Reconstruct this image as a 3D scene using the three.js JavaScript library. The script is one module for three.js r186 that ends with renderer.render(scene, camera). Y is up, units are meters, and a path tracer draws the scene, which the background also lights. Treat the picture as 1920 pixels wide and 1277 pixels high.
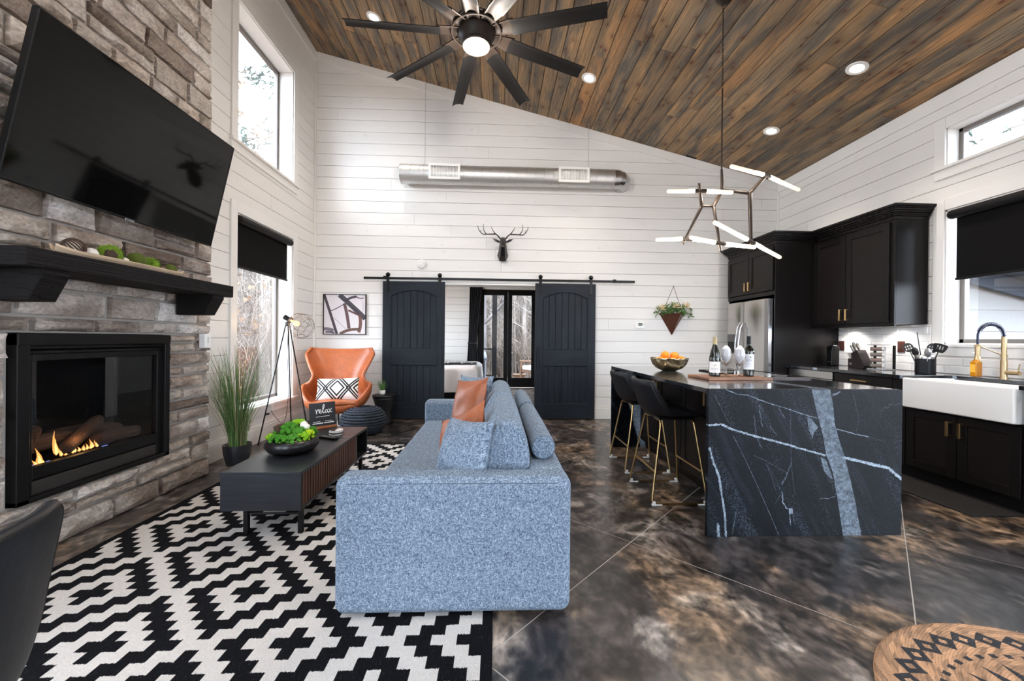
import * as THREE from 'three';
import { RoundedBoxGeometry } from 'three/addons/geometries/RoundedBoxGeometry.js';
import { mergeGeometries, mergeVertices, toCreasedNormals } from 'three/addons/utils/BufferGeometryUtils.js';
import { RectAreaLightUniformsLib } from 'three/addons/lights/RectAreaLightUniformsLib.js';

// ---------------------------------------------------------------- camera, sky, exposure
const scene = new THREE.Scene();
const camera = new THREE.PerspectiveCamera(2 * Math.atan(1277 / 2 / 750) * 180 / Math.PI, 1920 / 1277, 0.05, 200);
camera.rotation.order = 'YXZ';
camera.position.set(0, 1.206, 0);
camera.rotation.set(-0.003, -Math.atan(0.04), 0.0095);
const renderer = new THREE.WebGLRenderer({ antialias: true });
renderer.toneMapping = THREE.LinearToneMapping;
renderer.toneMappingExposure = 1.0;
renderer.shadowMap.enabled = true;
RectAreaLightUniformsLib.init();
// an even, bright overcast sky
scene.background = new THREE.Color().setRGB(0.86, 0.97, 1.12);
scene.backgroundIntensity = 13.5;
const LAMP = { can: 10, fan: 7, tube: 0.35, under: 1.1, floor: 0.4, fire: 0.06, bed: 3.5 };   // candela, tuned to the photograph
const WARM = new THREE.Color().setRGB(1.0, 0.9, 0.8);
const WARMER = new THREE.Color().setRGB(1.0, 0.72, 0.45);

// ---------------------------------------------------------------- dimensions of the room (metres)
const XL = -2.71, XR = 4.37, ZB = -6.06, ZR = 2.2, SLOPE = 0.2509, HL = 5.446;
const ceilY = (x) => HL - SLOPE * (x - XL);
const ZF = -9.9;                       // far wall of the bedroom behind
const PI = Math.PI, V3 = (x, y, z) => new THREE.Vector3(x, y, z);

// ---------------------------------------------------------------- random numbers and noise
function rng(seed) { let s = seed >>> 0; return () => { s = (s + 0x6D2B79F5) | 0; let t = Math.imul(s ^ (s >>> 15), 1 | s); t = (t + Math.imul(t ^ (t >>> 7), 61 | t)) ^ t; return ((t ^ (t >>> 14)) >>> 0) / 4294967296; }; }
function hash2(x, y, s) { let h = Math.imul(x, 374761393) ^ Math.imul(y, 668265263) ^ Math.imul(s, 974634777); h = Math.imul(h ^ (h >>> 13), 1274126177); return ((h ^ (h >>> 16)) >>> 0) / 4294967296; }
function vnoise(x, y, px, py, s) {       // value noise that repeats every px, py cells; 0..1
  const ix = Math.floor(x), iy = Math.floor(y), fx = x - ix, fy = y - iy, u = fx * fx * (3 - 2 * fx), v = fy * fy * (3 - 2 * fy);
  const x0 = ((ix % px) + px) % px, x1 = (x0 + 1) % px, y0 = ((iy % py) + py) % py, y1 = (y0 + 1) % py;
  const a = hash2(x0, y0, s), b = hash2(x1, y0, s), c = hash2(x0, y1, s), d = hash2(x1, y1, s);
  return a + (b - a) * u + (c - a) * v + (a - b - c + d) * u * v;
}
function fbm(u, v, fx, fy, oct, s) { let a = 0.5, sum = 0, n = 0; for (let i = 0; i < oct; i++) { sum += a * vnoise(u * fx, v * fy, fx, fy, s + i * 17); n += a; a *= 0.5; fx *= 2; fy *= 2; } return sum / n; }
const clamp = (x, a = 0, b = 1) => Math.min(b, Math.max(a, x)), mixf = (a, b, t) => a + (b - a) * t, sstep = (a, b, x) => { const t = clamp((x - a) / (b - a)); return t * t * (3 - 2 * t); };
const mix3 = (a, b, t) => [mixf(a[0], b[0], t), mixf(a[1], b[1], t), mixf(a[2], b[2], t)];

// ---------------------------------------------------------------- textures
function finish(t, srgb) { t.wrapS = t.wrapT = THREE.RepeatWrapping; t.magFilter = THREE.LinearFilter; t.minFilter = THREE.LinearMipmapLinearFilter; t.generateMipmaps = true; t.anisotropy = 8; if (srgb) t.colorSpace = THREE.SRGBColorSpace; t.needsUpdate = true; return t; }
function tex(w, h, fn, srgb = true) {    // fn(u, v) -> [r, g, b] 0..255, or one number 0..1
  const d = new Uint8Array(w * h * 4);
  for (let y = 0, i = 0; y < h; y++) for (let x = 0; x < w; x++, i += 4) {
    const c = fn(x / w, y / h, x, y);
    if (typeof c === 'number') d[i] = d[i + 1] = d[i + 2] = clamp(c) * 255; else { d[i] = clamp(c[0], 0, 255); d[i + 1] = clamp(c[1], 0, 255); d[i + 2] = clamp(c[2], 0, 255); }
    d[i + 3] = 255;
  }
  return finish(new THREE.DataTexture(d, w, h), srgb);
}
function canvasTex(w, h, draw, srgb = true) { const c = document.createElement('canvas'); c.width = w; c.height = h; draw(c.getContext('2d'), w, h); return finish(new THREE.CanvasTexture(c), srgb); }
const rep = (t, x, y) => { const c = t.clone(); c.repeat.set(x, y ?? x); c.needsUpdate = true; return c; };

// ---------------------------------------------------------------- materials
const std = (o) => new THREE.MeshStandardMaterial({ roughness: 0.6, ...o });
const phy = (o) => new THREE.MeshPhysicalMaterial({ roughness: 0.6, ...o });
const rgb = (r, g, b) => new THREE.Color(`rgb(${Math.round(r)},${Math.round(g)},${Math.round(b)})`);

// ---------------------------------------------------------------- geometry helpers
function uvBox(g, s = 1, rot = false, ou = 0, ov = 0) {   // uv in metres from the side a face looks to
  if (g.index) g = g.toNonIndexed();
  const p = g.attributes.position, uv = new Float32Array(p.count * 2), a = V3(), b = V3(), c = V3();
  for (let i = 0; i < p.count; i += 3) {
    a.fromBufferAttribute(p, i); b.fromBufferAttribute(p, i + 1); c.fromBufferAttribute(p, i + 2);
    const n = b.clone().sub(a).cross(c.clone().sub(a)), x = Math.abs(n.x), y = Math.abs(n.y), z = Math.abs(n.z);
    [a, b, c].forEach((q, k) => { let [u, v] = x >= y && x >= z ? [q.z, q.y] : y >= z ? [q.x, q.z] : [q.x, q.y]; if (rot) [u, v] = [v, u]; uv[(i + k) * 2] = u * s + ou; uv[(i + k) * 2 + 1] = v * s + ov; });
  }
  g.setAttribute('uv', new THREE.BufferAttribute(uv, 2));
  return g;
}
const mv = (g, x = 0, y = 0, z = 0) => { g.translate(x, y, z); return g; };
const rx = (g, a) => { g.rotateX(a); return g; }, ry = (g, a) => { g.rotateY(a); return g; }, rz = (g, a) => { g.rotateZ(a); return g; };
function box(w, h, d, x = 0, y = 0, z = 0) { return mv(new THREE.BoxGeometry(w, h, d), x, y, z); }
function span(x0, x1, y0, y1, z0, z1) { return box(Math.abs(x1 - x0), Math.abs(y1 - y0), Math.abs(z1 - z0), (x0 + x1) / 2, (y0 + y1) / 2, (z0 + z1) / 2); }
function rbox(w, h, d, r = 0.005, seg = 2, x = 0, y = 0, z = 0) { return mv(new RoundedBoxGeometry(w, h, d, seg, Math.min(r, w / 2.01, h / 2.01, d / 2.01)), x, y, z); }
function rspan(x0, x1, y0, y1, z0, z1, r = 0.004, seg = 1) { return rbox(Math.abs(x1 - x0), Math.abs(y1 - y0), Math.abs(z1 - z0), r, seg, (x0 + x1) / 2, (y0 + y1) / 2, (z0 + z1) / 2); }
function cyl(r0, r1, h, seg = 24, x = 0, y = 0, z = 0, open = false) { return mv(new THREE.CylinderGeometry(r1, r0, h, seg, 1, open), x, y, z); }   // r0 at the bottom
function lathe(pts, seg = 32) { return new THREE.LatheGeometry(pts.map(([x, y]) => new THREE.Vector2(x, y)), seg); }
function rod(a, b, r, seg = 10, r2) {     // a straight bar between two points
  const d = V3(b[0] - a[0], b[1] - a[1], b[2] - a[2]), g = new THREE.CylinderGeometry(r2 ?? r, r, d.length(), seg);
  g.applyQuaternion(new THREE.Quaternion().setFromUnitVectors(V3(0, 1, 0), d.clone().normalize()));
  return mv(g, (a[0] + b[0]) / 2, (a[1] + b[1]) / 2, (a[2] + b[2]) / 2);
}
function tube(pts, r, seg = 24, rad = 8, closed = false, tension = 0.5) { return new THREE.TubeGeometry(new THREE.CatmullRomCurve3(pts.map((p) => V3(...p)), closed, 'catmullrom', tension), seg, r, rad, closed); }
function taper(pts, r0, r1, seg = 16, rad = 7) {   // a tube that thins towards its end
  const c = new THREE.CatmullRomCurve3(pts.map((p) => V3(...p))), g = new THREE.TubeGeometry(c, seg, 1, rad, false), p = g.attributes.position, q = V3();
  for (let i = 0; i <= seg; i++) { const o = c.getPointAt(i / seg), r = mixf(r0, r1, i / seg); for (let j = 0; j <= rad; j++) { const k = i * (rad + 1) + j; q.fromBufferAttribute(p, k).sub(o).multiplyScalar(r).add(o); p.setXYZ(k, q.x, q.y, q.z); } }
  return g;
}
function extrude(shape, depth, bevel = 0, curve = 12) { return new THREE.ExtrudeGeometry(shape, { depth, bevelEnabled: bevel > 0, bevelThickness: bevel, bevelSize: bevel, bevelSegments: 1, curveSegments: curve }); }
function shapeOf(pts) { const s = new THREE.Shape(); pts.forEach(([x, y], i) => (i ? s.lineTo(x, y) : s.moveTo(x, y))); s.closePath(); return s; }
function merge(list) {
  const gs = list.map((g) => { let h = g.index ? g.toNonIndexed() : g.clone(); for (const k of Object.keys(h.attributes)) if (!['position', 'normal', 'uv'].includes(k)) h.deleteAttribute(k); if (!h.attributes.normal) h.computeVertexNormals(); if (!h.attributes.uv) h.setAttribute('uv', new THREE.BufferAttribute(new Float32Array(h.attributes.position.count * 2), 2)); return h; });
  return mergeGeometries(gs, false);
}
// a grid surface given thickness: fn(u, v) -> [x, y, z], u and v 0..1
function shell(fn, nu, nv, thick) {
  const P = [], N = [], at = (i, j) => i * (nv + 1) + j;
  for (let i = 0; i <= nu; i++) for (let j = 0; j <= nv; j++) P.push(V3(...fn(i / nu, j / nv)));
  for (let i = 0; i <= nu; i++) for (let j = 0; j <= nv; j++) {
    const a = P[at(Math.max(i - 1, 0), j)], b = P[at(Math.min(i + 1, nu), j)], c = P[at(i, Math.max(j - 1, 0))], d = P[at(i, Math.min(j + 1, nv))];
    N.push(b.clone().sub(a).cross(d.clone().sub(c)).normalize());
  }
  const pos = [], uv = [], idx = [], push = (p, i, j) => { pos.push(p.x, p.y, p.z); uv.push(i / nu, j / nv); return pos.length / 3 - 1; };
  const top = [], bot = [];
  for (let i = 0; i <= nu; i++) for (let j = 0; j <= nv; j++) { const k = at(i, j), t = typeof thick === 'function' ? thick(i / nu, j / nv) : thick; top.push(push(P[k].clone().addScaledVector(N[k], t / 2), i, j)); bot.push(push(P[k].clone().addScaledVector(N[k], -t / 2), i, j)); }
  for (let i = 0; i < nu; i++) for (let j = 0; j < nv; j++) { const a = at(i, j), b = at(i + 1, j), c = at(i + 1, j + 1), d = at(i, j + 1); idx.push(top[a], top[b], top[c], top[a], top[c], top[d], bot[a], bot[c], bot[b], bot[a], bot[d], bot[c]); }
  const edge = []; for (let i = 0; i < nu; i++) edge.push([at(i, 0), at(i + 1, 0)]); for (let j = 0; j < nv; j++) edge.push([at(nu, j), at(nu, j + 1)]); for (let i = nu; i > 0; i--) edge.push([at(i, nv), at(i - 1, nv)]); for (let j = nv; j > 0; j--) edge.push([at(0, j), at(0, j - 1)]);
  for (const [a, b] of edge) idx.push(top[a], bot[a], top[b], bot[a], bot[b], top[b]);
  const g = new THREE.BufferGeometry();
  g.setAttribute('position', new THREE.Float32BufferAttribute(pos, 3)); g.setAttribute('uv', new THREE.Float32BufferAttribute(uv, 2)); g.setIndex(idx); g.computeVertexNormals();
  return g;
}
// a stuffed pillow, uv 0..1 on its front
function pillow(w, h, t, n = 14, pinch = 0.06, lump = 0, seed = 1) {
  const pos = [], uv = [], idx = [];
  for (const s of [1, -1]) { const base = pos.length / 3;
    for (let i = 0; i <= n; i++) for (let j = 0; j <= n; j++) { const a = i / n * 2 - 1, b = j / n * 2 - 1;
      const k = Math.pow(Math.max(0, 1 - Math.pow(Math.abs(a), 2.6)), 0.62) * Math.pow(Math.max(0, 1 - Math.pow(Math.abs(b), 2.6)), 0.62);
      const px = 1 - pinch * (1 - b * b), py = 1 - pinch * (1 - a * a), l = lump * (vnoise(a * 2 + 9, b * 2 + 9, 64, 64, seed) - 0.5) * k;
      pos.push(a * w / 2 * (1 - pinch + pinch * Math.abs(b) ** 2), b * h / 2 * (1 - pinch + pinch * Math.abs(a) ** 2), s * (t / 2 * k + l)); uv.push((a + 1) / 2, (b + 1) / 2); }
    for (let i = 0; i < n; i++) for (let j = 0; j < n; j++) { const q = base + i * (n + 1) + j, r = q + n + 1; if (s > 0) idx.push(q, r, r + 1, q, r + 1, q + 1); else idx.push(q, r + 1, r, q, q + 1, r + 1); } }
  let g = new THREE.BufferGeometry(); g.setAttribute('position', new THREE.Float32BufferAttribute(pos, 3)); g.setAttribute('uv', new THREE.Float32BufferAttribute(uv, 2)); g.setIndex(idx); g.computeVertexNormals();
  return g;
}
// a flat board outlined by a convex polygon in (u, v), its front at z = 0 with a chamfered rim
function board(poly, depth, ch, ou = 0, ov = 0, along = 'u', tex = 1) {
  const n = poly.length, inner = [], pos = [], uv = [];
  for (let i = 0; i < n; i++) { const a = poly[(i + n - 1) % n], b = poly[i], c = poly[(i + 1) % n];
    const d1 = [b[0] - a[0], b[1] - a[1]], d2 = [c[0] - b[0], c[1] - b[1]], l1 = Math.hypot(...d1), l2 = Math.hypot(...d2);
    const n1 = [-d1[1] / l1, d1[0] / l1], n2 = [-d2[1] / l2, d2[0] / l2], dot = n1[0] * n2[0] + n1[1] * n2[1], k = ch / Math.max(0.25, 1 + dot);
    inner.push([b[0] + (n1[0] + n2[0]) * k, b[1] + (n1[1] + n2[1]) * k]); }
  const put = (p, z) => { pos.push(p[0], p[1], z); const [u, v] = along === 'u' ? p : [p[1], p[0]]; uv.push((u + ou) * tex, (v + ov) * tex); };
  const tri = (a, za, b, zb, c, zc) => { put(a, za); put(b, zb); put(c, zc); };
  for (let i = 1; i < n - 1; i++) { tri(inner[0], 0, inner[i], 0, inner[i + 1], 0); tri(poly[0], -depth, poly[i + 1], -depth, poly[i], -depth); }
  for (let i = 0; i < n; i++) { const j = (i + 1) % n; tri(poly[i], -ch, poly[j], -ch, inner[j], 0); tri(poly[i], -ch, inner[j], 0, inner[i], 0); tri(poly[i], -depth, poly[j], -depth, poly[j], -ch); tri(poly[i], -depth, poly[j], -ch, poly[i], -ch); }
  const g = new THREE.BufferGeometry(); g.setAttribute('position', new THREE.Float32BufferAttribute(pos, 3)); g.setAttribute('uv', new THREE.Float32BufferAttribute(uv, 2)); g.computeVertexNormals();
  return g;
}
function clipPoly(poly, nx, ny, c) {      // keeps nx * u + ny * v <= c
  const out = [];
  for (let i = 0; i < poly.length; i++) { const a = poly[i], b = poly[(i + 1) % poly.length], da = nx * a[0] + ny * a[1] - c, db = nx * b[0] + ny * b[1] - c;
    if (da <= 0) out.push(a); if ((da < 0 && db > 0) || (da > 0 && db < 0)) { const t = da / (da - db); out.push([a[0] + (b[0] - a[0]) * t, a[1] + (b[1] - a[1]) * t]); } }
  return out;
}
const areaOf = (p) => { let s = 0; for (let i = 0; i < p.length; i++) { const a = p[i], b = p[(i + 1) % p.length]; s += a[0] * b[1] - a[1] * b[0]; } return s / 2; };
function rectsMinus(rects, holes) {        // [u0, v0, u1, v1] rectangles with holes cut out
  for (const h of holes) { const out = [];
    for (const r of rects) { if (h[0] >= r[2] || h[2] <= r[0] || h[1] >= r[3] || h[3] <= r[1]) { out.push(r); continue; }
      if (h[0] > r[0]) out.push([r[0], r[1], h[0], r[3]]); if (h[2] < r[2]) out.push([h[2], r[1], r[2], r[3]]);
      const a = Math.max(r[0], h[0]), b = Math.min(r[2], h[2]); if (h[1] > r[1]) out.push([a, r[1], b, h[1]]); if (h[3] < r[3]) out.push([a, h[3], b, r[3]]); }
    rects = out; }
  return rects;
}

// ---------------------------------------------------------------- things, parts, structure
const used = {};
function numbered(n) { if (!(n in used)) { used[n] = 0; return n; } used[n]++; return `${n}_${String(used[n]).padStart(3, '0')}`; }
function tag(o, label, category, group) { o.userData.label = label; o.userData.category = category; if (group) o.userData.group = group; return o; }
function thing(name, label, category, p = [0, 0, 0], turn = 0, group) { const o = new THREE.Group(); o.name = numbered(name); o.position.set(...p); o.rotation.y = turn; tag(o, label, category, group); scene.add(o); return o; }
function structure(name, p = [0, 0, 0], turn = 0) { const o = new THREE.Group(); o.name = numbered(name); o.position.set(...p); o.rotation.y = turn; o.userData.kind = 'structure'; scene.add(o); return o; }
function add(parent, name, g, m, p, r, label) { const o = new THREE.Mesh(Array.isArray(g) ? merge(g) : g, m); o.name = name; if (p) o.position.set(...p); if (r) o.rotation.set(...r); o.castShadow = o.receiveShadow = true; if (label) o.userData.label = label; parent.add(o); return o; }
function solo(name, label, category, g, m, p = [0, 0, 0], r = [0, 0, 0], group) { const o = new THREE.Mesh(Array.isArray(g) ? merge(g) : g, m); o.name = numbered(name); o.position.set(...p); o.rotation.set(...r); o.castShadow = o.receiveShadow = true; tag(o, label, category, group); scene.add(o); return o; }
function copyOf(o, label, p, turn) { const c = o.clone(); c.name = numbered(o.name.replace(/_\d{3}$/, '')); c.userData = { ...o.userData }; if (label) c.userData.label = label; if (p) c.position.set(...p); if (turn !== undefined) c.rotation.y = turn; scene.add(c); return c; }
function lamp(parent, light, p) { light.position.set(...p); light.castShadow = true; parent.add(light); return light; }

// ================================================================ TEXTURES AND MATERIALS
const R0 = rng(11);
function knotList(n, seed, rmin, rmax) { const r = rng(seed), a = []; for (let i = 0; i < n; i++) a.push([r(), r(), mixf(rmin, rmax, r() ** 1.6)]); return a; }
const wrapD = (a) => { a = Math.abs(a); return Math.min(a, 1 - a); };
// stained pine, 2.56 m by 0.64 m
const pineKnots = knotList(30, 5, 0.007, 0.021);
function pine(u, v) {
  let warp = 0, core = 0, halo = 0;
  for (const [ku, kv, r] of pineKnots) { const du = wrapD(u - ku) * 2.56, dv = wrapD(v - kv) * 0.64; if (du > 0.2 || dv > 0.09) continue; const e = Math.hypot(du * 0.62, dv), d = e / r; warp += Math.exp(-d * d * 0.28) * r * 1.1; core = Math.max(core, sstep(1.0, 0.55, d)); halo = Math.max(halo, Math.exp(-d * 0.55) * 0.9); }
  const band = fbm(u, v, 3, 7, 3, 21), streak = fbm(u, v + warp, 9, 120, 3, 31), fine = fbm(u, v + warp, 40, 400, 2, 41), blot = fbm(u, v, 7, 9, 4, 51);
  let c = mix3([128, 106, 82], [160, 124, 86], sstep(0.35, 0.7, band));
  c = mix3(c, [92, 84, 76], sstep(0.42, 0.68, blot) * 0.85);
  const k = 0.7 + 0.55 * streak + 0.4 * (fine - 0.5);
  c = c.map((x) => x * k);
  c = mix3(c, [66, 48, 36], halo * 0.75); c = mix3(c, [92, 52, 30], core * 0.85);
  return c;
}
const pineMap = tex(2048, 512, pine);
const grainBump = tex(1024, 256, (u, v) => 0.5 + 0.5 * (fbm(u, v, 8, 110, 3, 3) - 0.5) + 0.3 * (fbm(u, v, 30, 300, 2, 9) - 0.5), false);
const ceilingMats = [[1, 1, 1], [0.9, 0.93, 0.96], [1.08, 1.0, 0.9], [0.8, 0.82, 0.85], [1.1, 0.94, 0.8], [0.93, 0.9, 0.86], [0.72, 0.72, 0.74], [1.04, 0.99, 0.95]].map((c) => std({ color: new THREE.Color().setRGB(...c.map((x, i) => x * [1.26, 1.34, 1.42][i])), map: pineMap, bumpMap: grainBump, bumpScale: 0.0012, roughness: 0.62 }));
// painted shiplap, 2.4 m by 0.6 m
const paintKnots = knotList(9, 77, 0.006, 0.012);
const paintMap = tex(1024, 256, (u, v) => {
  let k = 0; for (const [ku, kv, r] of paintKnots) { const d = Math.hypot(wrapD(u - ku) * 2.4 * 0.7, wrapD(v - kv) * 0.6) / r; k = Math.max(k, Math.exp(-d * d * 0.6)); }
  const g = fbm(u, v, 6, 60, 3, 8) - 0.5, b = fbm(u, v, 3, 4, 3, 4) - 0.5, q = 1 + g * 0.02 + b * 0.03 - k * 0.05;
  return [233 * q, 231 * q, 227 * q];
});
const whiteMats = [1, 0.985, 0.995, 0.975].map((k) => std({ color: new THREE.Color().setRGB(k, k, k), map: paintMap, bumpMap: grainBump, bumpScale: 0.00012, roughness: 0.5 }));
const M = {};
M.white = std({ color: rgb(236, 234, 230), roughness: 0.42 });
M.backing = std({ color: rgb(126, 112, 98), roughness: 0.9 });
M.plaster = std({ color: rgb(214, 212, 208), roughness: 0.85 });
M.black = phy({ color: rgb(14, 14, 15), roughness: 0.42, specularIntensity: 0.45 });
M.blackMetal = std({ color: rgb(24, 24, 26), roughness: 0.38, metalness: 0.6 });
M.rubber = std({ color: rgb(30, 30, 32), roughness: 0.7 });
M.bronzeFrame = std({ color: rgb(118, 112, 107), roughness: 0.45, metalness: 0.3 });
M.gold = std({ color: rgb(206, 172, 118), roughness: 0.28, metalness: 1 });
M.brass = std({ color: rgb(188, 164, 126), roughness: 0.32, metalness: 1 });
M.chrome = std({ color: rgb(205, 207, 210), roughness: 0.14, metalness: 1 });
M.steel = phy({ color: rgb(186, 184, 180), roughness: 0.3, metalness: 1 });
M.galv = std({ color: rgb(196, 198, 200), roughness: 0.42, metalness: 1, bumpMap: tex(256, 256, (u, v) => fbm(u, v, 12, 12, 3, 4), false), bumpScale: 0.0006 });
M.pane = phy({ color: 0xffffff, roughness: 0, transmission: 1, thickness: 0, ior: 1.5 });
M.glass = phy({ color: 0xffffff, roughness: 0.02, transmission: 1, thickness: 0.003, ior: 1.45 });
M.porcelain = phy({ color: rgb(240, 238, 235), roughness: 0.16, clearcoat: 0.6, clearcoatRoughness: 0.06 });
M.plasticWhite = std({ color: rgb(238, 237, 234), roughness: 0.4 });
M.plasticGrey = std({ color: rgb(150, 150, 150), roughness: 0.4 });
// stone veneer, 1.2 m square
const stoneField = (u, v) => [fbm(u, v, 5, 7, 5, 61), fbm(u, v, 22, 30, 4, 71), fbm(u, v, 3, 4, 3, 81)];
const stoneMap = tex(1024, 1024, (u, v) => { const [a, b, c] = stoneField(u, v); const fine = fbm(u, v, 90, 110, 3, 67), vein = sstep(0.03, 0, Math.abs(fbm(u, v, 6, 16, 4, 69) - 0.5)); let q = mix3([164, 154, 145], [192, 186, 180], sstep(0.35, 0.66, a)); q = mix3(q, [122, 110, 102], sstep(0.48, 0.66, c) * 0.8); q = mix3(q, [104, 94, 90], vein * 0.12); const k = 0.74 + 0.16 * b + 0.34 * fine; return q.map((x) => x * k); });
const stoneBump = tex(768, 768, (u, v) => 0.6 * fbm(u, v, 14, 18, 4, 91) + 0.4 * fbm(u, v, 50, 64, 4, 93), false);
const stoneMats = [[1, 0.97, 0.94], [0.86, 0.83, 0.79], [1.14, 1.14, 1.15], [0.5, 0.44, 0.4], [0.94, 0.92, 0.91], [0.74, 0.7, 0.66], [1.05, 0.99, 0.93]].map((c) => std({ color: new THREE.Color().setRGB(...c.map((x) => x * 1.1)), map: stoneMap, bumpMap: stoneBump, bumpScale: 0.026, roughness: 0.9 }));
M.mortar = std({ color: rgb(158, 152, 146), roughness: 0.95, bumpMap: stoneBump, bumpScale: 0.004 });
// stained concrete, 5 m square
const floorMap = tex(2048, 2048, (u, v) => {
  const wu = 0.03 * (fbm(u, v, 14, 14, 3, 103) - 0.5), wv = 0.03 * (fbm(u, v, 14, 14, 3, 105) - 0.5); u += wu; v += wv; const a = fbm(u, v, 8, 8, 6, 101), b = fbm(u, v, 17, 13, 6, 111), c = fbm(u, v, 60, 60, 4, 121), d = fbm(u, v, 22, 22, 6, 131), e = fbm(u, v, 30, 30, 6, 141);
  let q = mix3([84, 76, 71], [124, 104, 84], sstep(0.42, 0.64, a));
  q = mix3(q, [52, 49, 50], sstep(0.42, 0.62, b) * 0.9);
  q = mix3(q, [150, 144, 136], sstep(0.54, 0.72, d) * 0.6);
  q = mix3(q, [168, 162, 154], sstep(0.7, 0.8, e) * sstep(0.4, 0.7, d) * 0.6);
  const k = clamp(0.86 + 1.5 * (c - 0.5) + 1.3 * (fbm(u, v, 170, 120, 3, 127) - 0.5), 0.3, 1.6); return q.map((x) => x * k);
});
const floorRough = tex(1024, 1024, (u, v) => 0.24 + 0.2 * fbm(u, v, 9, 9, 5, 113) + 0.08 * fbm(u, v, 80, 80, 2, 7), false);
M.floor = phy({ map: floorMap, roughnessMap: floorRough, roughness: 1, color: new THREE.Color().setRGB(0.84, 0.81, 0.8), bumpMap: floorRough, bumpScale: 0.0008, clearcoat: 0.35, clearcoatRoughness: 0.16 });
M.joint = std({ color: rgb(176, 170, 163), roughness: 0.8 });
// black stained wood, 1 m square, grain along v
const darkWoodMap = tex(512, 512, (u, v) => { const g = fbm(u, v, 90, 5, 4, 151), b = fbm(u, v, 5, 3, 3, 161), k = 0.62 + 0.5 * g + 0.3 * (b - 0.5); return [33 * k, 39 * k, 47 * k]; });
const darkWoodBump = tex(512, 512, (u, v) => fbm(u, v, 110, 5, 3, 171), false);
M.barn = phy({ map: darkWoodMap, bumpMap: darkWoodBump, bumpScale: 0.0008, roughness: 0.5, specularIntensity: 0.4 });
M.barnGroove = std({ color: rgb(14, 14, 16), roughness: 0.8 });
M.tableWood = phy({ map: rep(darkWoodMap, 1), color: new THREE.Color().setRGB(1.2, 1.0, 0.92), bumpMap: darkWoodBump, bumpScale: 0.0005, roughness: 0.3, specularIntensity: 0.75 });
M.cabinet = phy({ color: rgb(21, 18, 18), roughness: 0.34, specularIntensity: 0.4 });
M.cabinetPanel = phy({ color: rgb(25, 21, 20), roughness: 0.36, specularIntensity: 0.4 });
const walnutMap = tex(512, 512, (u, v) => { const g = fbm(u, v, 60, 4, 4, 181), k = 0.6 + 0.75 * g; return [92 * k, 58 * k, 42 * k]; });
M.walnut = std({ map: walnutMap, roughness: 0.5 });
const beamMap = tex(1024, 256, (u, v) => { const g = fbm(u, v, 4, 50, 4, 191), cr = Math.abs(fbm(u, v, 3, 12, 3, 201) - 0.5), k = 0.7 + 0.5 * g - 0.4 * sstep(0.02, 0.0, cr); return [36 * k, 34 * k, 34 * k]; });
const beamBump = tex(1024, 256, (u, v) => fbm(u, v, 4, 50, 4, 191) - 0.8 * sstep(0.015, 0, Math.abs(fbm(u, v, 3, 12, 3, 201) - 0.5)), false);
M.beam = phy({ map: beamMap, color: new THREE.Color().setRGB(0.5, 0.48, 0.5), bumpMap: beamBump, bumpScale: 0.006, roughness: 0.7, specularIntensity: 0.4 });
// woven sofa cloth, 0.5 m square
const weave = (u, v, s) => { const x = u * 168, y = v * 168, ix = Math.floor(x), iy = Math.floor(y), a = hash2(ix % 168, iy % 168, s), b = hash2((ix >> 1) % 84, (iy >> 2) % 42, s + 5), c = hash2((ix >> 2) % 42, (iy >> 1) % 84, s + 9); return 0.5 * a + 0.28 * b + 0.22 * c; };
const clothMap = tex(1024, 1024, (u, v) => { const k = weave(u, v, 3), f = fbm(u, v, 6, 6, 3, 4) - 0.5; return mix3([54, 71, 90], [168, 182, 197], clamp(k * 1.25 - 0.12 + f * 0.05)); });
const clothBump = tex(1024, 1024, (u, v) => weave(u, v, 3), false);
M.cloth = std({ map: clothMap, bumpMap: clothBump, bumpScale: 0.0016, roughness: 0.95 });
// leather
const leatherBump = tex(512, 512, (u, v) => fbm(u, v, 60, 60, 3, 211) * 0.7 + fbm(u, v, 9, 9, 3, 221) * 0.3, false);
const leatherMap = tex(512, 512, (u, v) => { const a = fbm(u, v, 4, 4, 4, 231) - 0.5, b = fbm(u, v, 40, 40, 3, 241) - 0.5, k = 1 + a * 0.25 + b * 0.16; return [172 * k, 92 * k, 50 * k]; });
M.leather = phy({ map: leatherMap, bumpMap: leatherBump, bumpScale: 0.0008, roughness: 0.36, clearcoat: 0.12, clearcoatRoughness: 0.3 });
M.leatherPillow = phy({ map: leatherMap, color: new THREE.Color().setRGB(0.72, 0.76, 0.84), bumpMap: leatherBump, bumpScale: 0.002, roughness: 0.42 });
M.blackLeather = phy({ color: rgb(17, 17, 20), bumpMap: leatherBump, bumpScale: 0.0006, roughness: 0.42, specularIntensity: 0.6 });
M.foliage = std({ color: rgb(82, 118, 58), roughness: 0.6 });
M.soil = std({ color: rgb(52, 40, 30), roughness: 1 });
M.can = std({ color: 0xffffff, emissive: new THREE.Color().setRGB(1, 0.93, 0.82), emissiveIntensity: 9 });
M.tubeGlow = std({ color: rgb(190, 184, 176), emissive: new THREE.Color().setRGB(1, 0.87, 0.7), emissiveIntensity: 0.75 });
M.tubeHot = std({ color: 0xffffff, emissive: new THREE.Color().setRGB(1, 0.86, 0.62), emissiveIntensity: 6 });
M.bulb = std({ color: rgb(200, 150, 90), emissive: new THREE.Color().setRGB(1, 0.62, 0.28), emissiveIntensity: 2.2 });
M.led = std({ color: 0xffffff, emissive: new THREE.Color().setRGB(1, 0.95, 0.9), emissiveIntensity: 10 });

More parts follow.
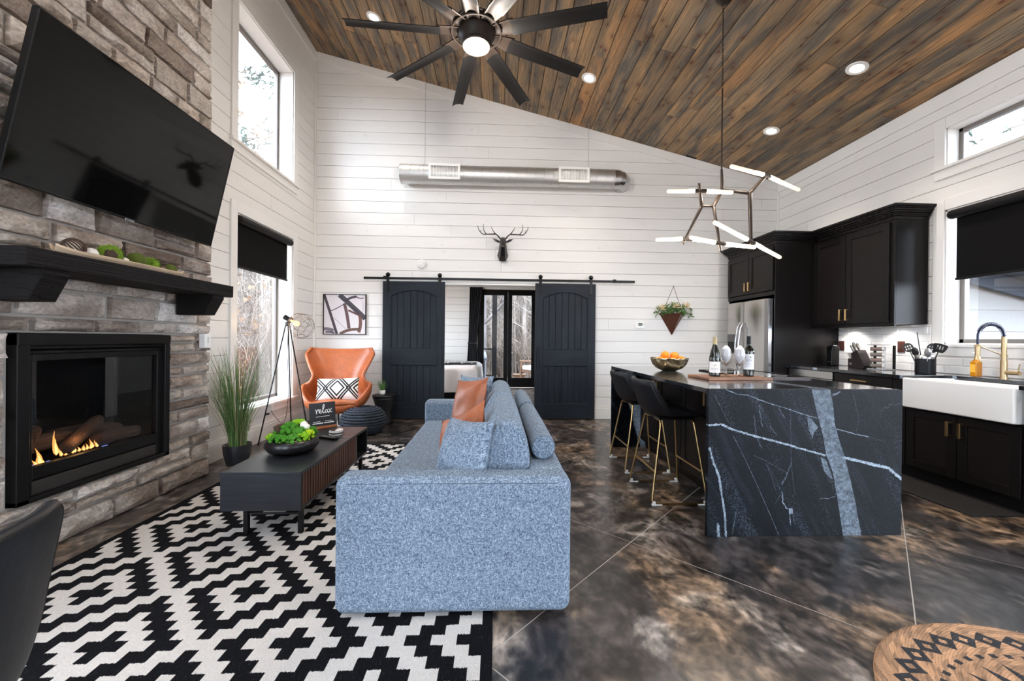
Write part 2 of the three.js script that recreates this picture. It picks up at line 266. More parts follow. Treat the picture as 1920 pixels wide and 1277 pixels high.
// ================================================================ THE ROOM
const BH = 0.1715, BY = 1.02 - 6 * BH;
const frameAt = { back: [[0, 0, ZB], 0], left: [[XL, 0, 0], PI / 2], right: [[XR, 0, 0], -PI / 2], rear: [[0, 0, ZR], PI] };
// a wall of horizontal boards: u runs along the wall, v up, the room is at +z
function shiplapWall(name, at, u0, u1, top, opts) {
  const { slope = null, holes = [], noBoards = [], thick = 0.22, seed = 1, len = 4.88, base = 0 } = opts, w = structure(name, ...at), r = rng(seed);
  const clip = (poly) => (slope ? clipPoly(poly, slope[0], slope[1], slope[2]) : clipPoly(poly, 0, 1, top));
  const gs = [];
  for (const [a, b, c, d] of rectsMinus([[u0, base - 0.02, u1, 7]], holes)) { const p = clip([[a, b], [c, b], [c, d], [a, d]]); if (p.length > 2 && areaOf(p) > 1e-4) { const g = extrude(shapeOf(p), thick - 0.015); gs.push(mv(g, 0, 0, -thick)); } }
  add(w, 'backing', gs, opts.backing || M.backing);
  for (let k = 0, y = BY - BH; y < 6.2; y += BH, k++) {
    let rects = []; let u = u0 - r() * len * 0.9;
    while (u < u1) { const a = Math.max(u, u0), b = Math.min(u + len, u1); if (b - a > 0.02) rects.push([a + 0.0006, y + 0.002, b - 0.0006, y + BH - 0.002]); u += len; }
    for (const [a, b, c, d] of rectsMinus(rects, [...holes, ...noBoards, [u0 - 1, -1, u1 + 1, base]])) {
      if (c - a < 0.015 || d - b < 0.006) continue;
      const p = clip([[a, b], [c, b], [c, d], [a, d]]); if (p.length < 3 || areaOf(p) < 4e-4) continue;
      add(w, 'plank', board(p, 0.0145, 0.0022, r() * 2.4 - a, r() * 0.6 - b, 'u', 1 / 2.4), whiteMats[Math.floor(r() * whiteMats.length)]).geometry.attributes.uv.array.forEach((x, i, A) => { if (i % 2) A[i] = x * 4; });
    }
  }
  return w;
}
const slopeBack = [SLOPE / Math.hypot(1, SLOPE), 1 / Math.hypot(1, SLOPE), (HL + SLOPE * XL) / Math.hypot(1, SLOPE)];
const CR = ceilY(XR);
const OPEN = [-0.86, 0, 0.69, 2.04];
shiplapWall('wall_back', frameAt.back, XL - 0.22, XR + 0.22, 6, { slope: slopeBack, holes: [OPEN], seed: 21 });
const LW = [[4.27, 3.24, 5.42, 4.71], [4.27, 0.42, 5.42, 2.5], [-0.09, 3.24, 1.06, 4.71], [-0.09, 0.42, 1.06, 2.5]];
const FIRE = { z0: -3.155, z1: -2.174, y0: 0.3, y1: 1.217 }, CH = { z0: -3.63, z1: -1.7, x: -2.5 };
shiplapWall('wall_left', frameAt.left, -ZR - 0.2, -ZB, HL, { holes: [...LW, [-FIRE.z1, FIRE.y0, -FIRE.z0, FIRE.y1]], noBoards: [[-CH.z1 + 0.02, -1, -CH.z0 - 0.02, 7]], seed: 31 });
const KW = [[-3.73, 1.2, -2.28, 2.5], [-3.73, 2.93, -2.28, 3.3]];
const SW = [-1.3, 0, 1.8, 2.35];
shiplapWall('wall_right', frameAt.right, ZB, ZR + 0.2, CR, { holes: [...KW, SW], noBoards: [[-4.92, 0.9, -3.9, 1.4], [-3.9, 0.9, -2.1, 1.06], [ZB, -1, -2.2, 0.9]], seed: 41 });
const RW = [[1.0, 0, 2.3, 2.45], [1.0, 2.85, 2.3, 4.1], [-4.15, 0.9, -2.5, 2.3], [-4.15, 2.75, -2.5, 3.4]];
const slopeRear = [-slopeBack[0], slopeBack[1], slopeBack[2]];
shiplapWall('wall_rear', frameAt.rear, -XR - 0.22, -XL + 0.22, 6, { slope: slopeRear, holes: RW, seed: 51 });

// the sloping ceiling of stained planks
{
  const c = structure('ceiling', [XL, HL, 0]); c.rotation.set(PI / 2, 0, -Math.atan(SLOPE), 'ZYX');
  const L = (XR - XL) * Math.hypot(1, SLOPE), r = rng(61), PW = L / 43;
  add(c, 'deck', span(-0.3, L + 0.3, ZB - 0.3, ZR + 0.3, -0.2, -0.016), std({ color: rgb(30, 24, 20), roughness: 0.9 }));
  for (let i = 0; i < 43; i++) { let v = ZB - r() * 2.2;
    while (v < ZR) { const l = mixf(2.0, 3.7, r()), a = Math.max(v, ZB + 0.002), b = Math.min(v + l, ZR - 0.002); v += l; if (b - a < 0.05) continue;
      const u0 = i * PW + 0.0028, u1 = (i + 1) * PW - 0.0028, g = board([[u0, a + 0.0008], [u1, a + 0.0008], [u1, b - 0.0008], [u0, b - 0.0008]], 0.015, 0.006, 0, 0, 'v', 1), A = g.attributes.uv.array, ou = r(), ov = r();
      for (let k = 0; k < A.length; k += 2) { A[k] = A[k] / 2.56 + ou; A[k + 1] = A[k + 1] / 0.64 + ov; }
      add(c, 'plank', g, ceilingMats[Math.floor(r() ** 1.2 * ceilingMats.length)]); } }
}
// floor: concrete slabs between saw-cut joints laid at 45 degrees
{
  const f = structure('floor', [0, 0, 0]); f.rotation.x = -PI / 2;
  add(f, 'joint', span(XL - 0.22, XR + 0.22, -ZR - 0.2, -ZF + 0.2, -0.25, -0.0012), M.joint);
  const S = 1.21, q = Math.SQRT1_2, half = 0.0024;
  for (let i = -12; i < 10; i++) for (let j = -6; j < 14; j++) {
    const a0 = -1.09 + i * S + half, a1 = a0 + S - 2 * half, b0 = 2.245 + (j - 6) * S + half, b1 = b0 + S - 2 * half;   // u = (x + z) q, v = (x - z) q
    let p = [[a0, b0], [a1, b0], [a1, b1], [a0, b1]].map(([a, b]) => [(a + b) * q, -(a - b) * q]);     // (x, -z)
    if (areaOf(p) < 0) p.reverse();
    for (const [nx, ny, c] of [[-1, 0, -XL + 0.2], [1, 0, XR + 0.2], [0, -1, ZR + 0.1], [0, 1, -ZF + 0.1]]) p = clipPoly(p, nx, ny, c);
    if (p.length < 3 || areaOf(p) < 1e-3) continue;
    add(f, 'slab', board(p, 0.004, 0.0006, 20, 20, 'u', 1 / 5), M.floor);
  }
}
// trim boards
let trimN = 0;
function trim(name, gs, at) { const o = new THREE.Mesh(merge([].concat(gs)), M.white); o.name = name || `trim_${++trimN}`; o.userData.kind = 'structure'; o.castShadow = o.receiveShadow = true; if (at) { o.position.set(...at[0]); o.rotation.y = at[1]; } scene.add(o); return o; }
{
  const band = (x0, x1, h) => board([[x0, ceilY(x0) - h], [x1, ceilY(x1) - h], [x1, ceilY(x1)], [x0, ceilY(x0)]], 0.018, 0.003);
  trim(null, mv(band(XL, XR, 0.13), 0, 0, 0.019), frameAt.back);
  trim(null, rspan(1.06, -ZB, HL - 0.15, HL - 0.002, 0.0, 0.02), frameAt.left);
  trim(null, rspan(ZB, ZR, CR - 0.15, CR - 0.004, 0.0, 0.02), frameAt.right);
  trim(null, rspan(XL, XL + 0.025, 0.2, HL - 0.16, ZB, ZB + 0.025));
  trim(null, rspan(XR - 0.025, XR, 0.2, CR - 0.16, ZB, ZB + 0.025));
  const base = (u0, u1) => [rspan(u0, u1, 0, 0.17, 0, 0.02), rspan(u0, u1, 0.17, 0.2, 0, 0.014)];
  trim('baseboard_back', [...base(XL, OPEN[0] - 0.01), ...base(OPEN[2] + 0.01, 3.3)], frameAt.back);
  trim('baseboard_left', base(-CH.z0 + 0.005, -ZB - 0.02), frameAt.left);
  trim('baseboard_near', base(-ZR, -CH.z1 - 0.005), frameAt.left);
  trim(null, [rspan(OPEN[0], OPEN[0] + 0.02, 0, OPEN[3] - 0.02, -0.24, 0.004), rspan(OPEN[2] - 0.02, OPEN[2], 0, OPEN[3] - 0.02, -0.24, 0.004), rspan(OPEN[0], OPEN[2], OPEN[3] - 0.02, OPEN[3], -0.24, 0.004)], frameAt.back);
}
// windows: white jambs and casing, a dark frame set back, one pane
let windowN = 0;
function windowIn(at, [u0, v0, u1, v1], o = {}) {
  const w = structure(`window_${++windowN}`, ...at), { cas = 0.1, head = 0.11, back = 0.19, sill = true, fr = 0.05 } = o, z1 = 0.02;
  add(w, 'casing', [rspan(u0 - cas, u0, v0 - 0.02, v1 + head, 0, z1)], M.white);
  add(w, 'casing', [rspan(u1, u1 + cas, v0 - 0.02, v1 + head, 0, z1)], M.white);
  add(w, 'casing', [rspan(u0 + 0.0005, u1 - 0.0005, v1, v1 + head, 0, z1 - 0.001)], M.white);
  if (sill) { add(w, 'sill', [rspan(u0 - cas - 0.02, u1 + cas + 0.02, v0 - 0.028, v0, -0.02, 0.045)], M.white); add(w, 'apron', [rspan(u0 - cas, u1 + cas, v0 - 0.115, v0 - 0.028, 0, 0.018)], M.white); }
  add(w, 'jamb', [span(u0, u0 + 0.012, v0, v1, -back, 0)], M.white); add(w, 'jamb', [span(u1 - 0.012, u1, v0, v1, -back, 0)], M.white);
  add(w, 'jamb', [span(u0, u1, v1 - 0.012, v1, -back, 0)], M.white); add(w, 'jamb', [span(u0, u1, v0, v0 + 0.012, -back, 0)], M.white);
  const zf = -back, f = fr;
  add(w, 'frame', [rspan(u0, u0 + f, v0, v1, zf - 0.04, zf + 0.012), rspan(u1 - f, u1, v0, v1, zf - 0.04, zf + 0.012), rspan(u0, u1, v1 - f, v1, zf - 0.04, zf + 0.012), rspan(u0, u1, v0, v0 + f, zf - 0.04, zf + 0.012), ...(o.mull || []).map((m) => rspan(m - f / 2, m + f / 2, v0, v1, zf - 0.04, zf + 0.012))], o.frame || M.bronzeFrame);
  add(w, 'pane', span(u0 + f * 0.8, u1 - f * 0.8, v0 + f * 0.8, v1 - f * 0.8, zf - 0.0125, zf - 0.012), M.pane);
  return w;
}
LW.forEach((h) => windowIn(frameAt.left, h));
windowIn(frameAt.right, KW[0], { back: 0.15 }); windowIn(frameAt.right, KW[1], { back: 0.12 });
windowIn(frameAt.right, SW, { sill: false, frame: M.black, mull: [-0.27, 0.77], fr: 0.08 });
windowIn(frameAt.rear, RW[0], { sill: false, frame: M.black, fr: 0.06 }); windowIn(frameAt.rear, RW[1]); windowIn(frameAt.rear, RW[2]); windowIn(frameAt.rear, RW[3]);

// the bedroom behind the barn doors
const BX0 = -2.4, BX1 = 2.7, BH2 = 2.75, FD = [-0.45, 0, 1.03, 2.43];
shiplapWall('wall_bedroom', [[0, 0, ZF], 0], BX0 - 0.2, BX1 + 0.2, BH2 + 0.2, { holes: [FD], seed: 71 });
{ const s = structure('wall_bedroom_left'); add(s, 'panel', rectsMinus([[-ZB + 0.221, -0.02, -ZF, BH2 + 0.2]], [[7.0, 0.9, 9.0, 2.3]]).map(([a, b, c, d]) => span(BX0 - 0.2, BX0, b, d, -c, -a)), M.plaster); windowIn([[BX0, 0, 0], PI / 2], [7.0, 0.9, 9.0, 2.3], { back: 0.12 });
  const t = structure('wall_bedroom_right'); add(t, 'panel', span(BX1, BX1 + 0.2, -0.02, BH2 + 0.2, ZF, ZB - 0.221), M.plaster);
  const c = structure('ceiling_bedroom'); add(c, 'panel', span(BX0 - 0.2, BX1 + 0.2, BH2, BH2 + 0.2, ZF, ZB - 0.221), M.plaster); }
{ // dark french doors to the porch
  const d = structure('door_1', [0, 0, ZF]), [u0, , u1, v1] = FD, mid = 0.29, f = 0.1;
  add(d, 'frame', [rspan(u0, u0 + 0.05, 0, v1, -0.12, 0.02), rspan(u1 - 0.05, u1, 0, v1, -0.12, 0.02), rspan(u0, u1, v1 - 0.03, v1, -0.12, 0.02)], M.black);
  add(d, 'casing', [rspan(u0 - 0.1, u0, 0, v1 + 0.1, 0, 0.02), rspan(u1, u1 + 0.1, 0, v1 + 0.1, 0, 0.02), rspan(u0, u1, v1, v1 + 0.1, 0, 0.019)], M.white);
  for (const [a, b] of [[u0 + 0.052, mid - 0.002], [mid + 0.002, u1 - 0.052]]) {
    add(d, 'leaf', [rspan(a, a + f, 0.015, v1 - 0.032, -0.07, -0.02), rspan(b - f, b, 0.015, v1 - 0.032, -0.07, -0.02), rspan(a + f, b - f, v1 - 0.135, v1 - 0.032, -0.07, -0.02), rspan(a + f, b - f, 0.015, 0.25, -0.07, -0.02)], M.black);
    add(d, 'pane', span(a + f - 0.01, b - f + 0.01, 0.24, v1 - 0.125, -0.046, -0.0455), M.pane); }
}

// the chimney breast and its stones
{
  const w = structure('wall_chimney'), r = rng(83), X = CH.x - 0.035;
  const H = HL - 0.01 - SLOPE * 0.21;
  const core = rectsMinus([[-CH.z1 + 0.02, 0, -CH.z0 - 0.02, H]], [[-FIRE.z1, FIRE.y0, -FIRE.z0, FIRE.y1]]).map(([a, b, c, d]) => span(XL - 0.014, X, b, d, -a, -c));
  add(w, 'mortar', core, M.mortar);
  add(w, 'chase', span(XL - 0.3, XL - 0.235, FIRE.y0 - 0.2, FIRE.y1 + 0.2, FIRE.z0 - 0.2, FIRE.z1 + 0.2), M.backing);
  const holes = [[-FIRE.z1 - 0.012, FIRE.y0 - 0.004, -FIRE.z0 + 0.02, FIRE.y1 + 0.004]];
  // a stone with a rough, proud face; u = -z along the wall
  const stone = (u0, v0, u1, v1, mat) => {
    const w1 = u1 - u0, h1 = v1 - v0, nu = Math.max(4, Math.min(9, Math.round(w1 / 0.05))), nv = 3, sd = Math.floor(r() * 1e5), out = 0.028 + 0.03 * r(), pos = [], uv = [], idx = [], ou = r(), ov = r();
    const wob = (a, b, k) => (fbm(a * 2.1 + 3, b * 2.1 + 3, 64, 64, 3, sd + k) - 0.5);
    for (let j = 0; j <= nv + 2; j++) for (let i = 0; i <= nu + 2; i++) {
      const bi = i === 0 || i === nu + 2, bj = j === 0 || j === nv + 2, a = clamp((i - 1) / nu), b = clamp((j - 1) / nv), rim = i <= 1 || i >= nu + 1 || j <= 1 || j >= nv + 1;
      let u = u0 + w1 * a, v = v0 + h1 * b, z = bi || bj ? -0.02 : rim ? out * 0.55 : out;
      if (rim) { u += (a < 0.01 ? 1 : a > 0.99 ? -1 : 0) * (0.004 + 0.01 * Math.max(0, wob(v * 9, 1, 3))) + (bi || bj ? 0 : 0); v += (b < 0.01 ? 1 : b > 0.99 ? -1 : 0) * (0.002 + 0.012 * Math.max(0, wob(u * 9, 2, 5))); }
      if (!(bi || bj)) { z += 0.03 * wob(u * 5, v * 7, 9) + 0.014 * wob(u * 22, v * 22, 11); if (rim) z = Math.max(z, 0.004); const ins = rim ? 0 : 0; u += ins; }
      if (rim && !(bi || bj)) { u += (a < 0.01 ? 0.007 : a > 0.99 ? -0.007 : 0); v += (b < 0.01 ? 0.005 : b > 0.99 ? -0.005 : 0); }
      pos.push(X + z, v, -u); uv.push((u / 1.2) + ou, (v / 1.2) + ov);
    }
    const W = nu + 3; for (let j = 0; j < nv + 2; j++) for (let i = 0; i < W - 1; i++) { const a = j * W + i, b = a + 1, c = a + W, d = c + 1; idx.push(a, b, d, a, d, c); }
    const g = new THREE.BufferGeometry(); g.setAttribute('position', new THREE.Float32BufferAttribute(pos, 3)); g.setAttribute('uv', new THREE.Float32BufferAttribute(uv, 2)); g.setIndex(idx); g.computeVertexNormals();
    add(w, 'stone', toCreasedNormals(g, 0.7), stoneMats[mat ?? [0, 1, 2, 4, 5, 6, 0, 2, 3][Math.floor(r() * 9)]]);
  };
  const U0 = -CH.z1, U1 = -CH.z0, rowsAt = (ua, ub, ya, yb, hs, wmin, wmax) => { let y = ya, k = 0; while (y < yb - 0.03) { let h = hs ? hs[k % hs.length] : mixf(0.085, 0.18, r()); if (yb - y - h < 0.06) h = yb - y; let u = ua + 0.0001; const first = r(); let q = 0; while (u < ub - 0.02) { let l = mixf(wmin, wmax, r()); if (q === 0 && first < 0.5) l *= 0.6; if (ub - u - l < wmin * 0.55) l = ub - u; const split = h > 0.15 && r() < 0.35; if (split) { const m = y + h * mixf(0.4, 0.6, r()); stone(u + 0.004, y + 0.003, u + l - 0.004, m - 0.003); stone(u + 0.004, m + 0.003, u + l - 0.004, y + h - 0.003); } else stone(u + 0.004, y + 0.003, u + l - 0.004, y + h - 0.003); u += l; q++; } y += h; k++; } };
  rowsAt(U0, U1, 0.0, FIRE.y0 - 0.004, [0.145, 0.15], 0.26, 0.5);
  // the pier between the firebox and the edge, as it stands in the photograph
  const pier = [[0.30, 0.385, [[0, 0.5, 5], [0.5, 1, 3]]], [0.385, 0.515, [[0, 0.68, 4], [0.68, 1, 2]]], [0.515, 0.61, [[0, 0.22, 5], [0.22, 1, 0]]], [0.61, 0.695, [[0, 1, 3]]], [0.695, 0.785, [[0, 0.3, 1], [0.3, 1, 0]]], [0.785, 0.89, [[0, 0.8, 6], [0.8, 1, 5]]], [0.89, 0.965, [[0, 0.3, 1], [0.3, 1, 4]]], [0.965, 1.075, [[0, 0.82, 3], [0.82, 1, 1]]], [1.075, 1.155, [[0, 0.6, 1], [0.6, 1, 4]]], [1.155, 1.217, [[0, 0.6, 6], [0.6, 1, 5]]]];
  const pa = -FIRE.z0 + 0.02; for (const [a, b, cut] of pier) for (const [c, d, m] of cut) stone(mixf(pa, U1, c) + 0.004, a + 0.003, mixf(pa, U1, d) - 0.004, b - 0.003, m);
  rowsAt(U0, -FIRE.z1 - 0.012, FIRE.y0 - 0.004, FIRE.y1 + 0.004, [0.17, 0.12, 0.16, 0.1, 0.14, 0.09, 0.13], 0.2, 0.34);
  rowsAt(U0, U1, FIRE.y1 + 0.004, 1.31, null, 0.24, 0.5);
  rowsAt(U0, U1, 1.31, H, null, 0.22, 0.52);
}

// ================================================================ LIVING ROOM
// ---- the gas fireplace
{
  const { z0, z1, y0, y1 } = FIRE, t = thing('fireplace', 'black framed gas fireplace with burning flames set low in the stone chimney', 'fireplace', [CH.x, y0, (z0 + z1) / 2]);
  const w = z1 - z0 - 0.004, h = y1 - y0 - 0.004, X0 = -0.39, dark = phy({ color: rgb(7, 7, 7), roughness: 0.9, specularIntensity: 0.2 });
  // local x towards the room, z along the wall (positive towards the camera)
  const bar = (za, zb, ya, yb, xa, xb) => rspan(xa, xb, ya, yb, za, zb, 0.004);
  add(t, 'surround', [bar(-w / 2, -w / 2 + 0.045, 0.002, h, -0.05, 0.018), bar(w / 2 - 0.06, w / 2, 0.002, h, -0.05, 0.018), bar(-w / 2, w / 2, h - 0.065, h, -0.05, 0.022), bar(-w / 2, w / 2, 0.002, 0.03, -0.05, 0.018)], M.black);
  add(t, 'lip', [bar(-w / 2 + 0.045, w / 2 - 0.06, h - 0.085, h - 0.066, -0.05, 0.004), bar(-w / 2 + 0.045, w / 2 - 0.06, h - 0.112, h - 0.094, -0.05, -0.006)], M.blackMetal);
  const ga = -w / 2 + 0.085, gb = w / 2 - 0.095, yb = 0.185, yt = h - 0.15;
  add(t, 'door_frame', [bar(-w / 2 + 0.045, ga, 0.03, h - 0.114, -0.05, -0.008), bar(gb, w / 2 - 0.06, 0.03, h - 0.114, -0.05, -0.008), bar(ga, gb, yt, h - 0.114, -0.05, -0.008), bar(ga, gb, 0.115, yb, -0.05, -0.008)], M.black);
  add(t, 'lower_panel', bar(ga, gb, 0.03, 0.105, -0.05, -0.014), std({ color: rgb(40, 37, 35), roughness: 0.5 }));
  add(t, 'glass_pane', span(-0.0305, -0.03, yb - 0.005, yt + 0.005, ga - 0.005, gb + 0.005), phy({ color: 0xffffff, roughness: 0, transmission: 1, thickness: 0, ior: 1.5, specularIntensity: 0.5 }));
  add(t, 'firebox', [span(X0, X0 + 0.01, 0.02, h, -w / 2 + 0.01, w / 2 - 0.01), span(X0, -0.05, 0.005, 0.02, -w / 2 + 0.01, w / 2 - 0.01), span(X0, -0.05, h - 0.02, h - 0.005, -w / 2 + 0.01, w / 2 - 0.01), span(X0, -0.05, 0.005, h, -w / 2 + 0.005, -w / 2 + 0.015), span(X0, -0.05, 0.005, h, w / 2 - 0.015, w / 2 - 0.005)], dark);
  add(t, 'burner_tray', [rspan(X0 + 0.02, -0.06, 0.02, 0.15, ga + 0.01, gb - 0.01, 0.01)], std({ color: rgb(26, 23, 22), roughness: 0.9 }));
  const logMap = tex(256, 256, (u, v) => { const g = fbm(u, v, 5, 30, 4, 301), k = 0.5 + 0.8 * g; return [96 * k, 70 * k, 52 * k]; }), logM = std({ map: logMap, color: new THREE.Color().setRGB(0.32, 0.28, 0.26), bumpMap: rep(logMap, 1), bumpScale: 0.01, roughness: 0.95 }), r = rng(5);
  for (const [a, b, ra, rb] of [[[-0.27, 0.235, 0.33], [-0.22, 0.245, -0.02], 0.055, 0.05], [[-0.3, 0.25, 0.02], [-0.24, 0.23, -0.33], 0.06, 0.05], [[-0.14, 0.21, 0.1], [-0.2, 0.33, -0.16], 0.042, 0.036], [[-0.16, 0.2, -0.1], [-0.13, 0.215, -0.36], 0.05, 0.04], [[-0.14, 0.2, 0.36], [-0.26, 0.33, 0.16], 0.042, 0.034]]) {
    const m = [(a[0] + b[0]) / 2, (a[1] + b[1]) / 2 + 0.02 * r(), (a[2] + b[2]) / 2], g = taper([a, m, b], ra, rb, 14, 9), p = g.attributes.position;
    for (let i = 0; i < p.count; i++) { const k = 1 + 0.12 * (vnoise(p.getZ(i) * 40 + 50, p.getY(i) * 40 + 50, 999, 999, 4) - 0.5); p.setY(i, m[1] + (p.getY(i) - m[1]) * k); }
    const ends = [new THREE.SphereGeometry(ra * 0.98, 9, 6), new THREE.SphereGeometry(rb * 0.98, 9, 6)]; mv(ends[0], ...a); mv(ends[1], ...b); g.computeVertexNormals(); add(t, 'log', [g, ...ends], logM);
  }
  const flameM = std({ color: rgb(60, 20, 5), emissive: new THREE.Color().setRGB(1, 0.42, 0.1), emissiveIntensity: 1.7, roughness: 1 }), blueM = std({ color: rgb(10, 10, 30), emissive: new THREE.Color().setRGB(0.25, 0.35, 1), emissiveIntensity: 1.6, roughness: 1 });
  const coreM = std({ color: rgb(80, 50, 20), emissive: new THREE.Color().setRGB(1, 0.72, 0.3), emissiveIntensity: 2.2, roughness: 1 }); flameM.transparent = true; flameM.opacity = 0.5;
  const flame = (x, y, z, hgt, wd) => { const g = lathe([[0.0005, 0], [wd * 0.8, hgt * 0.1], [wd, hgt * 0.22], [wd * 0.62, hgt * 0.5], [wd * 0.25, hgt * 0.78], [0.0005, hgt]], 10), p = g.attributes.position, ph = r() * 6; for (let i = 0; i < p.count; i++) { const k = p.getY(i) / hgt; p.setZ(i, p.getZ(i) + Math.sin(k * 4 + ph) * 0.012 * k + 0.01 * k); } g.computeVertexNormals(); const h2 = g.clone(); h2.scale(0.55, 0.62, 0.55); const fl2 = add(t, 'flame', mv(g, x, y, z), flameM); add(fl2, 'flame_core', mv(h2, x + 0.003, y + 0.004, z), coreM); };
  flame(-0.115, 0.16, 0.262, 0.1, 0.014); flame(-0.11, 0.16, 0.285, 0.04, 0.009); flame(-0.12, 0.155, 0.24, 0.035, 0.008);
  flame(-0.14, 0.18, 0.15, 0.15, 0.013); for (let i = 0; i < 11; i++) flame(-0.13 + 0.012 * r(), 0.17, 0.135 - i * 0.021, 0.03 + 0.04 * r(), 0.0085);
  for (const z of [0.305, -0.105, -0.125, 0.225]) { const g = new THREE.SphereGeometry(0.01, 8, 6); g.scale(1, 0.8, 1.6); add(t, 'blue_flame', mv(g, -0.105, 0.163, z), blueM); }
  const fl = new THREE.PointLight(new THREE.Color().setRGB(1, 0.5, 0.18), LAMP.fire); fl.shadow.radius = 2; lamp(t, fl, [-0.09, 0.27, 0.06]);
}
// ---- mantel and what lies on it
{
  const t = thing('mantel_shelf', 'rough black timber mantel shelf on two corbels across the stone chimney', 'mantel', [CH.x + 0.03, 1.53, -2.677]);
  const beam = uvBox(new RoundedBoxGeometry(0.29, 0.092, 1.465, 2, 0.006), 1), p = beam.attributes.position, q = V3();
  for (let i = 0; i < p.count; i++) { q.fromBufferAttribute(p, i); const n = fbm(q.z * 0.9 + 9, q.x * 3 + q.y * 5 + 9, 64, 64, 3, 6) - 0.5; p.setXYZ(i, q.x + n * 0.01, q.y + n * 0.006, q.z); }
  { const a = beam.attributes.uv; for (let i = 0; i < a.count; i++) a.setXY(i, a.getX(i) * 0.7, a.getY(i) * 3); }
  add(t, 'beam', mv(beam, 0.145, 0.046, 0), M.beam);
  for (const z of [-0.58, 0.585]) {
    const s = shapeOf([[0, 0], [0.27, 0], [0.27, -0.02], [0.2, -0.148], [0, -0.15]]), g = extrude(s, 0.12, 0.004); mv(g, 0, -0.003, z - 0.06);
    add(t, 'corbel', uvBox(g, 1.4), M.beam);
  }
  const tray = thing('dough_bowl_tray', 'long shallow pale wooden tray lying on the black mantel', 'tray', [-2.335, 1.627, -2.63]);
  const f = (u, v) => { const a = u * 2 - 1, b = v * 2 - 1, wz = 0.43, wx = 0.062 * Math.pow(Math.max(0.02, 1 - a * a), 0.35); return [b * wx, 0.006 + 0.034 * Math.pow(Math.abs(b), 2.4) + 0.022 * Math.pow(Math.abs(a), 8), a * wz]; };
  const trayM = tex(256, 256, (u, v) => { const k = 0.8 + 0.4 * fbm(u, v, 4, 30, 4, 311); return [206 * k, 182 * k, 154 * k]; });
  add(tray, 'bowl', shell(f, 30, 10, 0.008), std({ map: trayM, roughness: 0.6 }));
  const ballM = { white: std({ color: rgb(232, 228, 222), roughness: 0.6 }), moss: std({ color: rgb(104, 134, 30), roughness: 1 }), dmoss: std({ color: rgb(76, 88, 26), roughness: 1 }), twig: std({ color: rgb(70, 52, 42), roughness: 0.9 }), cream: std({ color: rgb(214, 200, 182), roughness: 0.7 }) };
  const rough = (rad, amp, seed, det = 18) => { const g = new THREE.SphereGeometry(rad, det, det - 4), p = g.attributes.position, q = V3(); for (let i = 0; i < p.count; i++) { q.fromBufferAttribute(p, i); const d = q.clone().normalize(), n = fbm(d.x * 2.3 + d.z * 1.1 + 8, d.y * 2.3 + 8, 64, 64, 4, seed) - 0.5; q.multiplyScalar(1 + n * amp); p.setXYZ(i, q.x, q.y, q.z); } g.computeVertexNormals(); return g; };
  const tufts = (rad, n, seed, len = 0.012) => { const r = rng(seed), gs = []; for (let i = 0; i < n; i++) { const d = V3(r() - 0.5, r() - 0.5, r() - 0.5).normalize(), g = new THREE.ConeGeometry(0.0028, len, 3, 1); g.translate(0, len / 2, 0); g.applyQuaternion(new THREE.Quaternion().setFromUnitVectors(V3(0, 1, 0), d)); gs.push(mv(g, d.x * rad * 0.96, d.y * rad * 0.96, d.z * rad * 0.96)); } return merge(gs); };
  const ball = (name, label, rad, z, kind, g = 'decorative balls on the mantel tray') => {
    const y = 1.64 + rad, o = thing(name, label, 'decorative ball', [-2.335, y, z], 0, g), s = Math.round(rad * 1e4 + Math.abs(z) * 100);
    if (kind === 'white') add(o, 'core', rough(rad, 0.16, s), ballM.white);
    if (kind === 'moss') { add(o, 'core', rough(rad, 0.15, s), ballM.moss); add(o, 'moss', tufts(rad, 420, s), ballM.moss).userData.kind = 'stuff'; }
    if (kind === 'half') { add(o, 'core', rough(rad, 0.15, s), ballM.moss); add(o, 'moss', tufts(rad, 420, s), ballM.moss).userData.kind = 'stuff'; add(o, 'bark_patch', mv(rough(rad * 0.62, 0.5, s + 1), 0.022, -0.005, 0.02), ballM.twig); }
    if (kind === 'plain') add(o, 'core', rough(rad, 0.08, s), ballM.dmoss);
    if (kind === 'striped') { add(o, 'core', new THREE.SphereGeometry(rad * 0.93, 18, 12), ballM.cream); const n = 11; for (let i = 0; i < n; i++) { const g = new THREE.TorusGeometry(rad * 0.95, rad * 0.09, 5, 26); ry(g, i / n * PI); rz(g, 0.5); rx(g, 0.6); add(o, 'twig_band', g, ballM.twig); } }
  };
  ball('twig_ball', 'cream ball with dark twig bands at the near end of mantel tray', 0.05, -2.305, 'striped');
  ball('stone_ball', 'rough white ball beside the near twig banded ball', 0.034, -2.4, 'white');
  ball('moss_ball', 'large bright moss ball with a dark bark patch in mantel tray', 0.056, -2.515, 'half');
  ball('stone_ball', 'small white ball between the two largest moss balls', 0.028, -2.605, 'white');
  ball('moss_ball', 'smooth olive moss ball in the middle of mantel tray', 0.052, -2.69, 'plain');
  ball('moss_ball', 'fuzzy bright green moss ball right of the olive one', 0.046, -2.8, 'moss');
  ball('twig_ball', 'small striped twig ball near the far end of tray', 0.03, -2.885, 'striped');
  ball('moss_ball', 'dark brown and green moss ball at far end of tray', 0.04, -2.96, 'plain');
}
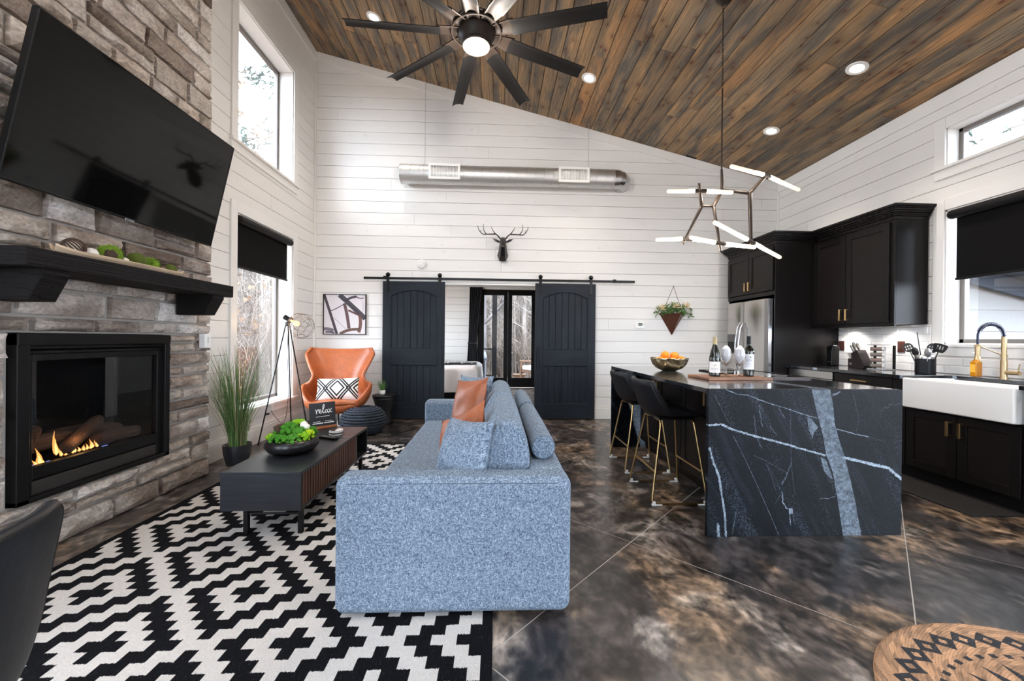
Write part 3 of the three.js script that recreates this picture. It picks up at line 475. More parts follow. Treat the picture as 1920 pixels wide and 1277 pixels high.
// ---- television, its top leaning out from the wall
{
  const w = 1.43, h = 0.845, b = V3(-2.385, 1.955, -2.72), tp = V3(-2.2, 2.78, -2.72), tilt = Math.atan2(tp.x - b.x, tp.y - b.y);
  const t = thing('television', 'large flat black television tilted forward above the mantel', 'television', [b.x, b.y, b.z]); t.rotation.set(0, 0, -tilt);
  add(t, 'bezel', [rspan(-0.03, 0.006, 0, 0.012, -w / 2, w / 2, 0.003), rspan(-0.03, 0.006, h - 0.008, h, -w / 2, w / 2, 0.003), rspan(-0.03, 0.006, 0.012, h - 0.008, -w / 2, -w / 2 + 0.008, 0.003), rspan(-0.03, 0.006, 0.012, h - 0.008, w / 2 - 0.008, w / 2, 0.003)], M.black);
  add(t, 'screen', span(-0.01, 0.003, 0.012, h - 0.008, -w / 2 + 0.008, w / 2 - 0.008), phy({ color: rgb(7, 7, 7), roughness: 0.055, specularIntensity: 0.55, ior: 1.5 }));
  add(t, 'back_cover', [rspan(-0.055, -0.03, 0.05, h - 0.15, -w / 2 + 0.1, w / 2 - 0.1, 0.01)], M.black);
  add(t, 'badge', rspan(0.004, 0.012, -0.012, 0.006, 0.0, 0.065, 0.002), M.chrome, null, null, 'small silver badge');
  for (const z of [-0.2, 0.2]) { add(t, 'bracket_arm', rod([-0.05, 0.3, z], [-0.12, 0.34, z], 0.02), M.black); add(t, 'bracket_arm', rod([-0.05, 0.55, z], [-0.19, 0.58, z], 0.02), M.black); }
}
// ---- fireplace remote in its white holder
{
  const t = thing('wall_control', 'white fireplace control box on the right edge of the chimney', 'switch', [CH.x + 0.0, 1.168, -3.505]);
  add(t, 'plate', rspan(0, 0.052, -0.06, 0.06, -0.036, 0.036, 0.006, 2), M.plasticWhite);
  for (const y of [0.025, 0.008, -0.009]) add(t, 'button', rspan(0.051, 0.054, y - 0.004, y + 0.004, -0.006, 0.006, 0.001), M.plasticGrey);
}
// ---- roller shades
function rollerShade(label, at, u0, u1, top, drop, name = 'roller_shade') {
  const t = thing(name, label, 'shade', at[0], at[1]), fab = phy({ color: rgb(15, 14, 15), roughness: 0.9, specularIntensity: 0.3, bumpMap: tex(64, 64, (u, v) => 0.5 + 0.25 * Math.sin(u * 50) + 0.25 * Math.sin(v * 50), false), bumpScale: 0.0004 });
  const cas = rx(ry(new THREE.CapsuleGeometry(0.043, u1 - u0 - 0.09, 5, 14), 0), 0); rz(cas, PI / 2); add(t, 'cassette', mv(cas, (u0 + u1) / 2, top - 0.045, -0.0), phy({ color: rgb(16, 15, 16), roughness: 0.6, specularIntensity: 0.5 }));
  add(t, 'fabric', span(u0 + 0.05, u1 - 0.05, drop, top - 0.04, -0.036, -0.034), fab);
  add(t, 'hem_bar', rspan(u0 + 0.045, u1 - 0.045, drop - 0.012, drop + 0.012, -0.046, -0.024, 0.006, 2), M.black);
  return t;
}
rollerShade('black roller shade half drawn over the tall window beside chimney', frameAt.left, 4.285, 5.405, 2.49, 1.95);
rollerShade('wide black roller shade over the kitchen sink window', frameAt.right, -3.715, -2.295, 2.49, 1.825);

// ---- grass in a black pot
{
  const t = thing('potted_grass', 'tall spiky ornamental grass in a small black pot beside the chimney', 'plant', [-2.45, 0, -3.905]), r = rng(17);
  add(t, 'pot', lathe([[0.001, 0], [0.085, 0], [0.09, 0.01], [0.113, 0.1], [0.12, 0.185], [0.112, 0.186], [0.104, 0.16], [0.001, 0.155]], 28), std({ color: rgb(30, 32, 37), roughness: 0.42 }));
  add(t, 'soil', cyl(0.103, 0.103, 0.004, 20, 0, 0.16, 0), M.soil);
  const groups = [[], [], []], cols = [[74, 112, 58], [116, 150, 80], [150, 140, 104]];
  for (let i = 0; i < 270; i++) {
    const a = r() * 2 * PI, r0 = 0.07 * Math.sqrt(r()), h = mixf(0.5, 0.98, Math.pow(r(), 0.8)), lean = mixf(0.02, 0.36, Math.pow(r(), 1.4)) * (0.4 + h * 0.7), bend = 0.03 * r(), wd = mixf(0.003, 0.0052, r()), pos = [], idx = [], n = 5, px = Math.cos(a + PI / 2), pz = Math.sin(a + PI / 2);
    let lx = lean * Math.cos(a); if (Math.sin(a) * 1 > 0.2) lx *= 1; const lz = lean * Math.sin(a);
    for (let k = 0; k <= n; k++) { const q = k / n, x = r0 * Math.cos(a) + (lx + bend * Math.cos(a) * q) * q * q + lx * 0.25 * q, z = r0 * Math.sin(a) + (lz + bend * Math.sin(a) * q) * q * q + lz * 0.25 * q, w = wd * (1 - 0.85 * q), xx = Math.max(x, -0.19); pos.push(xx - px * w, 0.16 + h * q, z - pz * w, xx + px * w, 0.16 + h * q, z + pz * w, xx + Math.cos(a) * w * 0.6, 0.16 + h * q, z + Math.sin(a) * w * 0.6); }
    for (let k = 0; k < n; k++) { const b = k * 3; for (const [c, d] of [[0, 2], [2, 1], [1, 0]]) idx.push(b + c, b + d, b + d + 3, b + c, b + d + 3, b + c + 3); }
    const g = new THREE.BufferGeometry(); g.setAttribute('position', new THREE.Float32BufferAttribute(pos, 3)); g.setIndex(idx); g.computeVertexNormals(); groups[i % 9 === 0 ? 2 : i % 2].push(g);
  }
  groups.forEach((g, i) => { const m = add(t, 'foliage', g, std({ color: rgb(...cols[i]), roughness: 0.55, side: THREE.DoubleSide })); m.userData.kind = 'stuff'; });
}
// ---- tripod floor lamp with a wire cage
{
  const ap = [-2.42, 1.385, -4.75], t = thing('floor_lamp', 'black tripod floor lamp with a wire cage shade and glowing bulb', 'lamp', [ap[0], 0, ap[2]]);
  for (const [x, z] of [[-0.2, 0.22], [-0.09, -0.283], [0.29, 0.063]]) add(t, 'leg', [rod([x, 0.003, z], [x * 0.06, 1.37, z * 0.06], 0.0075, 8)], M.blackMetal);
  add(t, 'hub', [cyl(0.03, 0.026, 0.05, 14, 0, 1.36, 0), rod([0, 1.38, 0], [0.02, 1.412, 0.01], 0.014)], M.blackMetal);
  const ax = V3(0.9, -0.46, 0.16).normalize(), q = new THREE.Quaternion().setFromUnitVectors(V3(0, 1, 0), ax), o = [0.02, 1.412, 0.01];
  const put = (g) => { g.applyQuaternion(q); return mv(g, ...o); };
  add(t, 'socket', [put(cyl(0.03, 0.024, 0.08, 16, 0, -0.02, 0)), put(cyl(0.036, 0.036, 0.012, 16, 0, 0.02, 0))], M.blackMetal);
  const prof = [[0.034, 0.02], [0.11, 0.07], [0.14, 0.15], [0.125, 0.235], [0.08, 0.285]], wires = [], bronze = std({ color: rgb(52, 40, 32), roughness: 0.4, metalness: 0.7 });
  for (let i = 0; i < 12; i++) { const a = i / 12 * 2 * PI; wires.push(put(tube(prof.map(([r, y]) => [r * Math.cos(a), y, r * Math.sin(a)]), 0.0017, 16, 5))); }
  for (const [r, y] of prof.slice(1)) { const g = new THREE.TorusGeometry(r, 0.0019, 5, 32); rx(g, PI / 2); wires.push(put(mv(g, 0, y, 0))); }
  add(t, 'cage_shade', wires, bronze);
  add(t, 'bulb', put(lathe([[0.001, 0.02], [0.012, 0.025], [0.014, 0.05], [0.03, 0.09], [0.029, 0.115], [0.016, 0.135], [0.001, 0.14]], 18)), M.bulb);
  const ring = new THREE.TorusGeometry(0.036, 0.002, 5, 20); add(t, 'cord_loop', mv(ring, -0.03, 1.43, 0.01), M.blackMetal);
  add(t, 'cord', tube([[0, 1.39, -0.01], [-0.02, 1.0, -0.04], [-0.05, 0.5, -0.12], [-0.12, 0.18, -0.16], [-0.22, 0.28, -0.12], [-0.245, 0.335, -0.12]], 0.003, 40, 5), M.rubber);
  const l = new THREE.PointLight(WARMER, LAMP.floor); l.shadow.radius = 1.2; const b = V3(0, 0.09, 0).applyQuaternion(q); lamp(t, l, [o[0] + b.x, o[1] + b.y, o[2] + b.z]);
}
// ---- outlet with a plugged in white adapter
{
  const t = thing('wall_outlet', 'dark wall outlet low under the tall window, white adapter plugged in', 'outlet', [XL, 0.335, -4.87]);
  add(t, 'plate', rspan(0, 0.006, -0.058, 0.058, -0.036, 0.036, 0.003), std({ color: rgb(40, 34, 32), roughness: 0.5 }));
  add(t, 'adapter', rspan(0.006, 0.05, 0.0, 0.06, -0.05, 0.0, 0.006, 2), M.plasticWhite);
}
// ---- egg chair
{
  const t = thing('egg_chair', 'caramel leather egg armchair with winged back in the corner', 'armchair', [-2.1, 0, -5.42], 0.2);
  // profile of the middle line, from the front of the seat (0) over the seat and up the back (1): [y, z, half width, forward curl, rise of the edge]
  const P = [[0.335, 0.37, 0.2, -0.02, 0.03], [0.28, 0.32, 0.3, 0.0, 0.13], [0.25, 0.18, 0.385, 0.03, 0.26], [0.25, 0.01, 0.418, 0.05, 0.315], [0.285, -0.12, 0.405, 0.11, 0.3], [0.42, -0.215, 0.345, 0.2, 0.2], [0.6, -0.265, 0.315, 0.23, 0.11], [0.76, -0.3, 0.355, 0.23, 0.04], [0.89, -0.33, 0.405, 0.2, 0.015], [0.98, -0.35, 0.432, 0.16, 0.005], [1.03, -0.358, 0.395, 0.1, -0.005]];
  const cr = (v, k) => { const n = P.length - 1, x = clamp(v) * n, i = Math.min(n - 1, Math.floor(x)), f = x - i, p = (j) => P[clamp(j, 0, n)][k], a = p(i - 1), b = p(i), c = p(i + 1), d = p(i + 2); return 0.5 * (2 * b + (c - a) * f + (2 * a - 5 * b + 4 * c - d) * f * f + (3 * b - a - 3 * c + d) * f * f * f); };
  const f = (u, v) => { const a = u * 2 - 1, e = Math.pow(Math.abs(a), 2.5), w = cr(v, 2), top = v > 0.93 ? 0.03 * (a * a) * (v - 0.93) / 0.07 : 0; return [Math.sin(a * PI / 2 * 0.94) * w, cr(v, 0) + cr(v, 4) * e + top, cr(v, 1) + cr(v, 3) * e]; };
  const thick = (u, v) => 0.055 - 0.02 * Math.abs(u * 2 - 1) ** 6 - 0.015 * (v > 0.9 ? (v - 0.9) * 10 : 0);
  const g = shell(f, 40, 56, thick), uv = g.attributes.uv; for (let i = 0; i < uv.count; i++) uv.setXY(i, uv.getX(i) * 0.9, uv.getY(i) * 1.5);
  add(t, 'shell', g, M.leather);
  // welt along the rim
  const rim = []; for (let i = 0; i <= 40; i++) rim.push(f(1, i / 40)); for (let i = 1; i < 20; i++) rim.push(f(1 - i / 20, 1)); for (let i = 40; i >= 0; i--) rim.push(f(0, i / 40)); for (let i = 1; i < 14; i++) rim.push(f(i / 14, 0));
  add(t, 'piping', tube(rim, 0.021, 200, 8, true), M.leather);
  const seat = shell((u, v) => { const a = u * 2 - 1, b = v; const w = mixf(0.27, 0.31, Math.sin(b * PI)) * (1 - 0.12 * b); return [a * w, 0.375 + 0.012 * (1 - a * a) - 0.02 * b, 0.36 - 0.5 * b + 0.035 * (1 - a * a) * (1 - b)]; }, 18, 14, (u, v) => 0.075 * Math.pow(Math.sin(clamp(u, 0.04, 0.96) * PI), 0.3) * Math.pow(Math.sin(clamp(v, 0.05, 0.95) * PI), 0.3));
  add(t, 'seat_cushion', seat, M.leather);
  add(t, 'pedestal', [cyl(0.022, 0.022, 0.21, 18, 0, 0.125, 0)], M.chrome);
  const feet = []; for (let i = 0; i < 4; i++) { const a = i * PI / 2 + PI / 4; feet.push(rod([0, 0.035, 0], [0.31 * Math.cos(a), 0.014, 0.31 * Math.sin(a)], 0.017, 10, 0.011)); } add(t, 'star_base', feet, M.chrome);
  // lumbar pillow
  const pm = canvasTex(512, 320, (c, w, h) => { c.fillStyle = '#efece8'; c.fillRect(0, 0, w, h); c.strokeStyle = '#211f22'; c.lineWidth = 19; for (const cx of [w / 2, -w * 0.07, w * 1.07]) for (const s of [0.1, 0.27, 0.42, 0.53]) { const a = s * w * 0.62, b = s * h * 1.25; c.beginPath(); c.moveTo(cx - a, h / 2); c.lineTo(cx, h / 2 - b); c.lineTo(cx + a, h / 2); c.lineTo(cx, h / 2 + b); c.closePath(); if (s > 0.15 || cx !== w / 2) c.stroke(); } });
  const pl = solo('lumbar_pillow', 'white lumbar pillow with black diamond lines on the leather egg chair', 'pillow', pillow(0.52, 0.3, 0.13, 16, 0.05), std({ map: pm, roughness: 0.9, bumpMap: clothBump, bumpScale: 0.0008 }), [-2.055, 0.535, -5.3], [-0.42, 0.16, 0.09]);
}
// ---- pouf
{
  const t = thing('pouf', 'round charcoal braided pouf on the floor before the egg chair', 'pouf', [-1.67, 0, -5.15]), R = 0.278, H = 0.325, pm = std({ color: rgb(62, 71, 84), roughness: 0.95, bumpMap: rep(clothBump, 3), bumpScale: 0.004 });
  const prof = (k) => { const a = k * PI; return [R * (0.62 + 0.38 * Math.pow(Math.sin(a), 0.55)) * Math.min(1, Math.pow(Math.sin(clamp(k, 0.0, 1) * PI), 0.42) + 0.0), H / 2 - H / 2 * Math.cos(a)]; };
  const body = []; for (let i = 0; i <= 20; i++) { const [x, y] = prof(i / 20); body.push([Math.max(0.001, x * 0.93), 0.012 + y * 0.93]); }
  add(t, 'body', lathe(body, 40), pm);
  for (let i = 1; i <= 14; i++) { const [x, y] = prof(i / 15); if (x < 0.02) continue; const g = new THREE.TorusGeometry(x * 0.96, 0.0155, 8, 110), p = g.attributes.position; for (let k = 0; k < p.count; k++) { const a = Math.atan2(p.getY(k), p.getX(k)), w = 1 + 0.01 * Math.sin(a * 34 + i); p.setXY(k, p.getX(k) * w, p.getY(k) * w); p.setZ(k, p.getZ(k) + 0.003 * Math.sin(a * 34 + i * 2.2)); } rx(g, PI / 2); g.computeVertexNormals(); add(t, 'braid', mv(g, 0, y, 0), pm); }
}
// ---- side table and its succulent
{
  const t = thing('side_table', 'small round black drum side table between egg chair and barn door', 'side table', [-1.575, 0, -5.74]);
  const s = std({ color: rgb(26, 27, 30), roughness: 0.4 });
  add(t, 'top', lathe([[0.001, 0.405], [0.16, 0.405], [0.166, 0.398], [0.166, 0.38], [0.15, 0.372], [0.001, 0.372]], 40), s);
  const r = []; for (let i = 0; i <= 14; i++) { const k = i / 14; r.push([0.105 + 0.055 * Math.pow(Math.abs(k - 0.34) / 0.66, 1.5), k * 0.372]); } add(t, 'body', lathe([[0.001, 0], ...r, [0.001, 0.372]], 40), s);
  const p = thing('succulent', 'small green succulent in a white pot on the black side table', 'plant', [-1.6, 0.406, -5.72]), q = rng(4);
  add(p, 'pot', lathe([[0.001, 0], [0.035, 0], [0.042, 0.02], [0.043, 0.065], [0.038, 0.066], [0.036, 0.05], [0.001, 0.048]], 20), M.plasticWhite);
  const leaves = []; for (let i = 0; i < 42; i++) { const a = q() * 2 * PI, h = mixf(0.06, 0.17, q()), o = mixf(0.01, 0.06, q()); const g = taper([[0.02 * Math.cos(a), 0.045, 0.02 * Math.sin(a)], [0.02 * Math.cos(a) + o * 0.35 * Math.cos(a), 0.045 + h * 0.6, 0.02 * Math.sin(a) + o * 0.35 * Math.sin(a)], [0.02 * Math.cos(a) + o * Math.cos(a), 0.045 + h, 0.02 * Math.sin(a) + o * Math.sin(a)]], 0.0055, 0.0008, 5, 5); leaves.push(g); }
  add(p, 'foliage', leaves, std({ color: rgb(92, 128, 66), roughness: 0.5 }));
}
// ---- rug
{
  const X0 = -2.27, X1 = -0.003, Z0 = -4.58, Z1 = -0.9, W = X1 - X0, D = Z1 - Z0, cu = 0.0514, cv = 0.0555;
  const map = tex(1152, 1872, (u, v) => {
    const x = X0 + u * W, z = Z1 - v * D, wob = 0.004 * (hash2(Math.floor(x * 420), Math.floor(z * 60), 3) - 0.5);
    const i0 = Math.round((x + 0.788) / cu), j0 = Math.round((z + wob + 1.596) / cv); let d = 99;
    for (let a = -3; a <= 3; a++) for (let b = -3; b <= 3; b++) { const A = Math.round((i0 / 7 + j0 / 6) / 2) + a, B = Math.round((i0 / 7 - j0 / 6) / 2) + b, ci = 7 * (A + B), cj = 6 * (A - B); d = Math.min(d, Math.abs(i0 - ci) + Math.abs(j0 - cj)); }
    const edge = x < X0 + 0.045 || x > X1 - 0.045 || z < Z0 + 0.03 || z > Z1 - 0.03, k = edge || d <= 1 || d === 4 || d === 5;
    const n = hash2(Math.floor(x * 500), Math.floor(z * 500), 9), st = hash2(Math.floor(x * 260), Math.floor(z * 90), 12), f = fbm(u, v, 5, 8, 3, 5) - 0.5;
    if (k) { const s = n > 0.975 || (st > 0.92 && n > 0.6) ? 3.6 : 0.75 + 0.5 * n; return [12 * s, 12 * s, 15 * s]; }
    const s = 0.9 + 0.14 * n + f * 0.08; return [206 * s, 200 * s, 194 * s];
  });
  const t = thing('area_rug', 'large flat woven rug with black and ivory stepped diamonds', 'rug', [(X0 + X1) / 2, 0, (Z0 + Z1) / 2]);
  const g = rbox(W, 0.008, D, 0.003, 1, 0, 0.004, 0), gg = uvBox(g, 1), p = gg.attributes.position, uv = gg.attributes.uv; for (let i = 0; i < p.count; i++) uv.setXY(i, (p.getX(i) + W / 2) / W, (D / 2 - p.getZ(i)) / D);
  add(t, 'pile', gg, phy({ map, roughness: 1, specularIntensity: 0.25, bumpMap: rep(clothBump, 6, 9), bumpScale: 0.0015 }));
  const r = rng(31), fr = []; for (let i = 0; i < 210; i++) { const x = -W / 2 + (i + 0.5) / 210 * W, l = mixf(0.07, 0.14, r()), s = (r() - 0.5) * 0.03; fr.push(taper([[x, 0.006, -D / 2 + 0.005], [x + s * 0.5, 0.007 + 0.004 * r(), -D / 2 - l * 0.5], [x + s, 0.004, -D / 2 - l]], 0.0042, 0.003, 4, 4)); }
  add(t, 'fringe', fr, std({ color: rgb(30, 29, 32), roughness: 1 })).userData.kind = 'stuff';
}
// ---- coffee table
{
  const t = thing('coffee_table', 'long low black coffee table with vertical walnut slats on its side', 'coffee table', [-1.385, 0.008, -3.035]), hx = 0.235, hz = 0.615, y0 = 0.165, y1 = 0.397, m = M.tableWood;
  const U = (g) => uvBox(g, 1, true);
  add(t, 'tabletop', U(rspan(-hx, hx, y1 - 0.02, y1, -0.19, hz, 0.002)), m); add(t, 'tabletop', U(rspan(-hx, hx, y1 - 0.02, y1, -hz, -0.193, 0.002)), m);
  add(t, 'end_panel', U(merge([rspan(-hx, hx, y0, y1 - 0.021, hz - 0.02, hz - 0.004, 0.002)])), m); add(t, 'end_panel', U(rspan(-hx, hx, y0, y1 - 0.021, -hz, -hz + 0.016, 0.002)), m);
  add(t, 'bottom_panel', U(rspan(-hx, hx, y0, y0 + 0.018, -hz + 0.017, hz - 0.021, 0.002)), m);
  add(t, 'back_panel', U(rspan(-hx, -hx + 0.012, y0 + 0.019, y1 - 0.021, -hz + 0.017, hz - 0.021, 0.002)), m);
  add(t, 'divider', U(rspan(-hx + 0.013, hx - 0.004, y0 + 0.019, y1 - 0.021, -0.36, -0.344, 0.002)), m);
  add(t, 'slat_backing', rspan(hx - 0.024, hx - 0.014, y0 + 0.019, y1 - 0.021, -0.343, hz - 0.021, 0.001), M.black);
  const n = 26, pz = (hz - 0.022 + 0.343) / n; for (let i = 0; i < n; i++) add(t, 'slat', uvBox(rspan(hx - 0.0135, hx - 0.001, y0 + 0.02, y1 - 0.022, -0.342 + i * pz + pz * 0.14, -0.342 + i * pz + pz * 0.8, 0.002), 1, false, i * 0.13, i * 0.31), M.walnut);
  for (const z of [-0.545, 0.535]) { for (const x of [-0.125, 0.2]) add(t, 'leg', [rspan(x - 0.014, x + 0.014, 0, y0 - 0.001, z - 0.014, z + 0.014, 0.003)], M.blackMetal); add(t, 'stretcher', rod([-0.11, y0 - 0.045, z], [0.186, y0 - 0.045, z], 0.006), M.blackMetal); }
  const Y = 0.4055;
  // bowl of moss
  const b = thing('moss_bowl', 'round black bowl heaped with green preserved moss on the coffee table', 'planter', [-1.42, Y, -2.86]), r = rng(9);
  add(b, 'bowl', lathe([[0.001, 0], [0.1, 0], [0.15, 0.018], [0.172, 0.05], [0.166, 0.078], [0.148, 0.095], [0.138, 0.094], [0.15, 0.07], [0.12, 0.06], [0.001, 0.058]], 48), std({ color: rgb(26, 26, 28), roughness: 0.3 }));
  const cols = [[58, 120, 20], [122, 172, 22], [168, 198, 30], [70, 132, 36]], mm = cols.map((c) => std({ color: rgb(...c), roughness: 1 }));
  const clump = (x, y, z, rad, k, seed) => { const q = rng(seed), gs = []; for (let i = 0; i < 42; i++) { const d = V3(q() - 0.5, q() * 0.8 - 0.15, q() - 0.5).normalize(), s = rad * mixf(0.2, 0.34, q()), g = new THREE.IcosahedronGeometry(s, 1), p = g.attributes.position; for (let j = 0; j < p.count; j++) { const w = 1 + 0.4 * (hash2(Math.round(p.getX(j) * 9000), Math.round(p.getY(j) * 9000), j % 3 === 5 ? 1 : seed) - 0.5); p.setXYZ(j, p.getX(j) * w, p.getY(j) * w, p.getZ(j) * w); } g.computeVertexNormals(); gs.push(mv(g, x + d.x * rad * 0.75, y + d.y * rad * 0.75, z + d.z * rad * 0.75)); } add(b, 'moss_clump', gs, mm[k]); };
  [[-0.11, 0.105, 0.06, 0.038, 1], [-0.065, 0.1, 0.09, 0.042, 0], [-0.01, 0.1, 0.105, 0.044, 0], [0.05, 0.102, 0.095, 0.044, 3], [0.1, 0.105, 0.05, 0.045, 1], [0.125, 0.125, 0.015, 0.035, 2], [0.06, 0.13, 0.03, 0.05, 3], [-0.01, 0.15, 0.02, 0.06, 0], [0.02, 0.165, -0.05, 0.055, 1],  [0.1, 0.12, -0.05, 0.05, 0], [-0.1, 0.11, -0.03, 0.05, 0], [0.0, 0.12, -0.1, 0.05, 0]].forEach(([x, y, z, s, k], i) => clump(x, y, z, s, k, 100 + i));
  add(b, 'pale_moss', [mv(new THREE.IcosahedronGeometry(0.026, 2), 0.075, 0.185, -0.01), mv(new THREE.IcosahedronGeometry(0.02, 2), 0.1, 0.175, 0.0)], std({ color: rgb(236, 232, 222), roughness: 1 }));
  const pod = []; for (let i = 0; i < 60; i++) { const a = i * 2.4, q = Math.sqrt(i / 60) * 0.055, g = new THREE.SphereGeometry(0.0085, 6, 5); g.scale(1, 0.6, 1); pod.push(mv(g, -0.082 + q * Math.cos(a), 0.186 - q * q * 7, -0.03 + q * Math.sin(a))); } const base = new THREE.SphereGeometry(0.055, 14, 8); base.scale(1, 0.6, 1); add(b, 'seed_pod', [...pod, mv(base, -0.082, 0.156, -0.03)], std({ color: rgb(74, 56, 44), roughness: 1 }));
  // sign
  const sm = canvasTex(512, 512, (c, w, h) => { c.fillStyle = '#17171a'; c.fillRect(0, 0, w, h); c.strokeStyle = c.fillStyle = '#f2efeb'; c.lineCap = c.lineJoin = 'round'; c.lineWidth = 13;
    const S = (pts) => { c.beginPath(); c.moveTo(...pts[0]); for (let i = 1; i + 1 < pts.length; i += 2) c.quadraticCurveTo(...pts[i], ...pts[i + 1]); c.stroke(); };
    S([[120, 140], [136, 150], [138, 226], [136, 168], [168, 142], [186, 138], [182, 168]]);                    // r
    S([[182, 196], [226, 190], [222, 158], [206, 130], [190, 176], [188, 226], [222, 222], [240, 214], [262, 160]]);   // e
    S([[262, 160], [306, 60], [284, 46], [262, 50], [262, 150], [256, 232], [284, 222], [296, 216], [306, 190]]);     // l
    S([[350, 166], [312, 150], [306, 194], [306, 232], [344, 206], [352, 190], [354, 164], [344, 232], [378, 210]]);   // a
    S([[376, 150], [396, 160], [402, 190], [412, 228], [440, 210]]); S([[436, 146], [420, 156], [400, 190], [384, 222], [370, 226]]);   // x
    c.font = 'bold 20px sans-serif'; c.lineWidth = 9; for (const [x, y, l] of [[128, 290, 260], [70, 392, 130], [60, 428, 190], [300, 392, 140], [280, 428, 190]]) { c.setLineDash([y === 428 ? 22 : 11, y === 428 ? 5 : 7]); c.lineWidth = y === 428 ? 18 : 9; c.beginPath(); c.moveTo(x, y); c.lineTo(x + l, y); c.stroke(); } c.setLineDash([]); });
  const s = thing('table_sign', 'small black relax sign standing in a wooden holder on coffee table', 'sign', [-1.525, Y, -3.6], 0.78);
  add(s, 'holder', rbox(0.235, 0.02, 0.05, 0.003, 1, 0.0, 0.01, 0.0), std({ color: rgb(168, 104, 62), roughness: 0.5 }));
  const pg = rx(rbox(0.225, 0.215, 0.004, 0.0015, 1), -0.12), pp = pg.attributes.position, pu = pg.attributes.uv; for (let i = 0; i < pp.count; i++) pu.setXY(i, pp.getX(i) / 0.225 + 0.5, pp.getY(i) / 0.2135 + 0.5);
  add(s, 'panel', mv(pg, 0, 0.118, -0.002), std({ map: sm, roughness: 0.5 }));
  // coasters
  const cw = std({ color: rgb(232, 230, 228), roughness: 0.3 }), cb = std({ color: rgb(28, 28, 30), roughness: 0.35 });
  const coaster = (label, y, x, z, m2) => { const o = thing('coaster', label, 'coaster', [x, y, z], 0, 'stack of coasters on the coffee table'); add(o, 'disc', lathe([[0.001, 0], [0.05, 0], [0.053, 0.003], [0.053, 0.008], [0.05, 0.01], [0.001, 0.01]], 36), m2); return o; };
  const cx = -1.315, cz = -3.36; coaster('white round coaster at the bottom of the stack', Y, cx, cz, cw); coaster('black round coaster second from bottom of the stack', Y + 0.0102, cx + 0.002, cz, cb); coaster('white round coaster third in the stack', Y + 0.0204, cx, cz + 0.003, cw);
  { const o = coaster('topmost coaster of the stack, half white half black', Y + 0.0306, cx + 0.002, cz - 0.002, cw); const half = new THREE.CylinderGeometry(0.051, 0.051, 0.0015, 30, 1, false, PI * 0.95, PI * 1.1); add(o, 'dark_half', mv(half, 0, 0.0105, 0), cb); }
  const rm = thing('remote_control', 'slim black remote control on the coffee table before the coasters', 'remote', [-1.315, Y, -3.215], 1.15);
  add(rm, 'body', rbox(0.046, 0.018, 0.165, 0.006, 2, 0, 0.009, 0), M.black);
  for (let i = 0; i < 18; i++) add(rm, 'button', rbox(0.007, 0.003, 0.006, 0.001, 1, -0.012 + (i % 3) * 0.012, 0.0185, -0.065 + Math.floor(i / 3) * 0.022), M.plasticGrey);
}
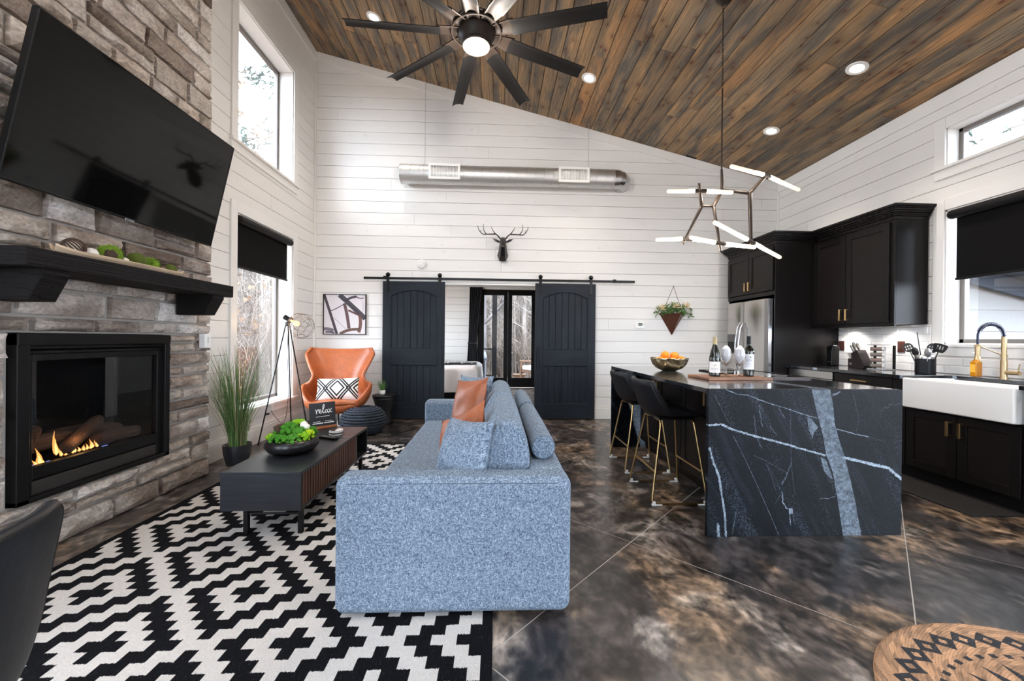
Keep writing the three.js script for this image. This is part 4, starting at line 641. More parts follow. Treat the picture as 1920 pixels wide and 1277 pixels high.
// ---- sofa
{
  const t = thing('sofa', 'long blue grey woven sofa with boxy arms, its end to the camera', 'sofa', [-0.173, 0, -2.862]), hx = 0.508, C = (g) => uvBox(g, 2.6);
  const soft = (x0, x1, y0, y1, z0, z1, r, seg = 4) => { const g = rspan(x0, x1, y0, y1, z0, z1, r, seg); return C(g); };
  add(t, 'arm', soft(-hx, hx, 0.022, 0.612, 1.0, 1.152, 0.045, 5), M.cloth);
  add(t, 'arm', soft(-hx, hx, 0.022, 0.612, -1.152, -1.0, 0.045, 5), M.cloth);
  add(t, 'back_rail', soft(0.325, hx, 0.022, 0.6, -0.999, 0.999, 0.04, 5), M.cloth);
  add(t, 'base', soft(-hx + 0.03, 0.322, 0.03, 0.285, -0.999, 0.999, 0.02), M.cloth);
  add(t, 'seat_cushion', soft(-0.495, 0.322, 0.287, 0.43, -0.998, 0.998, 0.05, 5), M.cloth);
  const seam = []; const sm = std({ color: rgb(86, 98, 112), roughness: 1 });
  add(t, 'seam', [rod([-hx + 0.06, 0.588, 1.1496], [hx - 0.06, 0.588, 1.1496], 0.0016, 5)], sm);
  for (const x of [-0.45, 0.45]) for (const z of [-1.07, 1.07]) add(t, 'foot', cyl(0.02, 0.024, 0.022, 14, x, 0.011, z), M.black);
  const BG = 'loose back cushions of the sofa';
  const bc = (label, z0, z1, lean) => { const l = z1 - z0, s = new THREE.Shape(); s.moveTo(-0.135, 0); s.lineTo(0.135, 0); s.bezierCurveTo(0.15, 0.13, 0.13, 0.3, 0.075, 0.36); s.bezierCurveTo(0.03, 0.4, -0.03, 0.395, -0.065, 0.35); s.bezierCurveTo(-0.13, 0.25, -0.15, 0.12, -0.135, 0); const g = new THREE.ExtrudeGeometry(s, { depth: l - 0.08, bevelEnabled: true, bevelThickness: 0.04, bevelSize: 0.03, bevelOffset: -0.03, bevelSegments: 5, curveSegments: 14 }); mv(g, 0, 0, -l / 2 + 0.04);
    return solo('back_cushion', label, 'cushion', C(mergeVertexed(g)), M.cloth, [0.018, 0.432, (z0 + z1) / 2], [0, 0, lean], BG); };
  const mergeVertexed = (g) => { let h = g.clone(); h.deleteAttribute('uv'); h.deleteAttribute('normal'); h = mergeVertices(h, 1e-4); return toCreasedNormals(h, 1.0); };
  bc('tall blue grey back cushion nearest the camera on the sofa', -2.86, -1.9, -0.1); bc('tall blue grey back cushion towards the far sofa arm', -3.84, -2.9, -0.06);
  const roll = (label, z0, z1) => { const l = z1 - z0, g = new THREE.LatheGeometry([[0.001, -l / 2], [0.05, -l / 2], [0.058, -l / 2 + 0.006], [0.061, -l / 2 + 0.02], [0.063, 0], [0.061, l / 2 - 0.02], [0.058, l / 2 - 0.006], [0.05, l / 2], [0.001, l / 2]].map(([x, y]) => new THREE.Vector2(x, y)), 28); rx(g, PI / 2); const o = thing('bolster', label, 'cushion', [0.243, 0.6645, (z0 + z1) / 2], 0, 'bolsters on the sofa back'); add(o, 'roll', C(g), M.cloth); for (const s of [-1, 1]) add(o, 'piping', mv(new THREE.TorusGeometry(0.0575, 0.0025, 6, 36), 0, 0, s * (l / 2 - 0.005)), M.cloth); };
  roll('round blue grey bolster on the near half of the sofa back', -3.02, -2.0); roll('round blue grey bolster on the far half of the sofa back', -3.87, -3.09);
  const pillowAt = (name, label, w, h, th, m, p, ry_, tilt, roll_, seed) => { const g = pillow(w, h, th, 18, 0.08, 0.02, seed), uv = g.attributes.uv; for (let i = 0; i < uv.count; i++) uv.setXY(i, uv.getX(i) * w * 2 + seed * 0.13, uv.getY(i) * h * 2); const o = solo(name, label, 'pillow', g, m, p, [0, 0, 0]); o.rotation.order = 'YXZ'; o.rotation.set(tilt, ry_, roll_); return o; };
  pillowAt('throw_pillow', 'blue grey throw pillow at the near end of the sofa', 0.44, 0.42, 0.15, M.cloth, [-0.165, 0.6, -2.0], -1.0, -0.3, 0.12, 3);
  pillowAt('leather_pillow', 'tan leather pillow tucked behind the near grey pillow', 0.44, 0.44, 0.15, M.leatherPillow, [-0.2, 0.578, -2.34], -0.95, -0.34, 0.45, 5);
  pillowAt('leather_pillow', 'tan leather pillow standing upright towards the far sofa end', 0.46, 0.46, 0.15, M.leatherPillow, [-0.21, 0.665, -3.15], -1.0, -0.22, 0.14, 7);
  pillowAt('throw_pillow', 'blue grey throw pillow behind the upright leather pillow', 0.44, 0.44, 0.15, M.cloth, [-0.2, 0.665, -3.55], -0.8, -0.25, 0.05, 9);
}
// ---- bucket chairs: two counter stools and the dining chair at the camera
function bucket(seatY, backTop) {          // faces +z; shell from the front edge of the seat over to the top of the back
  const P = [[seatY - 0.012, 0.215, 0.19, 0, 0.0], [seatY + 0.004, 0.18, 0.205, 0, 0.004], [seatY, 0.06, 0.215, 0.0, 0.016], [seatY - 0.008, -0.08, 0.22, 0.01, 0.045], [seatY + 0.012, -0.155, 0.222, 0.045, 0.085], [seatY + 0.07, -0.195, 0.222, 0.07, 0.05], [mixf(seatY, backTop, 0.62), -0.225, 0.218, 0.075, 0.0], [backTop - 0.03, -0.25, 0.208, 0.07, 0.0], [backTop, -0.255, 0.2, 0.07, -0.004]];
  const cr = (v, k) => { const n = P.length - 1, x = clamp(v) * n, i = Math.min(n - 1, Math.floor(x)), f = x - i, p = (j) => P[clamp(j, 0, n)][k], a = p(i - 1), b = p(i), c = p(i + 1), d = p(i + 2); return 0.5 * (2 * b + (c - a) * f + (2 * a - 5 * b + 4 * c - d) * f * f + (3 * b - a - 3 * c + d) * f * f * f); };
  return (u, v) => { const a = u * 2 - 1, e = a * a; return [a * cr(v, 2), cr(v, 0) + cr(v, 4) * e * e, cr(v, 1) + cr(v, 3) * e]; };
}
function bucketSeat(t, seatY, backTop) {
  const f = bucket(seatY, backTop), g = shell(f, 20, 34, 0.03), uv = g.attributes.uv; for (let i = 0; i < uv.count; i++) uv.setXY(i, uv.getX(i) * 0.5, uv.getY(i) * 0.9);
  add(t, 'seat_shell', g, M.blackLeather);
  const rim = []; for (let i = 0; i <= 30; i++) rim.push(f(1, i / 30)); for (let i = 1; i < 10; i++) rim.push(f(1 - i / 10, 1)); for (let i = 30; i >= 0; i--) rim.push(f(0, i / 30)); for (let i = 1; i < 10; i++) rim.push(f(i / 10, 0));
  add(t, 'piping', tube(rim, 0.0165, 170, 6, true), M.blackLeather);
  add(t, 'seat_pan', [rbox(0.3, 0.02, 0.28, 0.006, 1, 0, seatY - 0.028, 0.02)], M.black);
}
{
  const t = thing('counter_stool', 'black leather counter stool with gold legs nearer to the camera', 'stool', [1.355, 0, -3.12], PI / 2, 'counter stools at the island'), sy = 0.645;
  bucketSeat(t, sy, 0.895);
  // sled frame: for each side a front leg, a back leg and a runner, joined at the top by a cross bar under the seat
  for (const s of [-1, 1]) {
    const x0 = s * 0.145, x1 = s * 0.243;
    add(t, 'leg', [tube([[x0 * 0.3, sy - 0.04, 0.14], [x0, sy - 0.042, 0.14], [x0 + s * 0.015, sy - 0.062, 0.143], [x0 + s * 0.03, sy - 0.14, 0.152], [x1 - s * 0.006, 0.06, 0.205], [x1, 0.024, 0.203], [x1, 0.011, 0.19]], 0.008, 40, 8, false, 0.2)], M.gold);
    add(t, 'leg', [tube([[x0 * 0.3, sy - 0.04, -0.11], [x0, sy - 0.042, -0.11], [x0 + s * 0.015, sy - 0.062, -0.113], [x0 + s * 0.03, sy - 0.14, -0.125], [x1 - s * 0.006, 0.06, -0.2], [x1, 0.024, -0.199], [x1, 0.011, -0.187]], 0.008, 40, 8, false, 0.2)], M.gold);
    add(t, 'runner', rod([x1, 0.0105, -0.19], [x1, 0.0105, 0.193], 0.0075, 8), M.gold);
    for (const z of [-0.19, 0.195]) add(t, 'foot_cap', [rbox(0.022, 0.012, 0.075, 0.004, 1, x1, 0.006, z - Math.sign(z) * 0.022), rbox(0.022, 0.03, 0.024, 0.005, 1, x1, 0.017, z)], M.plasticWhite, null, null, 'white plastic foot cap');
  }
  for (const z of [0.182, -0.168]) add(t, 'footrest', rod([-0.208, 0.235, z], [0.208, 0.235, z], 0.0075, 8), M.gold);
  copyOf(t, 'black leather counter stool with gold legs farther along the island', [1.385, 0, -3.82], PI / 2);
  const d = thing('dining_chair', 'black moulded chair back cut off at the corner beside the rug', 'chair', [-1.112, 0.0, -0.675], -1.5);
  bucketSeat(d, 0.46, 0.845);
  for (const [x, z] of [[-0.2, 0.2], [0.2, 0.2], [-0.2, -0.2], [0.2, -0.2]]) add(d, 'leg', rod([x * 1.1, 0, z * 1.1], [x * 0.6, 0.43, z * 0.6], 0.011, 8), M.blackMetal);
}

// ================================================================ BACK WALL
// ---- sliding barn doors and their track
const ZD = ZB + 0.085;       // front of the doors
function barnDoor(label, cx, handleSide, mats) {
  const w = 0.912, h = 2.035, t = thing('barn_door', label, 'door', [cx, 0.014, ZD - 0.045]), U = (g, s = 1) => uvBox(g, s), st = 0.115, th = 0.042;
  const px = w / 2 - st, yA = 1.035, yB = 0.8, yC = 0.225, spring = 1.815, rise = 0.095;
  add(t, 'stile', U(rspan(-w / 2, -px, 0, h, 0, th, 0.003)), mats); add(t, 'stile', U(rspan(px, w / 2, 0, h, 0, th, 0.003)), mats);
  add(t, 'bottom_rail', uvBox(rspan(-px, px, 0, yC, 0, th, 0.003), 1, true), mats); add(t, 'lock_rail', uvBox(rspan(-px, px, yB, yA, 0, th, 0.003), 1, true), mats);
  const arch = (x) => spring + rise * (1 - (x / px) ** 2), s = new THREE.Shape(); s.moveTo(-px, h); s.lineTo(-px, spring); for (let i = 1; i <= 24; i++) { const x = -px + 2 * px * i / 24; s.lineTo(x, arch(x)); } s.lineTo(px, h); s.closePath();
  add(t, 'top_rail', uvBox(mv(extrude(s, th - 0.004, 0.002), 0, 0, 0.002), 1, true), mats);
  // raised lip round each field
  const lipTop = []; for (let i = 0; i <= 24; i++) { const x = -px + 2 * px * i / 24; lipTop.push([x, arch(x) - 0.004, 0.03]); }
  add(t, 'moulding', [tube(lipTop, 0.009, 40, 6), rod([-px + 0.005, yA, 0.03], [-px + 0.005, spring, 0.03], 0.009, 6), rod([px - 0.005, yA, 0.03], [px - 0.005, spring, 0.03], 0.009, 6), rod([-px, yA + 0.004, 0.03], [px, yA + 0.004, 0.03], 0.009, 6)], mats);
  add(t, 'moulding', [rod([-px, yB - 0.004, 0.03], [px, yB - 0.004, 0.03], 0.009, 6), rod([-px, yC + 0.004, 0.03], [px, yC + 0.004, 0.03], 0.009, 6), rod([-px + 0.005, yC, 0.03], [-px + 0.005, yB, 0.03], 0.009, 6), rod([px - 0.005, yC, 0.03], [px - 0.005, yB, 0.03], 0.009, 6)], mats);
  const n = 7, pw = 2 * px / n; for (let i = 0; i < n; i++) { const a = -px + i * pw + 0.0022, b = a + pw - 0.0044;
    const top = []; for (let k = 0; k <= 3; k++) { const x = b + (a - b) * k / 3; top.push([x, arch(x) + 0.004]); }
    add(t, 'plank', mv(board([[a, yA - 0.004], [b, yA - 0.004], ...top], 0.012, 0.003, i * 0.37 - a, i * 0.11, 'u', 1), 0, 0, 0.024), mats);
    add(t, 'plank', mv(board([[a, yC - 0.004], [b, yC - 0.004], [b, yB + 0.004], [a, yB + 0.004]], 0.012, 0.003, i * 0.41 - a, i * 0.17, 'u', 1), 0, 0, 0.024), mats); }
  add(t, 'panel_backing', span(-px, px, yC, arch(0) + 0.002, 0.004, 0.0115), M.barnGroove);
  const hx = handleSide * (w / 2 - 0.05), hd = add(t, 'handle', [rbox(0.028, 0.33, 0.022, 0.004, 1, hx, 0.92, th + 0.036), rbox(0.02, 0.026, 0.03, 0.003, 1, hx, 1.06, th + 0.015), rbox(0.02, 0.026, 0.03, 0.003, 1, hx, 0.78, th + 0.015)], M.blackMetal);
  for (const x of [-w / 2 + 0.075, w / 2 - 0.075]) {
    const hg = add(t, 'hanger', [rbox(0.042, 0.265, 0.008, 0.002, 1, x, 2.0, th + 0.005), rx(cyl(0.034, 0.034, 0.008, 6, 0, 0, 0), PI / 2).translate(x, 2.13, th + 0.005)], M.blackMetal);
    add(hg, 'wheel', rx(cyl(0.03, 0.03, 0.016, 24), PI / 2).translate(x, 2.135, th - 0.012), M.blackMetal);
    for (const y of [1.9, 1.955, 2.135]) add(hg, 'bolt', rx(cyl(0.009, 0.009, 0.008, 6), PI / 2).translate(x, y, th + 0.012), M.blackMetal);
  }
  return t;
}
barnDoor('black arched plank barn door left of the bedroom opening', -1.222, 1, M.barn);
barnDoor('black arched plank barn door right of the bedroom opening', 1.04, -1, M.barn);
{
  const t = thing('barn_door_track', 'long black steel track carrying both barn doors', 'door track', [0.068, 2.098, ZD - 0.035]);
  add(t, 'bar', rspan(-2.035, 2.035, -0.017, 0.017, -0.004, 0.004, 0.002), M.blackMetal);
  for (const x of [-1.78, -0.95, -0.38, 0.42, 1.05, 1.82]) add(t, 'standoff', [rx(cyl(0.013, 0.013, 0.05, 12), PI / 2).translate(x, 0, -0.025), rx(cyl(0.017, 0.017, 0.012, 6), PI / 2).translate(x, 0, 0.006)], M.blackMetal);
  add(t, 'coupler', [rbox(0.12, 0.022, 0.014, 0.003, 1, 0.0, 0, 0.006), rx(cyl(0.014, 0.014, 0.024, 6), PI / 2).translate(-0.045, 0, 0.006), rx(cyl(0.014, 0.014, 0.024, 6), PI / 2).translate(0.045, 0, 0.006)], M.blackMetal);
  add(t, 'end_stop', [rbox(0.05, 0.05, 0.03, 0.006, 1, -1.72, 0.004, 0.008)], M.blackMetal); add(t, 'end_stop', [rbox(0.05, 0.05, 0.03, 0.006, 1, 1.72, 0.004, 0.008)], M.blackMetal);
}
// ---- picture
{
  const m = canvasTex(512, 512, (c, w, h) => { c.fillStyle = '#ded9dc'; c.fillRect(0, 0, w, h); const r = rng(8);
    const brush = (pts, wd, col, a = 1) => { c.globalAlpha = a; c.strokeStyle = col; c.lineCap = 'butt'; for (let k = 0; k < 14; k++) { c.lineWidth = wd / 9; const o = (k / 13 - 0.5) * wd * 0.9; c.globalAlpha = a * (0.65 + 0.35 * r()); c.beginPath(); pts.forEach(([x, y], i) => { const q = pts[Math.min(i + 1, pts.length - 1)], p = pts[Math.max(i - 1, 0)], dx = q[0] - p[0], dy = q[1] - p[1], l = Math.hypot(dx, dy) || 1, X = x - dy / l * o, Y = y + dx / l * o; i ? c.lineTo(X, Y) : c.moveTo(X, Y); }); c.stroke(); } c.globalAlpha = 1; };
    const curve = (a, b, d, n = 24) => Array.from({ length: n + 1 }, (_, i) => { const t = i / n; return [(1 - t) ** 2 * a[0] + 2 * t * (1 - t) * b[0] + t * t * d[0], (1 - t) ** 2 * a[1] + 2 * t * (1 - t) * b[1] + t * t * d[1]]; });
    brush(curve([0, 0], [60, 180], [160, 512]), 34, '#3a3038'); brush(curve([190, 0], [330, 130], [512, 310]), 62, '#33303a'); brush(curve([250, 110], [290, 260], [310, 440]), 40, '#5a4344');
    brush(curve([270, 70], [330, 30], [400, 20]), 30, '#3a3540'); brush(curve([300, 200], [420, 260], [450, 270]), 26, '#5a4040'); brush(curve([440, 260], [470, 380], [430, 490]), 42, '#6a4a42'); brush(curve([200, 512], [300, 440], [440, 450]), 36, '#5c443c');
    brush(curve([80, 210], [150, 190], [260, 110]), 12, '#454a58'); brush(curve([120, 300], [200, 370], [290, 470]), 5, '#55505a'); brush(curve([470, 60], [500, 150], [470, 240]), 4, '#77727a'); brush(curve([400, 20], [440, 60], [490, 36]), 11, '#3a3540'); brush(curve([0, 450], [60, 440], [120, 470]), 40, '#5a5460', 0.8); brush(curve([20, 490], [70, 480], [130, 500]), 26, '#4a434c', 0.8); });
  const t = thing('wall_art', 'square abstract painting of dark brush strokes in a thin black frame', 'picture', [-2.248, 1.552, ZB + 0.001]), w = 0.625, h = 0.6;
  add(t, 'canvas', box(w - 0.02, h - 0.02, 0.02, 0, 0, 0.014), std({ map: m, roughness: 0.8 }));
  add(t, 'frame', [rspan(-w / 2, w / 2, h / 2 - 0.008, h / 2, 0, 0.038, 0.001), rspan(-w / 2, w / 2, -h / 2, -h / 2 + 0.008, 0, 0.038, 0.001), rspan(-w / 2, -w / 2 + 0.008, -h / 2, h / 2, 0, 0.038, 0.001), rspan(w / 2 - 0.008, w / 2, -h / 2, h / 2, 0, 0.038, 0.001)], M.black);
}
// ---- smoke detector and thermostat
{
  const t = thing('smoke_detector', 'round white smoke detector on the wall above left barn door', 'smoke detector', [-1.123, 2.318, ZB + 0.001]);
  add(t, 'base', rx(lathe([[0.001, 0], [0.073, 0], [0.073, 0.012], [0.068, 0.016], [0.001, 0.016]], 40), PI / 2), M.plasticWhite); add(t, 'cover', rx(lathe([[0.062, 0.016], [0.06, 0.034], [0.045, 0.044], [0.001, 0.046]], 40), PI / 2), M.plasticWhite);
  for (let i = 0; i < 8; i++) { const a = i / 8 * 2 * PI + 0.2; add(t, 'slot', rbox(0.004, 0.018, 0.006, 0.001, 1, 0, 0.03, 0.044).rotateZ(a), M.plasticGrey); }
  const th = thing('thermostat', 'white thermostat with grey display left of the hanging planter', 'thermostat', [2.203, 1.448, ZB + 0.001]);
  add(th, 'housing', rbox(0.15, 0.105, 0.024, 0.005, 2, 0, 0, 0.012), M.plasticWhite); add(th, 'display', rbox(0.062, 0.04, 0.003, 0.001, 1, 0, 0.004, 0.0248), std({ color: rgb(92, 98, 88), roughness: 0.25 }));
  for (const x of [0.048, 0.06]) add(th, 'button', rbox(0.008, 0.012, 0.004, 0.001, 1, x, 0.004, 0.025), M.plasticGrey);
}
// ---- stag head, faceted
{
  const t = thing('stag_head', 'faceted black stag head with antlers mounted above the doors', 'wall sculpture', [0.088, 2.377, ZB + 0.001]), m = phy({ color: rgb(20, 20, 22), roughness: 0.32, flatShading: true });
  const loft = (rings) => { const pos = [], idx = [], n = rings[0].length; rings.forEach((r) => r.forEach((p) => pos.push(...p))); for (let i = 0; i < rings.length - 1; i++) for (let j = 0; j < n; j++) { const a = i * n + j, b = i * n + (j + 1) % n, c = a + n, d = b + n; idx.push(a, b, d, a, d, c); } for (const [base, flip] of [[0, 1], [(rings.length - 1) * n, 0]]) for (let j = 1; j < n - 1; j++) idx.push(base, base + (flip ? j + 1 : j), base + (flip ? j : j + 1)); let g = new THREE.BufferGeometry(); g.setAttribute('position', new THREE.Float32BufferAttribute(pos, 3)); g.setIndex(idx); g = g.toNonIndexed(); g.computeVertexNormals(); return g; };
  const hexa = (cx, cy, z, w, h, k = 0.55) => [[cx - w / 2, cy, z], [cx - w / 2 * k, cy - h / 2, z], [cx + w / 2 * k, cy - h / 2, z], [cx + w / 2, cy, z], [cx + w / 2 * k, cy + h / 2, z], [cx - w / 2 * k, cy + h / 2, z]].map(([x, y, zz], i) => [x, y, zz + (i === 1 || i === 2 ? 0.015 : 0)]);
  add(t, 'neck', loft([hexa(0, 0.08, 0, 0.14, 0.15), hexa(0, 0.085, 0.03, 0.165, 0.17), hexa(0, 0.135, 0.12, 0.125, 0.16), hexa(0, 0.215, 0.2, 0.1, 0.13), hexa(0, 0.26, 0.23, 0.09, 0.11)]), m);
  add(t, 'head', loft([hexa(0, 0.272, 0.13, 0.085, 0.075, 0.7), hexa(0, 0.27, 0.18, 0.105, 0.1, 0.7), hexa(0, 0.235, 0.26, 0.1, 0.1, 0.7), hexa(0, 0.185, 0.335, 0.07, 0.075, 0.7), hexa(0, 0.155, 0.375, 0.055, 0.06, 0.7), hexa(0, 0.143, 0.39, 0.035, 0.04, 0.7)]), m);
  for (const s of [-1, 1]) {
    const e = new THREE.BufferGeometry(), P = [[s * 0.045, 0.27, 0.16], [s * 0.05, 0.245, 0.18], [s * 0.075, 0.245, 0.185], [s * 0.115, 0.262, 0.19], [s * 0.152, 0.303, 0.185], [s * 0.09, 0.298, 0.17], [s * 0.09, 0.272, 0.19]], F = [[0, 1, 6], [1, 2, 6], [2, 3, 6], [3, 4, 6], [4, 5, 6], [5, 0, 6], [0, 5, 4], [0, 4, 3], [0, 3, 2], [0, 2, 1]]; e.setAttribute('position', new THREE.Float32BufferAttribute(F.flatMap((f) => (s > 0 ? f : [f[0], f[2], f[1]]).flatMap((i) => P[i])), 3)); e.computeVertexNormals(); add(t, 'ear', e, m);
    const A = (x, y, z = 0.17) => [s * x, y, z];
    add(t, 'antler', [taper([A(0.035, 0.3), A(0.07, 0.345), A(0.112, 0.38), A(0.14, 0.415), A(0.162, 0.45), A(0.176, 0.478, 0.18)], 0.0125, 0.003, 26, 7), taper([A(0.108, 0.374), A(0.16, 0.366, 0.19), A(0.23, 0.362, 0.2), A(0.29, 0.36, 0.2), A(0.335, 0.398, 0.19), A(0.36, 0.44, 0.18), A(0.371, 0.49, 0.17)], 0.0115, 0.0035, 32, 7), taper([A(0.24, 0.362, 0.2), A(0.27, 0.395, 0.21), A(0.287, 0.44, 0.21), A(0.288, 0.51, 0.2)], 0.008, 0.003, 20, 6), taper([A(0.33, 0.392, 0.19), A(0.324, 0.41, 0.195), A(0.322, 0.428, 0.2)], 0.005, 0.002, 6, 5)], std({ color: rgb(20, 20, 22), roughness: 0.4 }));
  }
}
// ---- hanging wall planter
{
  const t = thing('wall_planter', 'copper triangular wall planter with cream flowers hanging by a cord', 'planter', [2.7, 1.297, ZB + 0.001]), copper = std({ color: rgb(104, 66, 50), roughness: 0.34, metalness: 0.75 }), r = rng(6);
  const y = 0.33, A = [-0.196, y, 0], B = [0.196, y, 0], C = [0.075, y - 0.005, 0.14], T = [0, 0, 0.012], g = new THREE.BufferGeometry(); g.setAttribute('position', new THREE.Float32BufferAttribute([T, C, A, T, B, C, T, A, B].flat(2), 3)); g.computeVertexNormals(); add(t, 'body', g, std({ color: rgb(104, 66, 50), roughness: 0.34, metalness: 0.75, side: THREE.DoubleSide }));
  add(t, 'rim', [rod(A, C, 0.005, 6), rod(C, B, 0.005, 6), rod(A, B, 0.004, 6), rod(T, C, 0.0035, 6), rod(T, A, 0.003, 6), rod(T, B, 0.003, 6)], copper);
  add(t, 'cord', [rod([-0.15, y, 0.004], [0.02, 0.745, 0.008], 0.003, 6), rod([0.17, y, 0.004], [0.02, 0.745, 0.008], 0.003, 6)], std({ color: rgb(92, 62, 46), roughness: 0.7 }));
  add(t, 'nail', rx(cyl(0.006, 0.006, 0.02, 8), PI / 2).translate(0.02, 0.745, 0.01), M.black);
  const green = [], petals = [[], [], []]; for (let i = 0; i < 210; i++) { const x = (r() - 0.5) * 0.44 + (i % 2 ? -0.07 : 0.1), yy = y + 0.02 + r() * 0.15 - Math.abs(x) * 0.3, z = 0.02 + 0.1 * r(), a = r() * 6, l = mixf(0.04, 0.08, r()); const lf = new THREE.ConeGeometry(0.012, l, 4, 1); lf.scale(1, 1, 0.35); lf.rotateX((r() - 0.5) * 2); lf.rotateZ((r() - 0.5) * 2.4); lf.rotateY(a); green.push(mv(lf, clamp(x, -0.26, 0.27), yy, z)); }
  [[-0.19, y + 0.06, 0.06], [0.02, y + 0.085, 0.09], [0.195, y + 0.095, 0.06]].forEach(([x, yy, z], k) => { for (let i = 0; i < 26; i++) { const a = i * 2.4, e = mixf(0.2, 1.35, (i % 13) / 13), l = mixf(0.07, 0.11, r()), p = new THREE.ConeGeometry(0.016, l, 5, 1); p.scale(1, 1, 0.3); p.translate(0, l / 2, 0); p.rotateX(e); p.rotateY(a); p.rotateX(0.9); petals[k].push(mv(p, x, yy, z)); } });
  add(t, 'foliage', green, M.foliage); const cream = std({ color: rgb(226, 206, 168), roughness: 0.8 }); petals.forEach((p) => add(t, 'flower', p, cream));
}
// ---- round air duct on two chains
{
  const R = 0.136, cy = 3.6, cz = -5.895, x0 = -1.4, x1 = 1.72, t = thing('air_duct', 'long round galvanised air duct hanging high across the back wall', 'duct', [0, cy, cz]);
  const pipe = rz(cyl(R, R, x1 - x0, 48, 0, 0, 0, true), PI / 2); add(t, 'pipe', mv(pipe, (x0 + x1) / 2, 0, 0), std({ color: rgb(206, 206, 204), roughness: 0.46, metalness: 0.9, side: THREE.DoubleSide, bumpMap: rep(leatherBump, 6, 2), bumpScale: 0.0004 }));
  const helix = []; const turns = 24; for (let i = 0; i <= turns * 20; i++) { const a = i / 20 * 2 * PI; helix.push([x0 + 0.02 + (x1 - x0 - 0.03) * i / (turns * 20), (R + 0.001) * Math.sin(a), (R + 0.001) * Math.cos(a)]); } add(t, 'spiral_seam', tube(helix, 0.0035, turns * 24, 5), M.galv);
  add(t, 'end_rim', ry(new THREE.TorusGeometry(R, 0.005, 8, 48), PI / 2).translate(x0, 0, 0), M.galv);
  // gored elbow turning back into the wall
  const gores = [], E = 5, cR = 0.16, rings = []; for (let i = 0; i <= E; i++) { const a = i / E * PI / 2; rings.push([x1 + cR * Math.sin(a), -cR + cR * Math.cos(a), a]); }
  for (let i = 0; i < E; i++) { const [xa, za, aa] = rings[i], [xb, zb, ab] = rings[i + 1], pos = [], idx = [], n = 36; for (let j = 0; j <= n; j++) { const q = j / n * 2 * PI; for (const [X, Z, a] of [[xa, za, aa], [xb, zb, ab]]) { const o = R * 1.02 * Math.cos(q); pos.push(X + o * Math.sin(a), R * 1.02 * Math.sin(q), Z + o * Math.cos(a)); } } for (let j = 0; j < n; j++) { const k = j * 2; idx.push(k, k + 2, k + 3, k, k + 3, k + 1); } const g = new THREE.BufferGeometry(); g.setAttribute('position', new THREE.Float32BufferAttribute(pos, 3)); g.setIndex(idx); g.computeVertexNormals(); add(t, 'elbow_gore', g, std({ color: rgb(200, 201, 202), roughness: 0.24, metalness: 1, side: THREE.DoubleSide })); const tr = new THREE.TorusGeometry(R * 1.025, 0.004, 6, 40); tr.rotateY(aa); add(t, 'elbow_seam', mv(tr, xa, 0, za), M.galv); }
  for (const vx of [-0.76, 1.11]) { const v = add(t, 'vent_register', [rspan(vx - 0.225, vx + 0.225, -0.112, -0.078, 0.115, 0.142, 0.003), rspan(vx - 0.225, vx + 0.225, 0.078, 0.112, 0.115, 0.142, 0.003), rspan(vx - 0.225, vx - 0.19, -0.078, 0.078, 0.115, 0.142, 0.003), rspan(vx + 0.19, vx + 0.225, -0.078, 0.078, 0.115, 0.142, 0.003)], M.plasticWhite); add(v, 'recess', span(vx - 0.19, vx + 0.19, -0.078, 0.078, 0.115, 0.117), M.black); for (let i = 0; i < 17; i++) add(v, 'louver', rbox(0.007, 0.156, 0.01, 0.001, 1, vx - 0.176 + i * 0.022, 0, 0.132), M.plasticWhite); }
  for (const [i, x] of [[0, -1.06], [1, 1.345]]) {
    const top = ceilY(x) - 0.004, y0 = cy + R * 0.98, links = [], n = Math.round((top - y0) / 0.034); for (let k = 0; k < n; k++) { const g = new THREE.TorusGeometry(0.013, 0.0022, 5, 12); g.scale(0.6, 1.45, 1); if (k % 2) ry(g, PI / 2); links.push(mv(g, 0, (k + 0.5) * (top - y0) / n, 0)); }
    const c = thing('chain', i ? 'thin steel chain holding the right end of the air duct' : 'thin steel chain holding the left end of the air duct', 'chain', [x, y0, cz]); add(c, 'links', links, M.galv); add(c, 'strap', ry(new THREE.TorusGeometry(R + 0.003, 0.003, 5, 48), PI / 2).translate(0, -R * 0.98, 0), M.galv);
  }
}

// ================================================================ CEILING
// ---- recessed lights
{
  const mk = (label, x, z) => {
    const y = ceilY(x), t = thing('recessed_light', label, 'ceiling light', [x, y, z]); t.rotation.z = -Math.atan(SLOPE);
    add(t, 'trim_ring', rx(lathe([[0.058, 0.004], [0.058, -0.006], [0.085, -0.009], [0.092, -0.004], [0.092, 0.004]], 40), 0), M.plasticWhite);
    add(t, 'lens', lathe([[0.001, -0.004], [0.058, -0.004]], 32), M.can);
    const l = new THREE.SpotLight(WARM, LAMP.can, 0, 0.85, 0.9); l.shadow.radius = 2.6; l.position.set(0, -0.03, 0); l.target.position.set(3 * Math.sin(Math.atan(SLOPE)), -3 * Math.cos(Math.atan(SLOPE)), 0); l.castShadow = true; t.add(l, l.target); return t;
  };
  mk('glowing recessed ceiling light left of the ceiling fan', -1.54, -5.0); mk('glowing recessed ceiling light just right of the fan blades', 1.13, -4.97);
  mk('glowing recessed light near the kitchen window, the larger of two', 3.5, -3.78); mk('glowing recessed light farther along the kitchen ceiling', 3.48, -4.97);
  mk('recessed ceiling light over the dining end of the room', 1.13, -1.2); mk('recessed ceiling light above the rug near chimney', -1.54, -1.2); mk('recessed ceiling light over the dining end by the kitchen wall', 3.5, -1.2);
}
